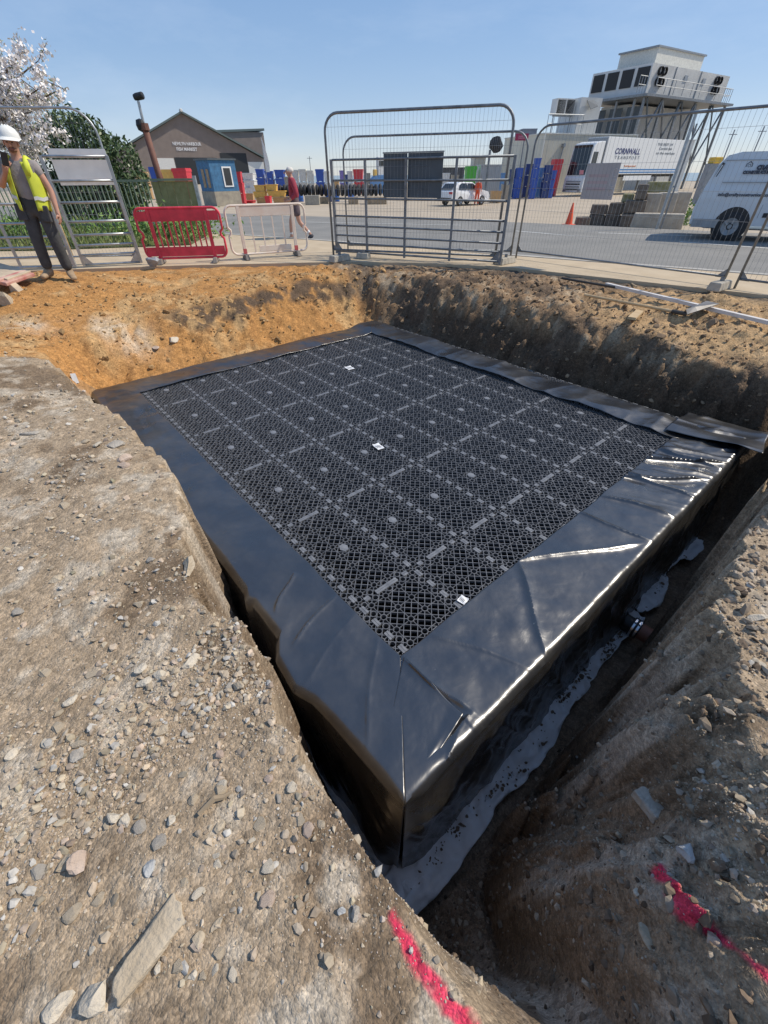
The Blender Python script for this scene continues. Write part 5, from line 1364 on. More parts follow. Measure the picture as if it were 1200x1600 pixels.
stack('red', 364, 374, 318, 265, 3, lv('%s of three red tubs piled right beside the blue cabin', 3), 'tub', 'red tubs')
stack('red', 375, 385, 319, 268, 3, lv('%s of three red tubs in the pile nearer the white tubs', 3), 'tub', 'red tubs')
stack('white', 387, 404, 314, 270, 4, lv('%s white tub of the stack between red and blue tubs', 4), 'tub', 'white tubs')
stack('blue', 406, 418, 306, 264, 3, lv('%s blue tub of the stack next to the white tubs', 3), 'tub', 'blue tubs left of the walker', dd=3)
stack('blue', 420, 432, 306, 267, 3, lv('%s blue tub of the middle stack above the yellow boxes', 3), 'tub', 'blue tubs left of the walker', dd=3)
stack('blue', 434, 449, 306, 265, 3, lv('%s blue tub of the stack behind the walker\'s back', 3), 'tub', 'blue tubs left of the walker', dd=3)
stack('cream', 458, 470, 305, 265, 2, lv('%s cream tank of the pile right behind the walker', 2), 'tank', 'cream tanks', dd=3)
stack('cream', 471, 482, 305, 264, 2, lv('%s cream tank, second pile right of the walker', 2), 'tank', 'cream tanks', dd=3)
stack('cream', 483, 493, 305, 266, 2, lv('%s cream tank beside the single blue tubs', 2), 'tank', 'cream tanks', dd=3)
stack('blue', 496, 508, 305, 264, 2, lv('%s of two bright blue tubs left of the dark gate', 2), 'tub', None, dd=3)
stack('white', 509, 518, 305, 267, 2, lv('%s white tub right beside the dark gate post', 2), 'tub', 'white tubs', dd=3)
stack('lilac', 532, 540, 305, 266, 2, lv('%s lilac tub seen through the left part of the gate', 2), 'tub', None, dd=3)
stack('white', 544, 552, 305, 267, 2, lv('%s white tub left of the red one behind the gate', 2), 'tub', 'white tubs', dd=3)
stack('red', 554, 569, 305, 264, 2, lv('%s red tub seen through the gate above the tyres', 2), 'tub', None, dd=3)
# yellow fish boxes
for u0, u1, vb, vt, c, lab in [(403, 420, 319, 309, 'ochre', 'brown box at the bottom left of the yellow box pile'), (428, 449, 319, 308, 'ochre', 'wide brown box at the bottom right of the yellow box pile')]:
    stack(c, u0, u1, vb, vt, 1, lab, 'box', 'fish boxes', name='fish_box')
def box_up(c, u0, u1, vb, vg, vt, lab):
    """a box resting on others: vg is the photo row of the ground under it"""
    p = at_g((u0 + u1) / 2, vg); uc = (u0 + u1) / 2
    z0, z1_ = above(p, uc, vb), above(p, uc, vt)
    o = link('fish_box', TUBS[c], loc=(p.x, p.y, z0), rot=(0, 0, random.uniform(-.05, .05))); w = (u1 - u0) * mpp(p); o.scale = (w, 0.8, z1_ - z0); tag(o, lab, 'box', 'fish boxes')
box_up('yellow', 400, 419, 309, 319, 299, 'yellow box on the left of the pile\'s middle row')
box_up('yellow', 421, 449, 308, 319, 298, 'longer yellow box on the right of the pile\'s middle row')
box_up('yellow', 403, 419, 299, 319, 289, 'yellow box at the left of the pile\'s top row')
box_up('yellow', 420, 437, 298, 319, 288, 'yellow box at the right of the pile\'s top row')
box_up('red', 400, 424, 322, 322, 319, 'low red tray lying in front of the yellow boxes') if False else None
stack('red', 416, 424, 321, 306, 1, 'small red drum standing before the yellow boxes', 'drum', name='drum')
# row of tyres hung as fenders on the quay edge
M_tyre = mat('tyre_rubber', (0.030, 0.030, 0.032), rough=0.8, var=0.25, scale=20)
def torus_mesh(name, R0, r0, m, n=20, k=8):
    mb = MB(); vs = []; fs = []
    for i in range(n):
        a_ = 2 * PI * i / n
        for j in range(k):
            b_ = 2 * PI * j / k; rr_ = R0 + r0 * math.cos(b_)
            vs.append((r0 * 1.15 * math.sin(b_), rr_ * math.cos(a_), rr_ * math.sin(a_)))
    for i in range(n):
        for j in range(k): fs.append((i * k + j, i * k + (j + 1) % k, ((i + 1) % n) * k + (j + 1) % k, ((i + 1) % n) * k + j))
    mb.add(vs, fs); return mb.mesh(name, m, smooth=True)
p0_ = at_g(440, 318); p1_ = at_g(606, 318)
zt_ = above(p0_, 440, 288); zb_ = above(p0_, 440, 307); tr_ = (zt_ - zb_) / 2
tm = torus_mesh('tyre', tr_ * 0.70, tr_ * 0.30, M_tyre)
nt = 26
TY = ['first', 'second', 'third', 'fourth', 'fifth', 'sixth', 'seventh', 'eighth', 'ninth', 'tenth', 'eleventh', 'twelfth', 'thirteenth', 'fourteenth', 'fifteenth', 'sixteenth', 'seventeenth', 'eighteenth', 'nineteenth', 'twentieth', 'twenty first', 'twenty second', 'twenty third', 'twenty fourth', 'twenty fifth', 'last']
for k in range(nt):
    q = p0_.lerp(p1_, (k + 0.2) / nt); f = k / nt
    lab = 'black tyre, %s from the left in the long tyre row' % TY[k]
    o = link('tyre', tm, loc=(q.x, q.y, (zt_ + zb_) / 2 + random.uniform(-.03, .03)), rot=(random.uniform(-.1, .1), 0, random.uniform(-.25, .25))); tag(o, lab, 'tyre', 'tyres in a row')
M_beam = mat('quay_timber', (0.34, 0.26, 0.17), rough=0.9, var=0.25, scale=6)
for u0, u1, vb, vt, m, lab in [(478, 500, 320, 305, TUBM['crate'], 'grey timber block under the tyres right of the walker'), (501, 513, 318, 308, M_beam, 'brown timber stub under the tyres beside the gate'), (440, 456, 319, 307, M_beam, 'timber stub under the tyres behind the walker'),
                               (545, 560, 319, 308, M_beam, 'timber stub under the tyres seen through the gate'), (570, 604, 319, 308, M_beam, 'long timber under the last tyres by the grey board')]:
    p = at_g((u0 + u1) / 2, vb); w = (u1 - u0) * mpp(p); h = above(p, (u0 + u1) / 2, vt) - p.z
    o = MB(); o.box((0, 0, h / 2), (w, 0.6, h)); o = o.build('timber_block', m, None, p, bev=0.02); tag(o, lab, 'timber', 'timbers under the tyres')
t, p, s = ground_thing('cable_mast', 'thin pole with cross arm far behind the quay', 'pole', (488, 296)); 
mb = MB(); zt2 = above(p, 488, 244) - p.z; mb.tube([(0, 0, 0), (0, 0, zt2)], 0.05, 6); mb.build('pole', M_galv_d, t)
mb = MB(); mb.box((0, 0, zt2 * 0.94), (0.9, 0.06, 0.06)); mb.build('cross_arm', M_galv_d, t)
# feather flag
t, p, s = ground_thing('feather_flag', 'white feather flag on a thin pole at the end of the market hall', 'flag', (421, 306)); zt2 = above(p, 420, 214) - p.z
mb = MB(); mb.tube([(0, 0, 0), (0, 0, zt2)], 0.03, 6); mb.build('pole', M_galv, t)
mb = MB(); N = 10; vs = []
for k in range(N + 1):
    f = k / N; w = 0.75 * math.sin(PI * min(1, 0.25 + f * 0.75)) ** 0.7 * (0.55 + 0.45 * (1 - f))
    vs += [(0.03, 0.0, zt2 * (0.42 + 0.56 * f)), (0.03 + w * 0.75, 0.05 * math.sin(f * 7), zt2 * (0.42 + 0.56 * f))]
mb.add(vs, [(2 * k, 2 * k + 1, 2 * k + 3, 2 * k + 2) for k in range(N)]); o = mb.build('banner', TUBM['white'], t); o.modifiers.new('solid', 'SOLIDIFY').thickness = 0.01
# ---- blue kiosk on a stone base
M_bluew = mat('blue_boarding', (0.05, 0.16, 0.30), rough=0.7, var=0.25, scale=4)
M_stonew = mat('rubble_wall', (0.27, 0.24, 0.20), rough=0.9, col2=(0.40, 0.36, 0.28), scale=2.5, bump=0.8, bscale=9)
p = at_g(329, 323); sc_ = mpp(p); zb2 = above(p, 338, 300) - p.z; zt2 = above(p, 338, 249) - p.z
t = thing('blue_kiosk', 'small blue boarded kiosk with window, on a rubble stone base', 'kiosk', p + Vector((0.1, 1.4, 0)), 0.78)
W_ = 36 * sc_ / math.cos(0.62); W2 = 30 * sc_ / math.sin(0.78)
mb = MB(); mb.box((W_ / 2, W2 / 2, (zb2 + zt2) / 2), (W_, W2, zt2 - zb2)); mb.build('wall', M_bluew, t)
mb = MB(); mb.box((W_ / 2, W2 / 2, zt2 + 0.051), (W_ + 0.2, W2 + 0.2, 0.1)); mb.build('roof', M_gboard, t)
mb = MB(); mb.box((W_ / 2, W2 / 2, zb2 / 2 - 0.1), (W_ + 0.06, W2 + 0.06, zb2 + 0.19)); mb.build('stone_base', M_stonew, t)
mb = MB(); mb.box((W_ * 0.62, -0.02, zb2 + (zt2 - zb2) * 0.47), (W_ * 0.36, 0.06, (zt2 - zb2) * 0.66)); wf = mb.build('window', M_wframe, t)
mb = MB(); mb.box((W_ * 0.62, -0.056, zb2 + (zt2 - zb2) * 0.47), (W_ * 0.26, 0.02, (zt2 - zb2) * 0.56)); mb.build('pane', M_glass, wf)
for k in (0.25, 0.6):
    mb = MB(); mb.box((-0.02, W2 * k, zb2 + (zt2 - zb2) * 0.42), (0.05, W2 * 0.18, (zt2 - zb2) * 0.6)); mb.build('notice', M_beam, t)
# market clutter left of the kiosk, over the green fence
for u0, u1, vt, c, lab in [(248, 258, 260, 'blue', 'blue tub over the green fence, right of the brown post'), (256, 266, 267, 'red', 'orange red tub over the green fence'), (266, 284, 264, 'yellow', 'yellow tub over the green fence'), (284, 306, 262, 'red', 'long red tub beside the blue kiosk, over the fence'), (226, 241, 268, 'ochre', 'brown tub over the fence, left of the brown post')]:
    stack(c, u0, u1, 312, vt, 1, lab, 'tub', None, dd=2)

# ---- white hatchback and the yard behind it
M_carw = mat('white_car_paint', (0.78, 0.78, 0.78), rough=0.25, var=0.03, coat=0.5)
M_black = mat('black_trim', (0.02, 0.02, 0.022), rough=0.5, var=0.15)
M_alloy = mat('alloy_wheel', (0.40, 0.41, 0.43), rough=0.35, metal=0.8, var=0.1)
M_lamp = mat('red_lamp', (0.45, 0.02, 0.03), rough=0.2, var=0.1)
M_cglass = mat('car_glass', (0.02, 0.025, 0.03), rough=0.05, var=0.1, ior=1.6)
def wheel(t, c, r, w, m_rim=None):
    mb = MB(); mb.lathe([(r * 0.62, -w / 2), (r * 0.93, -w / 2), (r, -w * 0.35), (r, w * 0.35), (r * 0.93, w / 2), (r * 0.62, w / 2), (r * 0.6, 0), (r * 0.62, -w / 2)], 28, (0, 0, 0), axis='Y')
    wh = link('wheel', mb.mesh('wheel', M_tyre, True), t, c)
    mb = MB(); mb.lathe([(0.0, -w * 0.36), (r * 0.14, -w * 0.36), (r * 0.18, -w * 0.28), (r * 0.60, -w * 0.44), (r * 0.63, -w * 0.44), (r * 0.63, 0)], 28, axis='Y')
    mb.build('rim', m_rim or M_alloy, wh)
    for k in range(5):
        a_ = 2 * PI * k / 5
        mb = MB(); mb.box((r * 0.4 * math.cos(a_), -w * 0.44, r * 0.4 * math.sin(a_)), (r * 0.36, w * 0.08, r * 0.15), rot=Matrix.Rotation(-a_, 3, 'Y')); mb.build('spoke', M_black if m_rim is None else m_rim, wh)
    return wh
def car_body(name, prof, w, m, t, shrink=0.86, belt=0.85):
    """closed side profile (x, z) swept across the width; the sides lean in above the belt line"""
    n = len(prof); vs = []; ys = [-w / 2, -w / 2 * 0.97, w / 2 * 0.97, w / 2]
    for j, y in enumerate(ys):
        for x, z in prof:
            k = 1.0 if z < belt else 1 - (1 - shrink) * (z - belt) / (max(q[1] for q in prof) - belt)
            ins = 0.0 if j in (1, 2) else 0.03
            cx_ = sum(q[0] for q in prof) / n; cz_ = sum(q[1] for q in prof) / n
            vs.append((x + (cx_ - x) * ins * 0.4, y * k, z + (cz_ - z) * ins * 0.6))
    fs = [tuple(range(n)), tuple(reversed(range(3 * n, 4 * n)))]
    for j in range(3): fs += [(j * n + i, (j + 1) * n + i, (j + 1) * n + (i + 1) % n, j * n + (i + 1) % n) for i in range(n)]
    mb = MB(); mb.add(vs, fs); return mb.build(name, m, t, bev=0.03)
p = at_g(694, 322); rz = 0.62
t = thing('white_car', 'white hatchback parked in the yard, partly behind the grey board', 'car', p, rz)
prof = [(0.0, .32), (-.08, .55), (-.05, .92), (.12, 1.0), (.55, 1.42), (.95, 1.50), (2.2, 1.48), (3.05, 1.02), (3.95, .86), (4.15, .62), (4.12, .30)]
car_body('body', prof, 1.8, M_carw, t, 0.80, 0.95)
for x in (.85, 3.3):
    for y in (-.82, .82): wheel(t, (x, y, .32), .32, .2)
def sidepane(nm, pts, y, m, th=0.02, tilt=0.0, zb=0.95, ztop=1.5, shrink=0.8, w=1.8):
    vs = []
    for x, z in pts:
        k = 1 - (1 - shrink) * max(0, (z - zb) / (ztop - zb)); vs.append((x, -w / 2 * k - 0.008, z))
    nn = len(vs); vs2 = [(x, yy + th, z) for x, yy, z in vs]
    mb = MB(); mb.add(vs + vs2, [tuple(range(nn)), tuple(reversed(range(nn, 2 * nn)))] + [(i, (i + 1) % nn, nn + (i + 1) % nn, nn + i) for i in range(nn)]); return mb.build(nm, m, t)
sidepane('side_window', [(.62, 1.02), (1.55, 1.02), (1.55, 1.42), (.98, 1.42), (.72, 1.30)], 0, M_cglass)
sidepane('side_window', [(1.62, 1.02), (2.78, 1.04), (2.25, 1.40), (1.62, 1.42)], 0, M_cglass)
mb = MB(); mb.add([(.135, -.62, 1.03), (.135, .62, 1.03), (.52, .55, 1.39), (.52, -.55, 1.39), (.155, -.62, 1.02), (.155, .62, 1.02), (.54, .55, 1.38), (.54, -.55, 1.38)], [(0, 1, 2, 3), (7, 6, 5, 4), (0, 4, 5, 1), (1, 5, 6, 2), (2, 6, 7, 3), (3, 7, 4, 0)])
o = mb.build('rear_window', M_cglass, t); o.location = (-0.03, 0, 0.02)
for y in (-.72, .72):
    mb = MB(); mb.box((-.05, y, .84), (.1, .34, .13)); mb.build('tail_lamp', M_lamp, t)
mb = MB(); mb.box((-.055, 0, .45), (.1, 1.6, .16)); mb.build('rear_bumper', M_black, t)
stack('green', 723, 739, 313, 259, 1, 'bright green tub beyond the white car', 'tub', None, dd=7)
stack('navy', 720, 730, 309, 247, 1, 'dark blue tub high behind the green tub', 'tub', None, dd=16) if False else None
M_cont = wave_mat('white_container', (0.66, 0.67, 0.66), 3.0)
M_cream = wave_mat('cream_cladding', (0.70, 0.66, 0.54), 2.6)
def shed(name, label, u0, u1, vb, vt, depth, m, rz=0.0, dd=0, roofm=None, cat='container'):
    p = at_g((u0 + u1) / 2, vb)
    if dd: p = p + Vector((p.x, p.y, 0)).normalized() * dd
    w = (u1 - u0) * mpp(p); h = above(p, (u0 + u1) / 2, vt) - p.z
    t = thing(name, label, cat, p, rz); mb = MB(); mb.box((0, depth / 2, h / 2), (w, depth, h)); mb.build('wall', m, t)
    for x in (-1, 1): mb = MB(); mb.box((x * (w / 2 - 0.05), -0.03, h / 2), (0.14, 0.07, h + 0.02)); mb.build('corner_post', roofm or m, t)
    mb = MB(); mb.box((0, depth / 2, h + 0.04), (w + 0.12, depth + 0.12, 0.12)); mb.build('roof_edge', roofm or m, t)
    return t, p, w, h
shed('grey_container', 'ribbed white grey container right of the white car', 746, 777, 311, 259, 2.4, M_cont, dd=4)
shed('stacked_cabin', 'cream cabin on top of the yard stores behind the car', 735, 752, 306, 247, 2.4, M_cream, dd=10)
shed('dark_store', 'long low dark store on the far quay behind the gate', 690, 722, 304, 263, 3, mat('dark_boarding', (0.10, 0.10, 0.10), rough=0.8, var=0.2), dd=6)
t, p, s = ground_thing('figure_board', 'dark cut out figure board on a post above the yard', 'sign', (757, 309)); zt2 = above(p, 765, 216) - p.z; zb2 = above(p, 757, 240) - p.z
mb = MB(); mb.tube([(0, 0, 0), (0, 0, zb2 + 0.3)], 0.12, 8); mb.build('post', M_galv_d, t)
co, fs = ico_stone(9, 2, (0.75, 0.12, 0.85)); co = co * (1 + 0.35 * vnoise(co[:, 0] * 4 + 9, co[:, 2] * 4, 3))[:, None]
mb = MB(); mb.add([tuple(q + np.array([0.45, 0, (zb2 + zt2) / 2])) for q in co], [tuple(f) for f in fs]); mb.build('cut_out', M_black, t)
# blue tubs by the cream store
cols = [(792, 806, 264, 'navy', 2), (800, 813, 262, 'blue', 3), (813, 824, 256, 'navy', 3), (825, 834, 247, 'blue', 4), (834, 842, 262, 'teal', 3), (843, 853, 258, 'navy', 4), (853, 861, 266, 'blue', 3)]
ords = ['first', 'second', 'third', 'fourth', 'fifth', 'sixth', 'seventh', 'eighth', 'ninth']
for i, (u0, u1, vt, c, n_) in enumerate(cols):
    lbs = lv('%s tub of the ' + ords[i] + ' blue stack from the left, before the cream store', n_)
    stack(c, u0, u1, 309 + (i % 2), vt, n_, lbs, 'tub', 'blue tubs before the cream store', dd=-1 + (i % 3) * 0.6)
M_net = mat('orange_net', (0.70, 0.14, 0.06), rough=0.9, col2=(0.30, 0.07, 0.05), scale=6, bump=0.6)
p = at_g(831, 308); r_ = 11 * mpp(p); co, fs = ico_stone(21, 3, (1.0, 0.8, 0.9)); co = co * (1 + 0.3 * ridged(co[:, 0] * 3, co[:, 1] * 3 + co[:, 2] * 2, 1, 3, 4))[:, None] * r_
o = link('net_heap', np_mesh('net_heap', co, fs, [M_net], False), loc=(p.x, p.y, p.z + r_ * 0.75)); tag(o, 'heap of orange netting in front of the blue tubs', 'net')
stack('red', 852, 866, 309, 248, 1, 'tall red box behind the blue tubs beside the lorry', 'box', None, dd=4, name='box_bin')
stack('crate', 781, 794, 316, 288, 1, 'grey box in the yard right of the white car', 'box', None, name='pallet_box')
stack('ochre', 764, 780, 317, 298, 1, 'rusty brown bin beside the bonnet of the white car', 'bin', None, name='bin')
# grey slab building with red sign
t, p, w, h = shed('grey_tower', 'slim grey block with a red sign, left of the cream store', 802, 822, 304, 203, 4, M_galv_d if False else mat('blue_grey_wall', (0.20, 0.22, 0.27), rough=0.7, var=0.1), dd=8, cat='building')
M_rsign = mat('crimson_sign', (0.36, 0.03, 0.09), rough=0.5, var=0.08)
p = at_g(801, 309); zt2 = above(p, 801, 209); zb2 = above(p, 801, 220); t = thing('red_sign', 'crimson sign board with faint white writing on a tall post', 'sign', p, 0.0)
mb = MB(); mb.tube([(0.3, 0.06, 0), (0.3, 0.06, zt2 - p.z)], 0.06, 8); mb.build('post', M_galv_d, t)
mb = MB(); mb.box((0, 0, (zt2 + zb2) / 2 - p.z), (19 * mpp(p), 0.06, zt2 - zb2)); mb.build('panel', M_rsign, t)
for k in (0.62, 0.36):
    mb = MB(); mb.box((0.02, -0.034, zb2 + (zt2 - zb2) * k - p.z), (10 * mpp(p), 0.01, 0.07)); mb.build('faint_line', mat('pink_print', (0.55, 0.25, 0.3), rough=0.6), t)
# ---- cream store with plant on its roof
t, p, w, h = shed('cream_store', 'long cream clad store behind the truck and blue tubs', 824, 985, 303.5, 211, 9, M_cream, rz=0.30, dd=4, roofm=TUBM['cream'], cat='building')
M_rail = mat('roof_rail', (0.30, 0.32, 0.34), rough=0.5, metal=0.5)
def rail_frame(t, x0, x1, y, z, h, n, nm='handrail'):
    mb = MB()
    for k in (0.5, 1.0): mb.tube([(x0, y, z + h * k), (x1, y, z + h * k)], 0.035, 5)
    for k in range(n + 1): x = x0 + (x1 - x0) * k / n; mb.tube([(x, y, z), (x, y, z + h)], 0.035, 5)
    o = mb.build(nm, M_rail, t); o['kind'] = 'stuff'; return o
rail_frame(t, -w * 0.48, -w * 0.12, 0.3, h + 0.1, 1.6, 6)
mb = MB(); mb.tube([(-w * 0.28, -0.06, h * 0.86), (-w * 0.33, -0.06, h * 0.05)], 0.06, 6); mb.build('downpipe', M_rail, t)
mb = MB(); mb.box((-w * 0.30, -0.25, h * 0.82), (0.25, 0.45, 0.30)); mb.build('flood_light', M_rail, t)
def roofbox(name, label, u0, u1, v0, v1, m, base_t, base_p, dd, depth=3.0, rz=0.3, cat='container'):
    p = base_p + Vector((base_p.x, base_p.y, 0)).normalized() * dd; uc = (u0 + u1) / 2
    # slide along to the wanted photo column
    d = ray(uc, v1); tt_ = math.hypot(p.x, p.y) / math.hypot(d[0], d[1]); q = Vector((d[0] * tt_, d[1] * tt_, 0))
    q.z = CAM_H + d[2] * tt_; z1_ = CAM_H + ray(uc, v0)[2] * (math.hypot(q.x, q.y) / math.hypot(*ray(uc, v0)[:2])); wq = (u1 - u0) * mpp(q)
    return thing(name, label, cat, q, rz), wq, z1_ - q.z, q
t2, wq, hq, q = roofbox('white_plant_room', 'white plant room with an open flap on the cream store\'s roof', 896, 934, 153, 202, M_cont, t, p, 3)
mb = MB(); mb.box((0, 2, hq / 2 - 0.4), (wq, 4, hq + 0.8)); mb.build('wall', M_cont, t2)
mb = MB(); mb.add([(-wq * 0.25, -0.05, hq * 0.9), (wq * 0.1, -0.05, hq * 0.9), (wq * 0.12, -0.9, hq * 0.7), (-wq * 0.2, -0.9, hq * 0.6)], [(0, 1, 2, 3)]); o = mb.build('flap', M_gboard, t2); o.modifiers.new('solid', 'SOLIDIFY').thickness = 0.05
t2, wq, hq, q = roofbox('condenser_unit', 'dark condenser panels on a steel stand left of the white plant room', 857, 890, 156, 204, M_cont, t, p, 2)
for k in (0, 1):
    mb = MB(); mb.box((-wq * 0.24 + k * wq * 0.48, 0, hq * 0.76), (wq * 0.42, 0.9, hq * 0.44)); mb.build('coil_panel', M_black, t2)
mb = MB(); mb.box((0, 0.1, hq * 0.76), (wq * 1.0, 1.1, hq * 0.52)); mb.build('casing', M_cont, t2)
for x in (-.46, .46):
    mb = MB(); mb.tube([(wq * x, 0, -0.5), (wq * x, 0, hq * 0.55)], 0.07, 6); mb.build('stand_leg', M_rail, t2)
mb = MB(); mb.box((0, 0, hq * 0.48), (wq, 0.2, 0.15)); mb.build('stand_beam', M_rail, t2)

# ---- ice works tower: stacked white containers on a braced steel frame
P = at_g(1000, 297.5); rz = 0.56; DX = Vector((math.cos(rz), math.sin(rz), 0)); DY = Vector((-math.sin(rz), math.cos(rz), 0))
it = thing('ice_tower', 'tall white refrigeration tower of fan containers on a braced steel frame', 'tower', P, rz)
def fx(u, v): s_, z = plane_pt(u, v, P, P + DX); return s_, z - P.z
def fy(u, v): s_, z = plane_pt(u, v, P, P + DY); return s_, z - P.z
x1, zc0 = fx(1127, 158); _, zc0b = fx(1005, 150); zc0 = (zc0 + zc0b) / 2; _, zc1 = fx(1018, 97); x0 = fx(1007, 150)[0]
yd = abs(fy(957, 152)[0]); yd = min(max(yd, 4), 12)
mb = MB(); mb.box(((x0 + x1) / 2, yd / 2, (zc0 + zc1) / 2), (x1 - x0, yd, zc1 - zc0)); mb.build('fan_container', M_cont, it)
for k in range(1, 3):
    mb = MB(); mb.box((x0 + (x1 - x0) * (0.28 + 0.32 * (k - 1)) , -0.04, (zc0 + zc1) / 2), (0.12, 0.08, zc1 - zc0 - 0.02)); mb.build('door_seam', M_rail, it)
for k in range(4):
    mb = MB(); mb.box((x0 - 0.05, yd * (0.12 + 0.25 * k), (zc0 + zc1) / 2 + 0.25 * (zc1 - zc0) * 0.4), (0.1, yd * 0.19, (zc1 - zc0) * 0.62)); mb.build('louvre', M_black, it)
fr = (zc1 - zc0) * 0.15
def fan(x, z):
    mb = MB(); mb.lathe([(fr * 1.0, -0.30), (fr * 0.9, -0.32), (fr * 0.86, -0.02), (fr * 1.0, -0.02), (fr * 1.0, -0.30)], 18, (x, 0, z), axis='Y'); f_ = mb.build('fan_cowl', M_black, it)
    mb = MB(); mb.lathe([(0, -0.10), (fr * 0.3, -0.10), (fr * 0.3, -0.02)], 10, (x, 0, z), axis='Y')
    for k in range(5):
        a_ = 2 * PI * k / 5; mb.box((x + fr * 0.55 * math.cos(a_), -0.08, z + fr * 0.55 * math.sin(a_)), (fr * 0.5, 0.02, fr * 0.22), rot=Matrix.Rotation(-a_, 3, 'Y') @ Matrix.Rotation(0.4, 3, 'X'))
    mb.build('fan_blades', M_cont, f_)
for base in (x0 + (x1 - x0) * 0.09, x0 + (x1 - x0) * 0.82):
    for i in (0, 1):
        for j in (0, 1): fan(base + i * fr * 2.15, zc0 + (zc1 - zc0) * (0.42 + 0.36 * j))
for k in (0.42, 0.66):
    mb = MB(); mb.box((x0 + (x1 - x0) * k, -0.06, zc0 + (zc1 - zc0) * 0.68), (0.7, 0.06, 0.5)); mb.build('vent_grille', M_rail, it)
xt0, zt2 = fx(1060, 80); xt1, _ = fx(1116, 80); _, zt3 = fx(1030, 72)
xa_ = x0 + (x1 - x0) * 0.14; xb_ = x0 + (x1 - x0) * 0.72
zt3 = zc1 + (zc1 - zc0) * 0.62
mb = MB(); mb.box(((xa_ + xb_) / 2, yd * 0.5, (zc1 + zt3) / 2 + 0.05), (xb_ - xa_, yd * 0.62, zt3 - zc1)); mb.build('upper_cabin', TUBM['cream'], it)
mb = MB(); mb.box(((xa_ + xb_) / 2, yd * 0.5, zt3 + 0.13), (xb_ - xa_ + 0.5, yd * 0.66, 0.16)); mb.build('cabin_roof', M_rail, it)
mb = MB(); mb.box(((x0 + x1) / 2, yd / 2 - 0.4, zc0 - 0.22), (x1 - x0 + 2.6, yd + 1.6, 0.24)); mb.build('platform', M_galv_d, it)
rail_frame(it, x0 - 1.7, x0 - 0.1, 0.1, zc0, 1.5, 3); rail_frame(it, x1 + 0.2, x1 + 1.7, 0.1, zc0, 1.5, 3)
rail_frame(it, x0 + 0.1, x1 - 0.1, -1.1, zc0, 1.3, 9)
mb = MB(); mb.box(((x0 + x1) / 2 + 0.6, yd * 0.62, (zc0 - 0.4) / 2 - 0.2), ((x1 - x0) * 0.86, yd * 0.5, zc0 - 0.4)); mb.build('lower_wall', M_cont, it)
nl = 6
for k in range(nl):
    x = x0 - 0.6 + (x1 - x0 + 1.2) * k / (nl - 1)
    mb = MB(); mb.box((x, -0.5, zc0 / 2 - 0.3), (0.26, 0.26, zc0 - 0.22)); mb.build('leg', M_galv_d, it)
    if k < nl - 1:
        xn = x0 - 0.6 + (x1 - x0 + 1.2) * (k + 1) / (nl - 1); zm = zc0 * 0.30
        a_, b_ = Vector((x + .14, -0.5, zm)), Vector((xn - .14, -0.5, zc0 - 0.45))
        if k % 2: a_, b_ = Vector((x + .14, -0.5, zc0 - 0.45)), Vector((xn - .14, -0.5, zm))
        mb = MB(); mb.tube([a_, b_], 0.13, 6); mb.build('brace', M_galv_d, it)
        a2, b2 = Vector((a_.x, -0.78, b_.z)), Vector((b_.x, -0.78, a_.z)); mb = MB(); mb.tube([a2, b2], 0.11, 6); mb.build('brace', M_gboard, it)
for k in range(3):
    mb = MB(); mb.box((x0 - 0.5, 0.8 + yd * 0.3 * k, zc0 / 2 - 0.2), (0.24, 0.24, zc0 - 0.4)); mb.build('side_leg', M_galv_d, it)
    mb = MB(); mb.box((x0 + 0.6, 1.4 + yd * 0.3 * k, zc0 * 0.62), (0.1, yd * 0.22, zc0 * 0.55)); mb.build('dark_panel', M_gboard, it)

# ---- lorry
M_truckw = mat('white_lorry_paint', (0.76, 0.77, 0.76), rough=0.35, var=0.04)
M_navy = mat('navy_lettering', (0.04, 0.05, 0.16), rough=0.5, var=0.03)
M_tblue = mat('blue_stripe', (0.05, 0.20, 0.45), rough=0.5, var=0.03)
M_orange = mat('orange_lettering', (0.65, 0.22, 0.06), rough=0.5, var=0.03)
p = at_g(906, 307.5); rz = 0.56
lt = thing('lorry', 'white articulated lorry with blue stripes and navy lettering on its trailer', 'lorry', p, rz)
DXl = p + Vector((math.cos(rz), math.sin(rz), 0))
def lx(u, v): s_, z = plane_pt(u, v, p, DXl); return s_, z - p.z
H = above(p, 906, 222) - p.z; Wd = 2.5
prof = [(0.0, .35), (-.06, .9), (0.0, 1.55), (.12, 1.75), (.42, H - .35), (.75, H - .05), (1.6, H + .1), (2.15, H + .1), (2.15, .55), (1.2, .45)]
n_ = len(prof); mb = MB(); mb.prism(prof, Wd); o = mb.build('cab', M_truckw, lt, bev=0.05)
mb = MB(); mb.add([(.135, .12, 1.80), (.135, Wd - .12, 1.80), (.405, Wd - .16, H - .42), (.405, .16, H - .42)], [(0, 1, 2, 3)]); o = mb.build('windscreen', M_cglass, lt); o.location = (-0.035, 0, 0.02); o.modifiers.new('solid', 'SOLIDIFY').thickness = 0.02
mb = MB(); mb.box((.40, Wd / 2, H - .30), (.12, Wd - .3, .22), rot=Matrix.Rotation(-0.3, 3, 'Y')); mb.build('sun_visor', M_black, lt)
for k in range(4):
    mb = MB(); mb.box((-.055, Wd / 2, .62 + .22 * k), (.06, Wd * .72, .12)); mb.build('grille_bar', M_black if k % 2 == 0 else M_rail, lt)
for y in (.3, Wd - .3):
    mb = MB(); mb.box((-.05, y, .55), (.1, .36, .22)); mb.build('headlight', M_wire, lt)
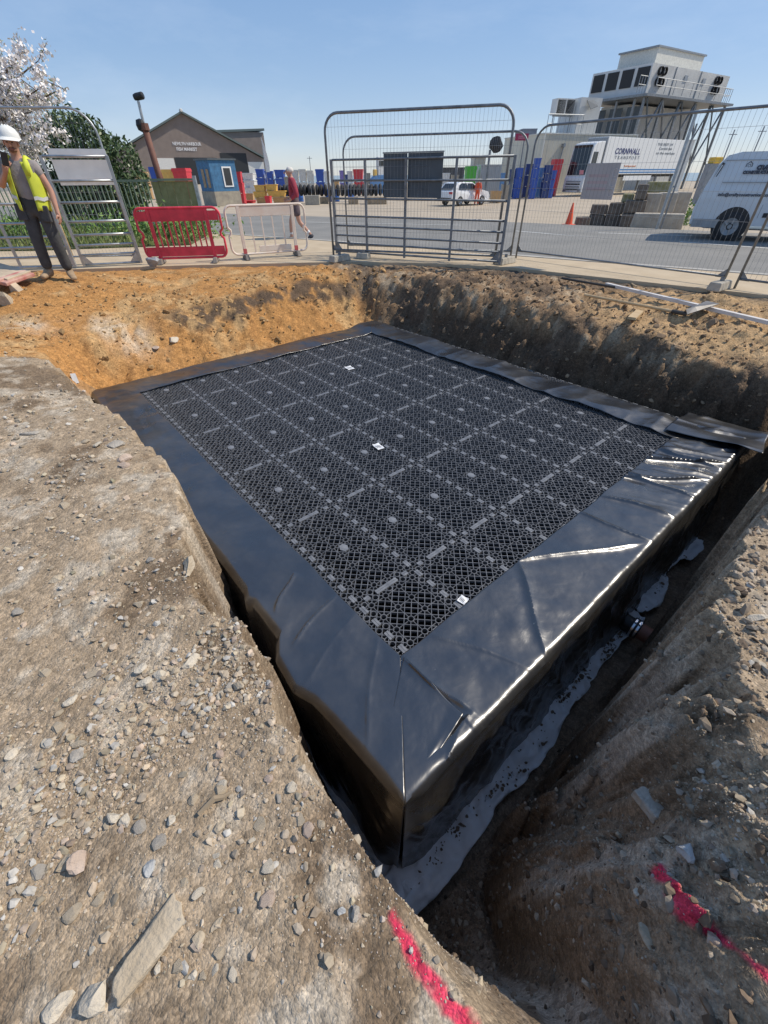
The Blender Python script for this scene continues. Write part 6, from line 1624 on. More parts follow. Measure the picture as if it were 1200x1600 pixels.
mb = MB(); mb.add([(.45, -.012, 1.75), (1.35, -.012, 1.75), (1.35, -.012, H - .75), (.62, -.012, H - .75)], [(0, 1, 2, 3)]); o = mb.build('side_window', M_cglass, lt); o.modifiers.new('solid', 'SOLIDIFY').thickness = 0.01
mb = MB(); mb.box((.25, -.28, 2.2), (.12, .26, .75)); mb.build('mirror', M_black, lt)
mb = MB(); mb.box((.06, .55, 2.05), (.03, .5, .36), rot=Matrix.Rotation(-0.2, 3, 'Y')); mb.build('cab_notice', mat('pink_notice', (0.75, 0.30, 0.33), rough=0.5), lt)
for x in (1.1, 3.3): wheel(lt, (x, .18, .5), .5, .32)
xt0, zt0 = lx(950, 213); xt1, _ = lx(1082, 214); _, zbt = lx(1000, 272)
xt0 = max(2.5, xt0)
mb = MB(); mb.box(((xt0 + xt1) / 2, Wd / 2, (zt0 + zbt) / 2), (xt1 - xt0, Wd, zt0 - zbt)); mb.build('trailer', M_truckw, lt, bev=0.03)
mb = MB(); mb.box((xt0 - 0.035, Wd / 2, (zt0 + zbt) / 2), (0.07, Wd * 0.94, (zt0 - zbt) * 0.96)); mb.build('trailer_front', M_rail, lt)
mb = MB(); mb.box(((xt0 + xt1) / 2, Wd / 2, zbt - 0.13), (xt1 - xt0 - .4, 1.2, 0.24)); mb.build('chassis', M_black, lt)
for k in range(3): wheel(lt, (xt1 - 1.2 - 1.25 * k, .2, .5), .5, .34)
mb = MB(); mb.box(((xt0 * .55 + xt1 * .45), .05, zbt - 0.34), ((xt1 - xt0) * .34, .06, .42)); mb.build('side_guard', M_truckw, lt)
for v_ in (265.0, 269.0):
    _, zs = lx(1010, v_)
    mb = MB(); mb.box(((xt0 + xt1) / 2, -0.006, zs), (xt1 - xt0 - 0.1, 0.012, 0.11)); mb.build('blue_stripe', M_tblue, lt)
def letter(parent, nm, body, u, v, wpx, m, fxn, yoff, thick=1.0, hpx=None, shear=0.0):
    x, z = fxn(u, v); xa_ = fxn(u - wpx / 2, v)[0]; xb_ = fxn(u + wpx / 2, v)[0]
    me = text_mesh(nm, body, 1.0, m, 0.012, bold=0.012 * thick)
    w_ = max(q.co.x for q in me.vertices) - min(q.co.x for q in me.vertices); s_ = (xb_ - xa_) / w_
    sz = s_
    if hpx: h_ = max(q.co.y for q in me.vertices) - min(q.co.y for q in me.vertices); sz = abs(fxn(u, v - hpx / 2)[1] - fxn(u, v + hpx / 2)[1]) / h_
    me.transform(Matrix(((s_, shear * sz, 0, 0), (0, sz, 0, 0), (0, 0, 1, 0), (0, 0, 0, 1)))); return link(nm, me, parent, (x, yoff, z), (PI / 2, 0, 0))
letter(lt, 'lettering', 'CORNWALL', 981, 237, 39, M_navy, lx, -0.012, 1.6, 9.5, 0.12)
letter(lt, 'lettering', 'T R A N S P O R T', 980, 246.5, 38, M_rail, lx, -0.012, 0, 5)
letter(lt, 'small_print', 'Refrigerated', 984, 259.5, 18, M_orange, lx, -0.012, 0.5, 3.2)
for k, (w_, v_) in enumerate([(24, 226), (20, 232.5), (29, 239.5)]):
    letter(lt, 'small_print', ['THE BEST OF', 'Cornish fish', 'to the markets'][k], 1040, v_, w_, M_rail, lx, -0.012, 0.5, 4)

# ---- the grey white van at the kerb
M_vanw = mat('white_van_paint', (0.62, 0.66, 0.69), rough=0.30, var=0.03, coat=0.4)
p = at_z(1130, 376, -0.1); rz = math.atan2(-0.53, 0.85); va = thing('panel_van', 'white panel van with dark lettering parked at the right edge', 'van', p, rz)
DXv = p + Vector((math.cos(rz), math.sin(rz), 0))
def vx(u, v): s_, z = plane_pt(u, v, p, DXv); return s_, z - p.z
HV = 1.97
prof = [(-1.02, .36), (-1.05, .75), (-.98, 1.15), (-.84, 1.70), (-.68, 1.90), (-.40, HV), (2.3, HV), (2.75, 1.86), (3.45, 1.16), (4.05, .98), (4.22, .72), (4.22, .32), (3.6, .26), (-.6, .28)]
mb = MB(); n_ = len(prof); vs = []
for y, k in ((0.0, 1.0), (0.95, 1.0), (1.9, 1.0)):
    for x, z in prof:
        lean_ = 0.0 if z < 1.0 else 0.13 * ((z - 1.0) / 0.97) ** 1.5
        vs.append((x, lean_ if y == 0 else (1.9 - lean_ if y == 1.9 else .95), z + (0.025 if y == .95 and z > 1.5 else 0)))
# denser side skin: rows across the height
mb.add(vs, [(j * n_ + i, (j + 1) * n_ + i, (j + 1) * n_ + (i + 1) % n_, j * n_ + (i + 1) % n_) for j in range(2) for i in range(n_)])
def xs_at(z):
    pts = []
    for i in range(n_):
        (xa_, za_), (xb_, zb_) = prof[i], prof[(i + 1) % n_]
        if (za_ - z) * (zb_ - z) <= 0 and abs(za_ - zb_) > 1e-6: pts.append(xa_ + (xb_ - xa_) * (z - za_) / (zb_ - za_))
    return min(pts), max(pts)
zs_ = [.37, .5, .62, .75, .98, 1.15, 1.3, 1.45, 1.6, 1.7, 1.8, 1.88, 1.93, 1.965]
for side in (0, 1):
    vv = []
    for z in zs_:
        a_, b_ = xs_at(z); lean_ = 0.0 if z < 1.0 else 0.13 * ((z - 1.0) / 0.97) ** 1.5
        for k in range(25):
            f = k / 24; x = a_ + (b_ - a_) * f; y = lean_ - 0.012 * math.sin(min(1, max(0, (z - .3) / 1.4)) * PI) + (0.010 if abs(z - 1.3) < 0.01 else 0)
            vv.append((x, y if side == 0 else 1.9 - y, z))
    mb.add(vv, [(i * 25 + k, i * 25 + k + 1, (i + 1) * 25 + k + 1, (i + 1) * 25 + k) for i in range(len(zs_) - 1) for k in range(24)])
mb.build('body', M_vanw, va, smooth=False)
wz = .34
for x in (0.0, 3.05):
    mb = MB(); mb.lathe([(0, -0.022), (0.425, -0.022), (0.44, 0.05), (0.44, 0.3)], 30, (x, 0, .37), axis='Y'); mb.build('wheel_arch', M_black, va)
    for y in (.045, 1.82): wheel(va, (x, y, wz), .335, .22, M_rail)
mb = MB(); mb.box((-.60, -0.01, .40), (.72, .03, .20)); mb.build('rear_bumper', M_rail, va)
mb = MB(); mb.prism([(-.955, 1.02), (-.915, 1.0), (-.70, 1.74), (-.765, 1.76)], 0.03, Matrix.Translation((0, 0.035, 0))); mb.build('tail_lamp_trim', M_black, va)
mb = MB(); mb.prism([(-.945, 1.05), (-.925, 1.04), (-.86, 1.27), (-.89, 1.28)], 0.02, Matrix.Translation((0, 0.02, 0))); mb.build('tail_lamp', M_lamp, va)
mb = MB(); mb.prism([(-.88, 1.30), (-.855, 1.29), (-.735, 1.70), (-.765, 1.71)], 0.02, Matrix.Translation((0, 0.03, 0))); mb.build('reversing_lamp', M_vanw, va)
mb = MB(); mb.box((1.6, -0.012, .62), (1.9, .03, .10)); mb.build('rub_strip', M_black, va)
mb = MB(); mb.box((1.0, -0.008, 1.33), (3.2, .012, .018)); mb.build('body_crease', M_rail, va)
mb = MB(); mb.box((.9, 0.085, 1.80), (3.2, .012, .014)); mb.build('roof_gutter', M_rail, va)
for x in (.55, 1.75):
    mb = MB(); mb.box((x, 0.0, 1.10), (.012, .022, 1.1)); mb.build('door_gap', M_rail, va)
M_vlet = mat('van_lettering', (0.05, 0.055, 0.075), rough=0.5, var=0.03)
def vlet(body, u, v, hpx, bold=0.6):
    x, z = vx(u, v); s_ = abs(vx(u, v - hpx / 2)[1] - vx(u, v + hpx / 2)[1]) / 0.70
    me = text_mesh('lettering', body, s_, M_vlet, 0.004, align='LEFT', bold=0.010 * bold)
    lean_ = 0.0 if z < 1.0 else 0.13 * ((z - 1.0) / 0.97) ** 1.5
    link('lettering', me, va, (x, lean_ - 0.03, z), (PI / 2 - 0.12 * (z > 1.3), 0, 0))
vlet('CRAFTY', 1183, 262, 6.5, 1.2); vlet('CONSTRUCTION', 1161, 269.5, 4.5, 0.8); vlet('info@craftyconstruction.co.uk', 1122, 304, 5.0, 0.3)
x, z = vx(1171, 259); s_ = abs(vx(1171, 252)[1] - vx(1171, 264)[1])
mb = MB(); pts = [(-.5, -.35), (-.5, .15), (0, .55), (.5, .15), (.5, -.35)]
mb.tube([(a_ * s_ * .8, 0, b_ * s_ * .8) for a_, b_ in pts], s_ * 0.06, 5); mb.tube([(math.cos(k * PI / 4) * s_ * .2, 0, math.sin(k * PI / 4) * s_ * .2 - s_ * .1) for k in range(9)], s_ * 0.035, 5)
mb.build('house_emblem', M_vlet, va, (x, 0.075, z + 0.02), (-0.12, 0, 0))

# ---- cone, blocks and weeds at the yard entrance
M_cone = mat('orange_cone', (0.80, 0.10, 0.03), rough=0.5, var=0.08)
p = at_g(888, 352); t = thing('traffic_cone', 'single orange traffic cone on the yard edge', 'cone', p, 0.2)
mb = MB(); mb.box((0, 0, 0.02), (.40, .40, .04)); mb.build('base', M_cone, t, bev=0.01)
mb = MB(); mb.lathe([(0.15, .04), (0.135, .08), (0.03, .72), (0.02, .74), (0, .74)], 16); mb.build('body', M_cone, t, smooth=True)
M_blk = mat('granite_block', (0.34, 0.30, 0.25), rough=0.9, col2=(0.46, 0.42, 0.35), scale=4, bump=0.6, bscale=14)
M_sleep = mat('dark_block', (0.11, 0.09, 0.075), rough=0.9, col2=(0.21, 0.17, 0.13), scale=6, bump=0.6, bscale=16)
M_moss = mat('mossy_block', (0.25, 0.22, 0.08), rough=0.95, col2=(0.40, 0.36, 0.22), scale=5, bump=0.6, bscale=14)
def block(u0, u1, vb, vt, vg, m, lab, group='stone blocks by the yard entrance', dep=0.7, rz=-0.4):
    p = at_g((u0 + u1) / 2, vg); uc = (u0 + u1) / 2; z0, z1_ = above(p, uc, vb), above(p, uc, vt)
    if vb == vg: z0 = p.z - 0.02
    mb = MB(); mb.box((0, dep / 2, 0), ((u1 - u0) * mpp(p) * 0.98, dep, z1_ - z0), taper=(0.95, 0.95))
    o = mb.build('stone_block', m, None, (p.x, p.y, (z0 + z1_) / 2), (0, 0, rz + random.uniform(-.08, .08)), bev=0.035); tag(o, lab, 'block', group)
block(898, 920, 352, 340, 352, M_sleep, 'low dark block right of the orange cone')
block(919, 942, 352, 336, 352, M_sleep, 'dark block, second right of the cone, bottom row'); block(919, 943, 335, 320, 352, M_sleep, 'dark block resting above the bottom row, nearest the sign board')
block(943, 966, 353, 336, 353, M_sleep, 'dark block in the middle of the bottom row'); block(944, 966, 335, 317, 353, M_sleep, 'dark block in the middle of the second row')
block(966, 990, 355, 334, 355, M_sleep, 'dark tall block at the right of the bottom row'); block(967, 998, 333, 313, 355, M_sleep, 'dark block at the right of the second row')
block(960, 977, 316, 303, 353, M_moss, 'brown block on top of the pile under the sign board'); block(978, 994, 312, 288, 355, M_sleep, 'dark upright block on top of the pile')
block(986, 1060, 358, 334, 359, M_blk, 'long low granite kerb block left of the van', dep=0.6); block(996, 1018, 333, 302, 355, M_blk, 'grey granite block standing on the kerb block')
block(1016, 1042, 333, 301, 355, M_blk, 'pale broad granite block beside the grey one'); block(995, 1030, 301, 284, 352, M_moss, 'mossy yellow block lying on the granite blocks'); block(1030, 1062, 335, 300, 354, M_blk, 'pale sandy granite block nearest the van')
M_leafg = mat('weed_leaf', (0.10, 0.22, 0.035), rough=0.6, col2=(0.22, 0.34, 0.08), scale=5)
def leaf_cloud(name, mat_, n, fn, size, parent=None, loc=(0, 0, 0), aspect=0.5, up=0.3):
    r_ = np.random.default_rng(n + int(size * 1000)); P_ = fn(r_, n); n = len(P_)
    d = r_.normal(size=(n, 3)); d[:, 2] += up; d /= np.linalg.norm(d, axis=1)[:, None]
    s = np.cross(d, r_.normal(size=(n, 3))); s /= np.linalg.norm(s, axis=1)[:, None]
    L_ = size * r_.uniform(0.6, 1.35, (n, 1)); b = P_ - d * L_ / 2; e = P_ + d * L_ / 2; w = s * L_ * aspect / 2
    v_ = np.stack([b, P_ + w, e, P_ - w], 1).reshape(-1, 3); f_ = np.arange(4 * n).reshape(-1, 4)
    me = np_mesh(name, v_, f_, [mat_], smooth=False); return link(name, me, parent, loc)
p = at_g(1068, 352); t = thing('weed_plant', 'green weed growing between granite blocks and van', 'plant', p)
leaf_cloud('leaves', M_leafg, 420, lambda r_, n: np.stack([r_.normal(0, .22, n), r_.normal(0, .2, n), np.abs(r_.normal(.35, .22, n))], 1), 0.10, t)
mb = MB()
for k in range(6): mb.tube([(0, 0, 0), (random.uniform(-.2, .2), random.uniform(-.2, .2), random.uniform(.4, .75))], 0.008, 4)
mb.build('stems', M_leafg, t)['kind'] = 'stuff'
t, p, s = ground_thing('street_pole', 'tall thin steel pole at the yard entrance between lorry and van', 'pole', (1025, 361)); zt2 = above(p, 1085, 172) - p.z
mb = MB(); mb.tube([(0, 0, 0), (0, 0, zt2)], 0.05, 8); mb.build('shaft', M_galv, t)
mb = MB(); mb.tube([(0.14, 0, 0), (0.14, 0, zt2 * .9)], 0.028, 8); mb.build('stay', M_galv_d, t)
for zz in (0.4, 0.85):
    mb = MB(); mb.box((0.07, 0, zt2 * zz), (0.2, 0.04, 0.05)); mb.build('clamp', M_galv_d, t)
t, p, s = ground_thing('white_pillar', 'white painted pillar standing behind the van', 'pillar', (1045, 322)); zt2 = above(p, 1092, 220) - p.z
mb = MB(); mb.box((0, 0, zt2 / 2), (0.42, 0.3, zt2)); mb.build('shaft', M_whitew, t, bev=0.02); mb = MB(); mb.box((0, 0, zt2 + 0.04), (0.48, 0.36, 0.06)); mb.build('cap', M_whitew, t)
p = at_g(1092, 318); zt2 = above(p, 1092, 246); zb2 = above(p, 1092, 256); o = MB(); o.box((0, 0, 0), (12 * mpp(p), .5, zt2 - zb2)); 
t = thing('yellow_digger', 'small yellow machine top showing above the van\'s rear', 'machine', p)
mb = MB(); mb.box((0, 0, (zt2 + zb2) / 2 - p.z), (12 * mpp(p), .8, zt2 - zb2)); mb.build('body', mat('machine_yellow', (0.75, 0.48, 0.05), rough=0.5), t, bev=0.05)
mb = MB(); mb.box((0, 0, (zb2 - p.z) / 2), (0.9, .7, zb2 - p.z)); mb.build('chassis', M_rail, t)

# ---- left: green fences, post, shrub, blossom tree
M_gfence = mat('green_fence_paint', (0.22, 0.27, 0.19), rough=0.6, var=0.15, scale=5)
M_olive = mat('olive_board', (0.25, 0.23, 0.10), rough=0.8, col2=(0.33, 0.31, 0.15), scale=6)
YF = 17.0
xr_ = at_y(303, 277, YF).x; xl_ = at_y(-60, 280, YF).x; zt2 = at_y(240, 279, YF).z; xm_ = at_y(232, 279, YF).x
pf = thing('palisade_fence', 'long green railing fence with upright bars behind the gate', 'fence', (xl_, YF, -0.05))
Lf = xm_ - xl_
mb = MB(); mb.box((Lf / 2, 0, zt2), (Lf, 0.05, 0.06)); mb.build('top_rail', M_gfence, pf); mb = MB(); mb.box((Lf / 2, 0, 0.25), (Lf, 0.04, 0.05)); mb.build('bottom_rail', M_gfence, pf)
bm_ = MB(); bm_.box((0, 0, zt2 / 2), (0.028, 0.028, zt2 - 0.08)); bmesh_ = bm_.mesh('bar', M_gfence)
k = 0
while k * 0.15 < Lf: link('bar', bmesh_, pf, (k * 0.15, 0, 0)); k += 1
bf = thing('board_fence', 'short olive boarded fence ending at a grey post', 'fence', (xm_ + 0.05, YF, -0.05)); Lb = xr_ - xm_ - 0.1
nb = 6
for k in range(nb):
    mb = MB(); mb.box(((k + .5) * Lb / nb, 0.0 + 0.008 * (k % 2), zt2 / 2), (Lb / nb - 0.012, 0.03, zt2 - 0.04)); mb.build('board', M_olive, bf)
mb = MB(); mb.box((Lb / 2, -0.02, zt2 + 0.02), (Lb, 0.09, 0.06)); mb.build('top_rail', M_gfence, bf)
mb = MB(); mb.box((Lb + 0.05, 0, zt2 / 2 + 0.04), (0.10, 0.10, zt2 + 0.15)); mb.build('end_post', M_galv, bf)
M_rust = mat('rusty_brown_post', (0.13, 0.055, 0.04), rough=0.7, col2=(0.20, 0.09, 0.06), scale=5, bump=0.3)
b0 = at_y(266, 330, 18.2); b0.z = -0.1; zt2 = at_y(225, 196, 18.2).z; xt_ = at_y(225, 196, 18.2).x - b0.x
cp = thing('camera_post', 'rusty brown post carrying a surveillance camera on a thin mast', 'post', b0)
mb = MB(); mb.tube([(0, 0, 0), (xt_, 0, zt2 - b0.z)], 0.10, 12); mb.build('column', M_rust, cp, smooth=True)
mb = MB(); mb.tube([(xt_ * 0.98, 0, zt2 - b0.z - .12), (xt_, 0, zt2 - b0.z + .05)], 0.14, 12); mb.build('collar', M_rust, cp)
q1_ = at_y(216, 158, 18.2); xq, zq = q1_.x - b0.x, q1_.z - b0.z
mb = MB(); mb.tube([(xt_, 0, zt2 - b0.z), (xq, 0, zq)], 0.045, 8); mb.build('mast', M_galv, cp)
mb = MB(); mb.lathe([(0, -.13), (.07, -.12), (.09, -.04), (.09, .16), (.07, .19), (0, .19)], 14, axis='X'); mb.build('camera_head', M_black, cp, (xq + .02, 0, zq + .1), (0, -0.15, 0))
mb = MB(); mb.lathe([(0, -.18), (.12, -.12), (.15, .0), (.12, .12), (0, .16)], 14); mb.build('camera_dome', M_black, cp, (xq - .12, 0.0, zq - .55))
mb = MB(); mb.box((xq - .07, 0, zq - .5), (.16, .05, .05)); mb.build('bracket', M_galv, cp)
# evergreen shrub
M_leafd = mat('evergreen_leaf', (0.055, 0.095, 0.035), rough=0.45, col2=(0.12, 0.17, 0.065), scale=1.6)
M_bark = mat('bark', (0.12, 0.09, 0.065), rough=0.9, var=0.3, scale=8, bump=0.5)
def blob_pts(lobes):
    def f(r_, n):
        out = []
        wts = np.array([l[3] ** 2 * l[4] for l in lobes]); wts /= wts.sum()
        for (x, y, z, r, rz_), k in zip(lobes, (wts * n).astype(int)):
            d = r_.normal(size=(k, 3)); d /= np.linalg.norm(d, axis=1)[:, None]
            rad = r * (r_.uniform(0.55, 1.0, (k, 1)) ** 0.6) * (1 + 0.22 * vnoise(d[:, 0] * 3 + x, d[:, 2] * 3 + y, 7)[:, None])
            q = d * rad; q[:, 2] *= rz_ / r
            out.append(q + np.array([x, y, z]))
        return np.concatenate(out)
    return f
c0 = at_y(158, 330, 20.5)
sh = thing('evergreen_shrub', 'big dark evergreen shrub behind the green fence', 'shrub', (c0.x, 20.5, -0.1))
zt2 = at_y(150, 168, 20.5).z; wS = abs(at_y(235, 270, 20.5).x - at_y(55, 270, 20.5).x) / 2
lob = [(-wS * .45, 0, zt2 * .55, wS * .5, zt2 * .40), (wS * .05, -.2, zt2 * .62, wS * .52, zt2 * .42), (wS * .55, 0, zt2 * .45, wS * .48, zt2 * .40), (-wS * .1, .3, zt2 * .3, wS * .8, zt2 * .3), (wS * .3, -.3, zt2 * .72, wS * .36, zt2 * .26), (-wS * .25, .2, zt2 * .78, wS * .3, zt2 * .24)]
leaf_cloud('crown', M_leafd, 15000, blob_pts(lob), 0.17, sh, aspect=0.42)
mb = MB()
for k in range(7): mb.tube([(random.uniform(-.3, .3), 0, 0), (random.uniform(-.6, .6) * wS * .5, 0, zt2 * .4), (random.uniform(-1, 1) * wS * .7, random.uniform(-.5, .5), zt2 * .8)], [0.09, 0.06, 0.02], 6)
mb.build('branches', M_bark, sh)['kind'] = 'stuff'
# low plants in the verge
for k, (u, v, lab) in enumerate([(205, 372, 'leafy green plant on the verge behind the pale gate'), (285, 372, 'leafy green plant on the verge behind the red barrier'), (30, 372, 'leafy green plant on the verge behind the worker')]):
    p = at_z(u, v, 0.0); t = thing('verge_plant', lab, 'plant', p)
    leaf_cloud('leaves', M_leafg, 900 + k, lambda r_, n: np.stack([r_.normal(0, .75, n), r_.normal(0, .45, n), np.abs(r_.normal(.22, .22, n))], 1), 0.13, t, aspect=0.35)
    mb = MB()
    for j in range(8): mb.tube([(random.uniform(-.5, .5), random.uniform(-.3, .3), 0), (random.uniform(-.7, .7), random.uniform(-.4, .4), random.uniform(.3, .6))], 0.008, 4)
    mb.build('stems', M_leafg, t)['kind'] = 'stuff'
# blossom tree
M_petal = mat('white_blossom', (0.82, 0.78, 0.76), rough=0.7, var=0.08)
M_younge = mat('young_leaf', (0.20, 0.24, 0.08), rough=0.6, var=0.2)
YB = 14.2
b0 = at_y(-40, 340, YB); b0.z = -0.1
bt2 = thing('blossom_tree', 'tree in white blossom at the left photo edge', 'tree', b0)
tips = []
tr_mb = MB()
def loc_(u, v, y=YB): q = at_y(u, v, y); return Vector((q.x - b0.x, q.y - b0.y, q.z - b0.z))
trunk_top = loc_(-30, 235)
tr_mb.tube([(0, 0, 0), (0.05, 0, trunk_top.z * .5), trunk_top], [0.16, 0.13, 0.10], 8); tr_mb.build('trunk', M_bark, bt2, smooth=True)
lm = MB(); segs = []
for k, (u, v, dy) in enumerate([(36, 72, 0), (60, 95, .5), (20, 100, -.6), (98, 138, .2), (66, 135, -.4), (80, 160, .6), (50, 175, -.5), (85, 205, 0.1), (40, 205, .7), (0, 85, .3), (-30, 70, -.3), (-60, 110, .4), (-90, 150, 0), (10, 150, -.9), (70, 215, -.6), (-50, 180, .8), (30, 240, 0.2), (75, 245, 0.5)]):
    e = loc_(u, v, YB + dy); m_ = trunk_top.lerp(e, .5) + Vector((random.uniform(-.15, .15), random.uniform(-.15, .15), 0.22))
    lm.tube([trunk_top, m_, e], [0.055, 0.032, 0.008], 6, cap=False)
    for f in np.linspace(0.25, 1.0, 9):
        c_ = (trunk_top.lerp(m_, f * 2) if f < .5 else m_.lerp(e, f * 2 - 1)); 
        tw = c_ + Vector((random.uniform(-.5, .5), random.uniform(-.4, .4), random.uniform(-.25, .45))); lm.tube([c_, tw], [0.012, 0.004], 4, cap=False); segs.append((c_, tw))
    segs.append((m_, e))
lm.build('limbs', M_bark, bt2)['kind'] = 'stuff'
def blossom(r_, n):
    k = r_.integers(0, len(segs), n); f = r_.uniform(0.1, 1.05, n)[:, None]
    A = np.array([segs[i][0][:] for i in k]); B = np.array([segs[i][1][:] for i in k]); cl = r_.integers(0, 6, n)
    return A + (B - A) * (np.round(f * 5) / 5 + r_.normal(0, .05, (n, 1))) + r_.normal(0, .075, (n, 3))
leaf_cloud('blossom', M_petal, 9000, blossom, 0.075, bt2, aspect=0.9)
leaf_cloud('leaves', M_younge, 1500, blossom, 0.08, bt2, aspect=0.4)

# ---- small craft and masts on the quay
p = at_g(594, 309) ; p = p + Vector((p.x, p.y, 0)).normalized() * 4; s = mpp(p)
bt3 = thing('fishing_boat', 'small blue and white boat with yellow gear behind the tyres, left of the grey board', 'boat', p, 0.4)
zt2 = above(p, 594, 247) - p.z; zb2 = above(p, 594, 276) - p.z; Lb_ = 30 * s
mb = MB(); hull = [(-.5, .6, .30), (-.3, .78, .34), (.2, .80, .34), (.5, .95, .04)]; vs = []
for x, z, w in hull: vs += [(x * Lb_, -w * Lb_ * .5, zb2 * z + .5), (x * Lb_, -w * Lb_ * .28, .25), (x * Lb_, w * Lb_ * .28, .25), (x * Lb_, w * Lb_ * .5, zb2 * z + .5)]
mb.add(vs, [(4 * i + j, 4 * i + 4 + j, 4 * i + 5 + j, 4 * i + 1 + j) for i in range(3) for j in range(3)] + [(0, 1, 2, 3)] + [(4 * i, 4 * i + 3, 4 * i + 7, 4 * i + 4) for i in range(3)]); mb.build('hull', TUBM['teal'], bt3)
mb = MB(); mb.box((.02 * Lb_, 0, (zb2 + zt2) / 2 + .1), (.34 * Lb_, .3 * Lb_, zt2 - zb2)); cb = mb.build('cabin', TUBM['white'], bt3, bev=0.05)
mb = MB(); mb.box((.02 * Lb_, -.152 * Lb_, zb2 + (zt2 - zb2) * .72), (.24 * Lb_, .02, (zt2 - zb2) * .28)); mb.build('cabin_window', M_cglass, cb)
mb = MB(); mb.box((-.3 * Lb_, -.05 * Lb_, zb2 + .35), (.16 * Lb_, .2 * Lb_, .6)); mb.build('yellow_gear', TUBM['yellow'], bt3, bev=0.05)
for u, vt, lab in [(1188, 198, 'thin mast rising behind the van, farther right'), (1147, 203, 'thin mast rising behind the van, nearer the tower')]:
    p = at_g(u - 38, 303); zt2 = above(p, u - 10, vt) - p.z; t = thing('mast', lab, 'mast', p)
    mb = MB(); mb.tube([(0, 0, 0), (0, 0, zt2)], 0.07, 6); mb.build('pole', M_rail, t); mb = MB(); mb.box((0, 0, zt2 * .93), (0.9, .06, .06)); mb.build('cross_arm', M_rail, t)

for c, u0, u1, vt, n_, dd, lab in [('crate', 448, 458, 276, 2, 2, 'grey pallet box between blue tubs and cream tanks'), ('ochre', 519, 531, 283, 2, 4, 'brown pallet box right behind the dark gate post'), ('crate', 571, 580, 270, 2, 5, 'grey pallet box between red tub and boat'),
                             ('navy', 541, 545, 272, 1, 5, 'narrow navy drum among the tubs behind the gate'), ('white', 690, 700, 270, 2, 9, 'white tub right of the grey board, far back'), ('crate', 703, 714, 273, 2, 9, 'grey pallet box beyond the roof of the white car'), ('teal', 777, 786, 270, 2, 5, 'pale blue tub left of the dark blue stacks'),
                             ('ochre', 386, 398, 302, 1, -2, 'brown crate on the ground before the white tubs'), ('red', 379, 398, 313, 1, -4, 'low red tray on the ground before the red tubs')]:
    stack(c, u0, u1, 314 if dd < 4 else 309, vt, n_, lab if n_ == 1 else ['lower ' + lab, 'upper ' + lab], 'tub' if c not in ('crate', 'ochre') else 'box', 'odd tubs and boxes about the yard', dd=dd)
M_drum = mat('blue_drum', (0.04, 0.13, 0.40), rough=0.4, var=0.15)
dm = MB(); dm.lathe([(0, 0), (.29, 0), (.30, .05), (.29, .28), (.305, .30), (.29, .32), (.29, .58), (.305, .60), (.29, .62), (.29, .86), (.30, .9), (.27, .9), (.27, .87), (0, .87)], 14); dm = dm.mesh('drum', M_drum, True)
for k, u in enumerate((452, 461, 470, 514, 526, 549)):
    p = at_g(u, 315); o = link('drum', dm, loc=p); o.scale = (1, 1, 1.05)
    tag(o, 'blue plastic drum, %s from the left, standing below the tyre row' % ['first', 'second', 'third', 'fourth', 'fifth', 'sixth'][k], 'drum', 'blue drums below the tyres')
# ================================================================== LOOSE STONES ONE CAN PICK OUT
def stone_mat(name, c, c2):
    m = mat(name, c, rough=0.9, col2=c2, scale=14, bump=0.5, bscale=70); return m
S_tan = stone_mat('tan_stone', (0.40, 0.32, 0.22), (0.52, 0.44, 0.33)); S_pale = stone_mat('pale_stone', (0.51, 0.44, 0.34), (0.64, 0.57, 0.46))
S_blue = stone_mat('blue_grey_stone', (0.37, 0.37, 0.36), (0.52, 0.52, 0.50)); S_pink = stone_mat('pinkish_stone', (0.44, 0.33, 0.25), (0.54, 0.43, 0.35)); S_grey = stone_mat('grey_stone', (0.33, 0.29, 0.24), (0.46, 0.42, 0.36))
def stone(u, v, lpx, wpx, ang, m, label, seed, flat=0.45, box=False, group=None, chop=None):
    p = hit(u, v); s = math.hypot(p.x, p.y, p.z - CAM_H) / F_PX
    # photo-plane length turned into ground length along the given picture direction
    a = R(ang); q = hit(u + math.cos(a) * lpx / 2, v - math.sin(a) * lpx / 2); q2 = hit(u - math.cos(a) * lpx / 2, v + math.sin(a) * lpx / 2)
    d = q - q2; L_ = min(max(math.hypot(d.x, d.y), lpx * mpp(p) * 0.8), lpx * mpp(p) * 2.2); W_ = wpx * mpp(p) * 1.1
    r_ = np.random.default_rng(seed)
    if box:
        bm = bmesh.new(); bmesh.ops.create_cube(bm, size=2); bmesh.ops.subdivide_edges(bm, edges=bm.edges, cuts=3, use_grid_fill=True); co = np.array([q_.co[:] for q_ in bm.verts]); fs = [tuple(x_.index for x_ in f.verts) for f in bm.faces]; bm.free()
        co = co * np.array([1, 1, 1]); n_ = np.linalg.norm(co, axis=1)[:, None]; co = co * (0.82 + 0.18 / n_ * 1.2) * (1 + 0.05 * r_.normal(size=(len(co), 1))); co[:, 1] *= 1 + 0.18 * co[:, 0]
        co[:, 0] += 0.12 * co[:, 1]
    else:
        co, fs = ico_stone(seed, 2); fs = [tuple(f) for f in fs]
    co = co * np.array([L_ / 2, W_ / 2, W_ / 2 * flat * 1.3])
    me = bpy.data.meshes.new('stone'); me.from_pydata([tuple(c) for c in co], [], fs); me.materials.append(m)
    o = link('stone', me, loc=(p.x, p.y, p.z + W_ * flat * 0.26), rot=(random.uniform(-.12, .12), random.uniform(-.1, .1), math.atan2(d.y, d.x)))
    if box: b_ = o.modifiers.new('bevel', 'BEVEL'); b_.width = W_ * 0.06; b_.segments = 2
    tag(o, label, 'stone', group)
    return o
stone(237, 1482, 142, 36, 56, S_tan, 'long flat tan stone, by far the longest on the near left bank', 1, 0.5, True)
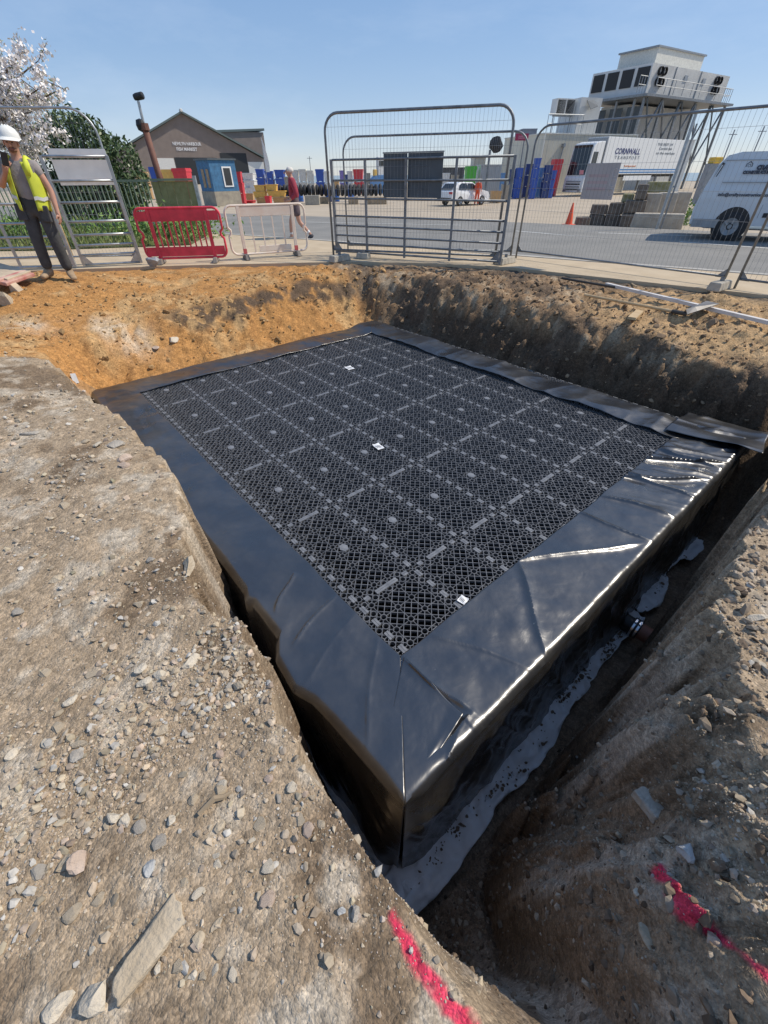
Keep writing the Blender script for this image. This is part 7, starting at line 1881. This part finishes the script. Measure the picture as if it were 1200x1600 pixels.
stone(155, 1553, 66, 52, 55, S_pale, 'pale wedge shaped stone at the bottom left of the photo', 12, 0.6)
stone(94, 1568, 60, 34, 38, S_pale, 'pale oval stone left of the wedge shaped one', 13, 0.5)
stone(128, 1346, 34, 32, 20, S_pink, 'round pinkish cobble on the left bank', 14, 0.8)
stone(104, 1349, 38, 20, 65, S_tan, 'narrow tan stone tucked against the round pinkish cobble', 15, 0.6)
stone(233, 1357, 30, 24, 30, S_blue, 'flat blue grey stone in the middle of the left bank', 16, 0.35)
stone(178, 1278, 27, 22, 60, S_pale, 'pale angular stone, left one of a touching pair', 17, 0.6); stone(198, 1284, 24, 19, 20, S_pale, 'pale angular stone, right one of a touching pair', 18, 0.6)
stone(298, 1035, 38, 22, 38, S_pale, 'pale elongated stone near the trench edge beside the trio', 19, 0.5)
stone(222, 1046, 26, 20, 20, S_pale, 'upper left stone of the pale trio near the trench edge', 20, 0.5); stone(227, 1067, 30, 18, 25, S_pale, 'lowest stone of the pale trio near the trench edge', 21, 0.4); stone(250, 1057, 24, 17, 10, S_pale, 'upper right stone of the pale trio near the trench edge', 22, 0.5)
stone(128, 1163, 40, 15, 18, S_tan, 'flat tan stone lying over a rounder one on the left bank', 23, 0.5); stone(122, 1182, 24, 18, 0, S_grey, 'rounder grey stone half under the flat tan one', 24, 0.6)
stone(113, 1095, 34, 13, 35, S_pale, 'slim pale stone high on the left bank', 25, 0.5)
stone(258, 1140, 34, 13, 40, S_tan, 'slim tan stone in the gravel left of the trench', 26, 0.5)
stone(375, 1074, 28, 22, 30, S_tan, 'rough tan stone on the very lip of the left trench', 27, 0.7)
stone(310, 1470, 32, 20, 60, S_tan, 'dark tan oval stone right of the long flat one', 28, 0.6); stone(339, 1447, 32, 11, 50, S_tan, 'slim stone touching the dark tan oval stone', 29, 0.5)
stone(344, 1292, 24, 15, 60, S_tan, 'tan stone on the left bank below the dead stick', 30, 0.5); stone(268, 1283, 24, 18, 50, S_pale, 'pale egg shaped stone below the gravel patch', 31, 0.7)
stone(534, 1423, 20, 14, 80, S_blue, 'small grey pebble near the pink paint on the left bank', 32, 0.7); stone(556, 1428, 22, 19, 20, S_grey, 'rounded grey stone near the pink paint on the left bank', 33, 0.7)
stone(20, 1180, 26, 16, 40, S_pale, 'pale stone at the left photo edge, upper left bank', 34, 0.5); stone(85, 908, 34, 15, 25, S_tan, 'tan two part stone on the upper left bank', 35, 0.5)
stone(180, 697, 40, 16, 10, S_grey, 'flat grey slab near the liner\'s far left corner', 36, 0.5); stone(48, 678, 36, 10, 5, S_grey, 'thin flat slab on the far left bank', 37, 0.5)
stone(297, 882, 26, 18, 40, S_tan, 'rough brown stone sticking out at the trench lip', 38, 0.8); stone(193, 720, 34, 18, 20, S_pink, 'pinkish stone half buried near the liner', 39, 0.6)
stone(245, 1500 - 30, 16, 12, 40, S_blue, 'small bluish pebble left of the long flat stone', 40, 0.7); stone(248, 1513, 22, 14, 60, S_pale, 'pale pebble right below the long flat stone', 41, 0.6); stone(302, 1524, 18, 14, 50, S_pale, 'pale pebble right of the long flat stone\'s lower end', 42, 0.6)
stone(1012, 1258, 54, 24, -15, S_grey, 'flat grey stone jutting from the slope of the right bank', 50, 0.6, True)
stone(1068, 1330, 46, 30, -10, S_blue, 'pale blue grey stone above the red paint', 51, 0.5); stone(1120, 1196, 40, 20, -20, S_pale, 'pale flat stone on the upper right bank', 52, 0.5)
stone(1010, 1468, 50, 18, -45, S_tan, 'long tan stone left of the red paint', 53, 0.5); stone(1110, 1470, 30, 24, -60, S_pink, 'round pinkish stone at the edge of the red paint', 54, 0.7)
stone(1185, 967, 40, 14, 0, S_pale, 'pale flat stone at the right photo edge', 55, 0.5); stone(995, 1395, 20, 14, -60, S_pale, 'small pale stone just left of the red paint\'s upper end', 56, 0.6)
stone(540, 560, 18, 10, 30, S_tan, 'tan stone in the orange face', 60, 0.6) if False else None
stone(272, 533, 18, 12, 50, S_pale, 'pale stone low in the orange face', 61, 0.6); stone(242, 545, 22, 10, -40, S_pink, 'pinkish flat stone low in the orange face', 62, 0.5)
stone(14, 474, 34, 24, 10, S_tan, 'large brown boulder under the fallen barrier', 63, 0.8); stone(30, 468, 30, 20, 0, S_tan, 'tan boulder right of the large one under the barrier', 64, 0.7) if False else None
# dead stick
a_, b_ = hit(312, 1274), hit(364, 1239); t = thing('dead_stick', 'thin bent dead stick on the left bank', 'stick', a_ + Vector((0, 0, 0.012)))
d_ = b_ - a_; mb = MB(); mb.tube([(0, 0, 0), d_ * 0.45 + Vector((0, 0.012, 0.006)), d_ * 0.75, d_], [0.006, 0.010, 0.008, 0.004], 6); mb.build('twig', M_beam, t)
# alike pale stones spread over both banks
g = np.random.default_rng(31); SM = []
for k in range(9):
    co, fs = ico_stone(400 + k, 2, (1, g.uniform(.6, .95), g.uniform(.4, .7))); me = bpy.data.meshes.new('stone'); me.from_pydata([tuple(c) for c in co], [], [tuple(f) for f in fs]); me.materials.append([S_pale, S_tan, S_grey, S_pale, S_tan, S_pink, S_tan, S_pale, S_grey][k]); SM.append(me)
placed = 0
while placed < 110:
    r0 = math.exp(g.uniform(math.log(0.35), math.log(4.5))); an = g.uniform(-R(82), R(82)); x, y = r0 * math.sin(an), r0 * math.cos(an)
    U, V = xy2uv(np.array([x]), np.array([y])); d_, _p = rim_query(U, V)
    if d_[0] > -0.05 or V[0] > 4.6: continue
    s_ = max(0.014, 0.0075 * math.hypot(r0, 1.45)) * g.uniform(0.8, 1.9)
    o = link('stone', SM[placed % 9], loc=(x, y, ground_z(x, y) + s_ * 0.12), rot=(g.uniform(-.3, .3), g.uniform(-.3, .3), g.uniform(0, 6.3))); o.scale = (s_, s_, s_)
    tag(o, 'small loose stone among the gravel of the near banks', 'stone', 'small loose stones on the near banks'); placed += 1
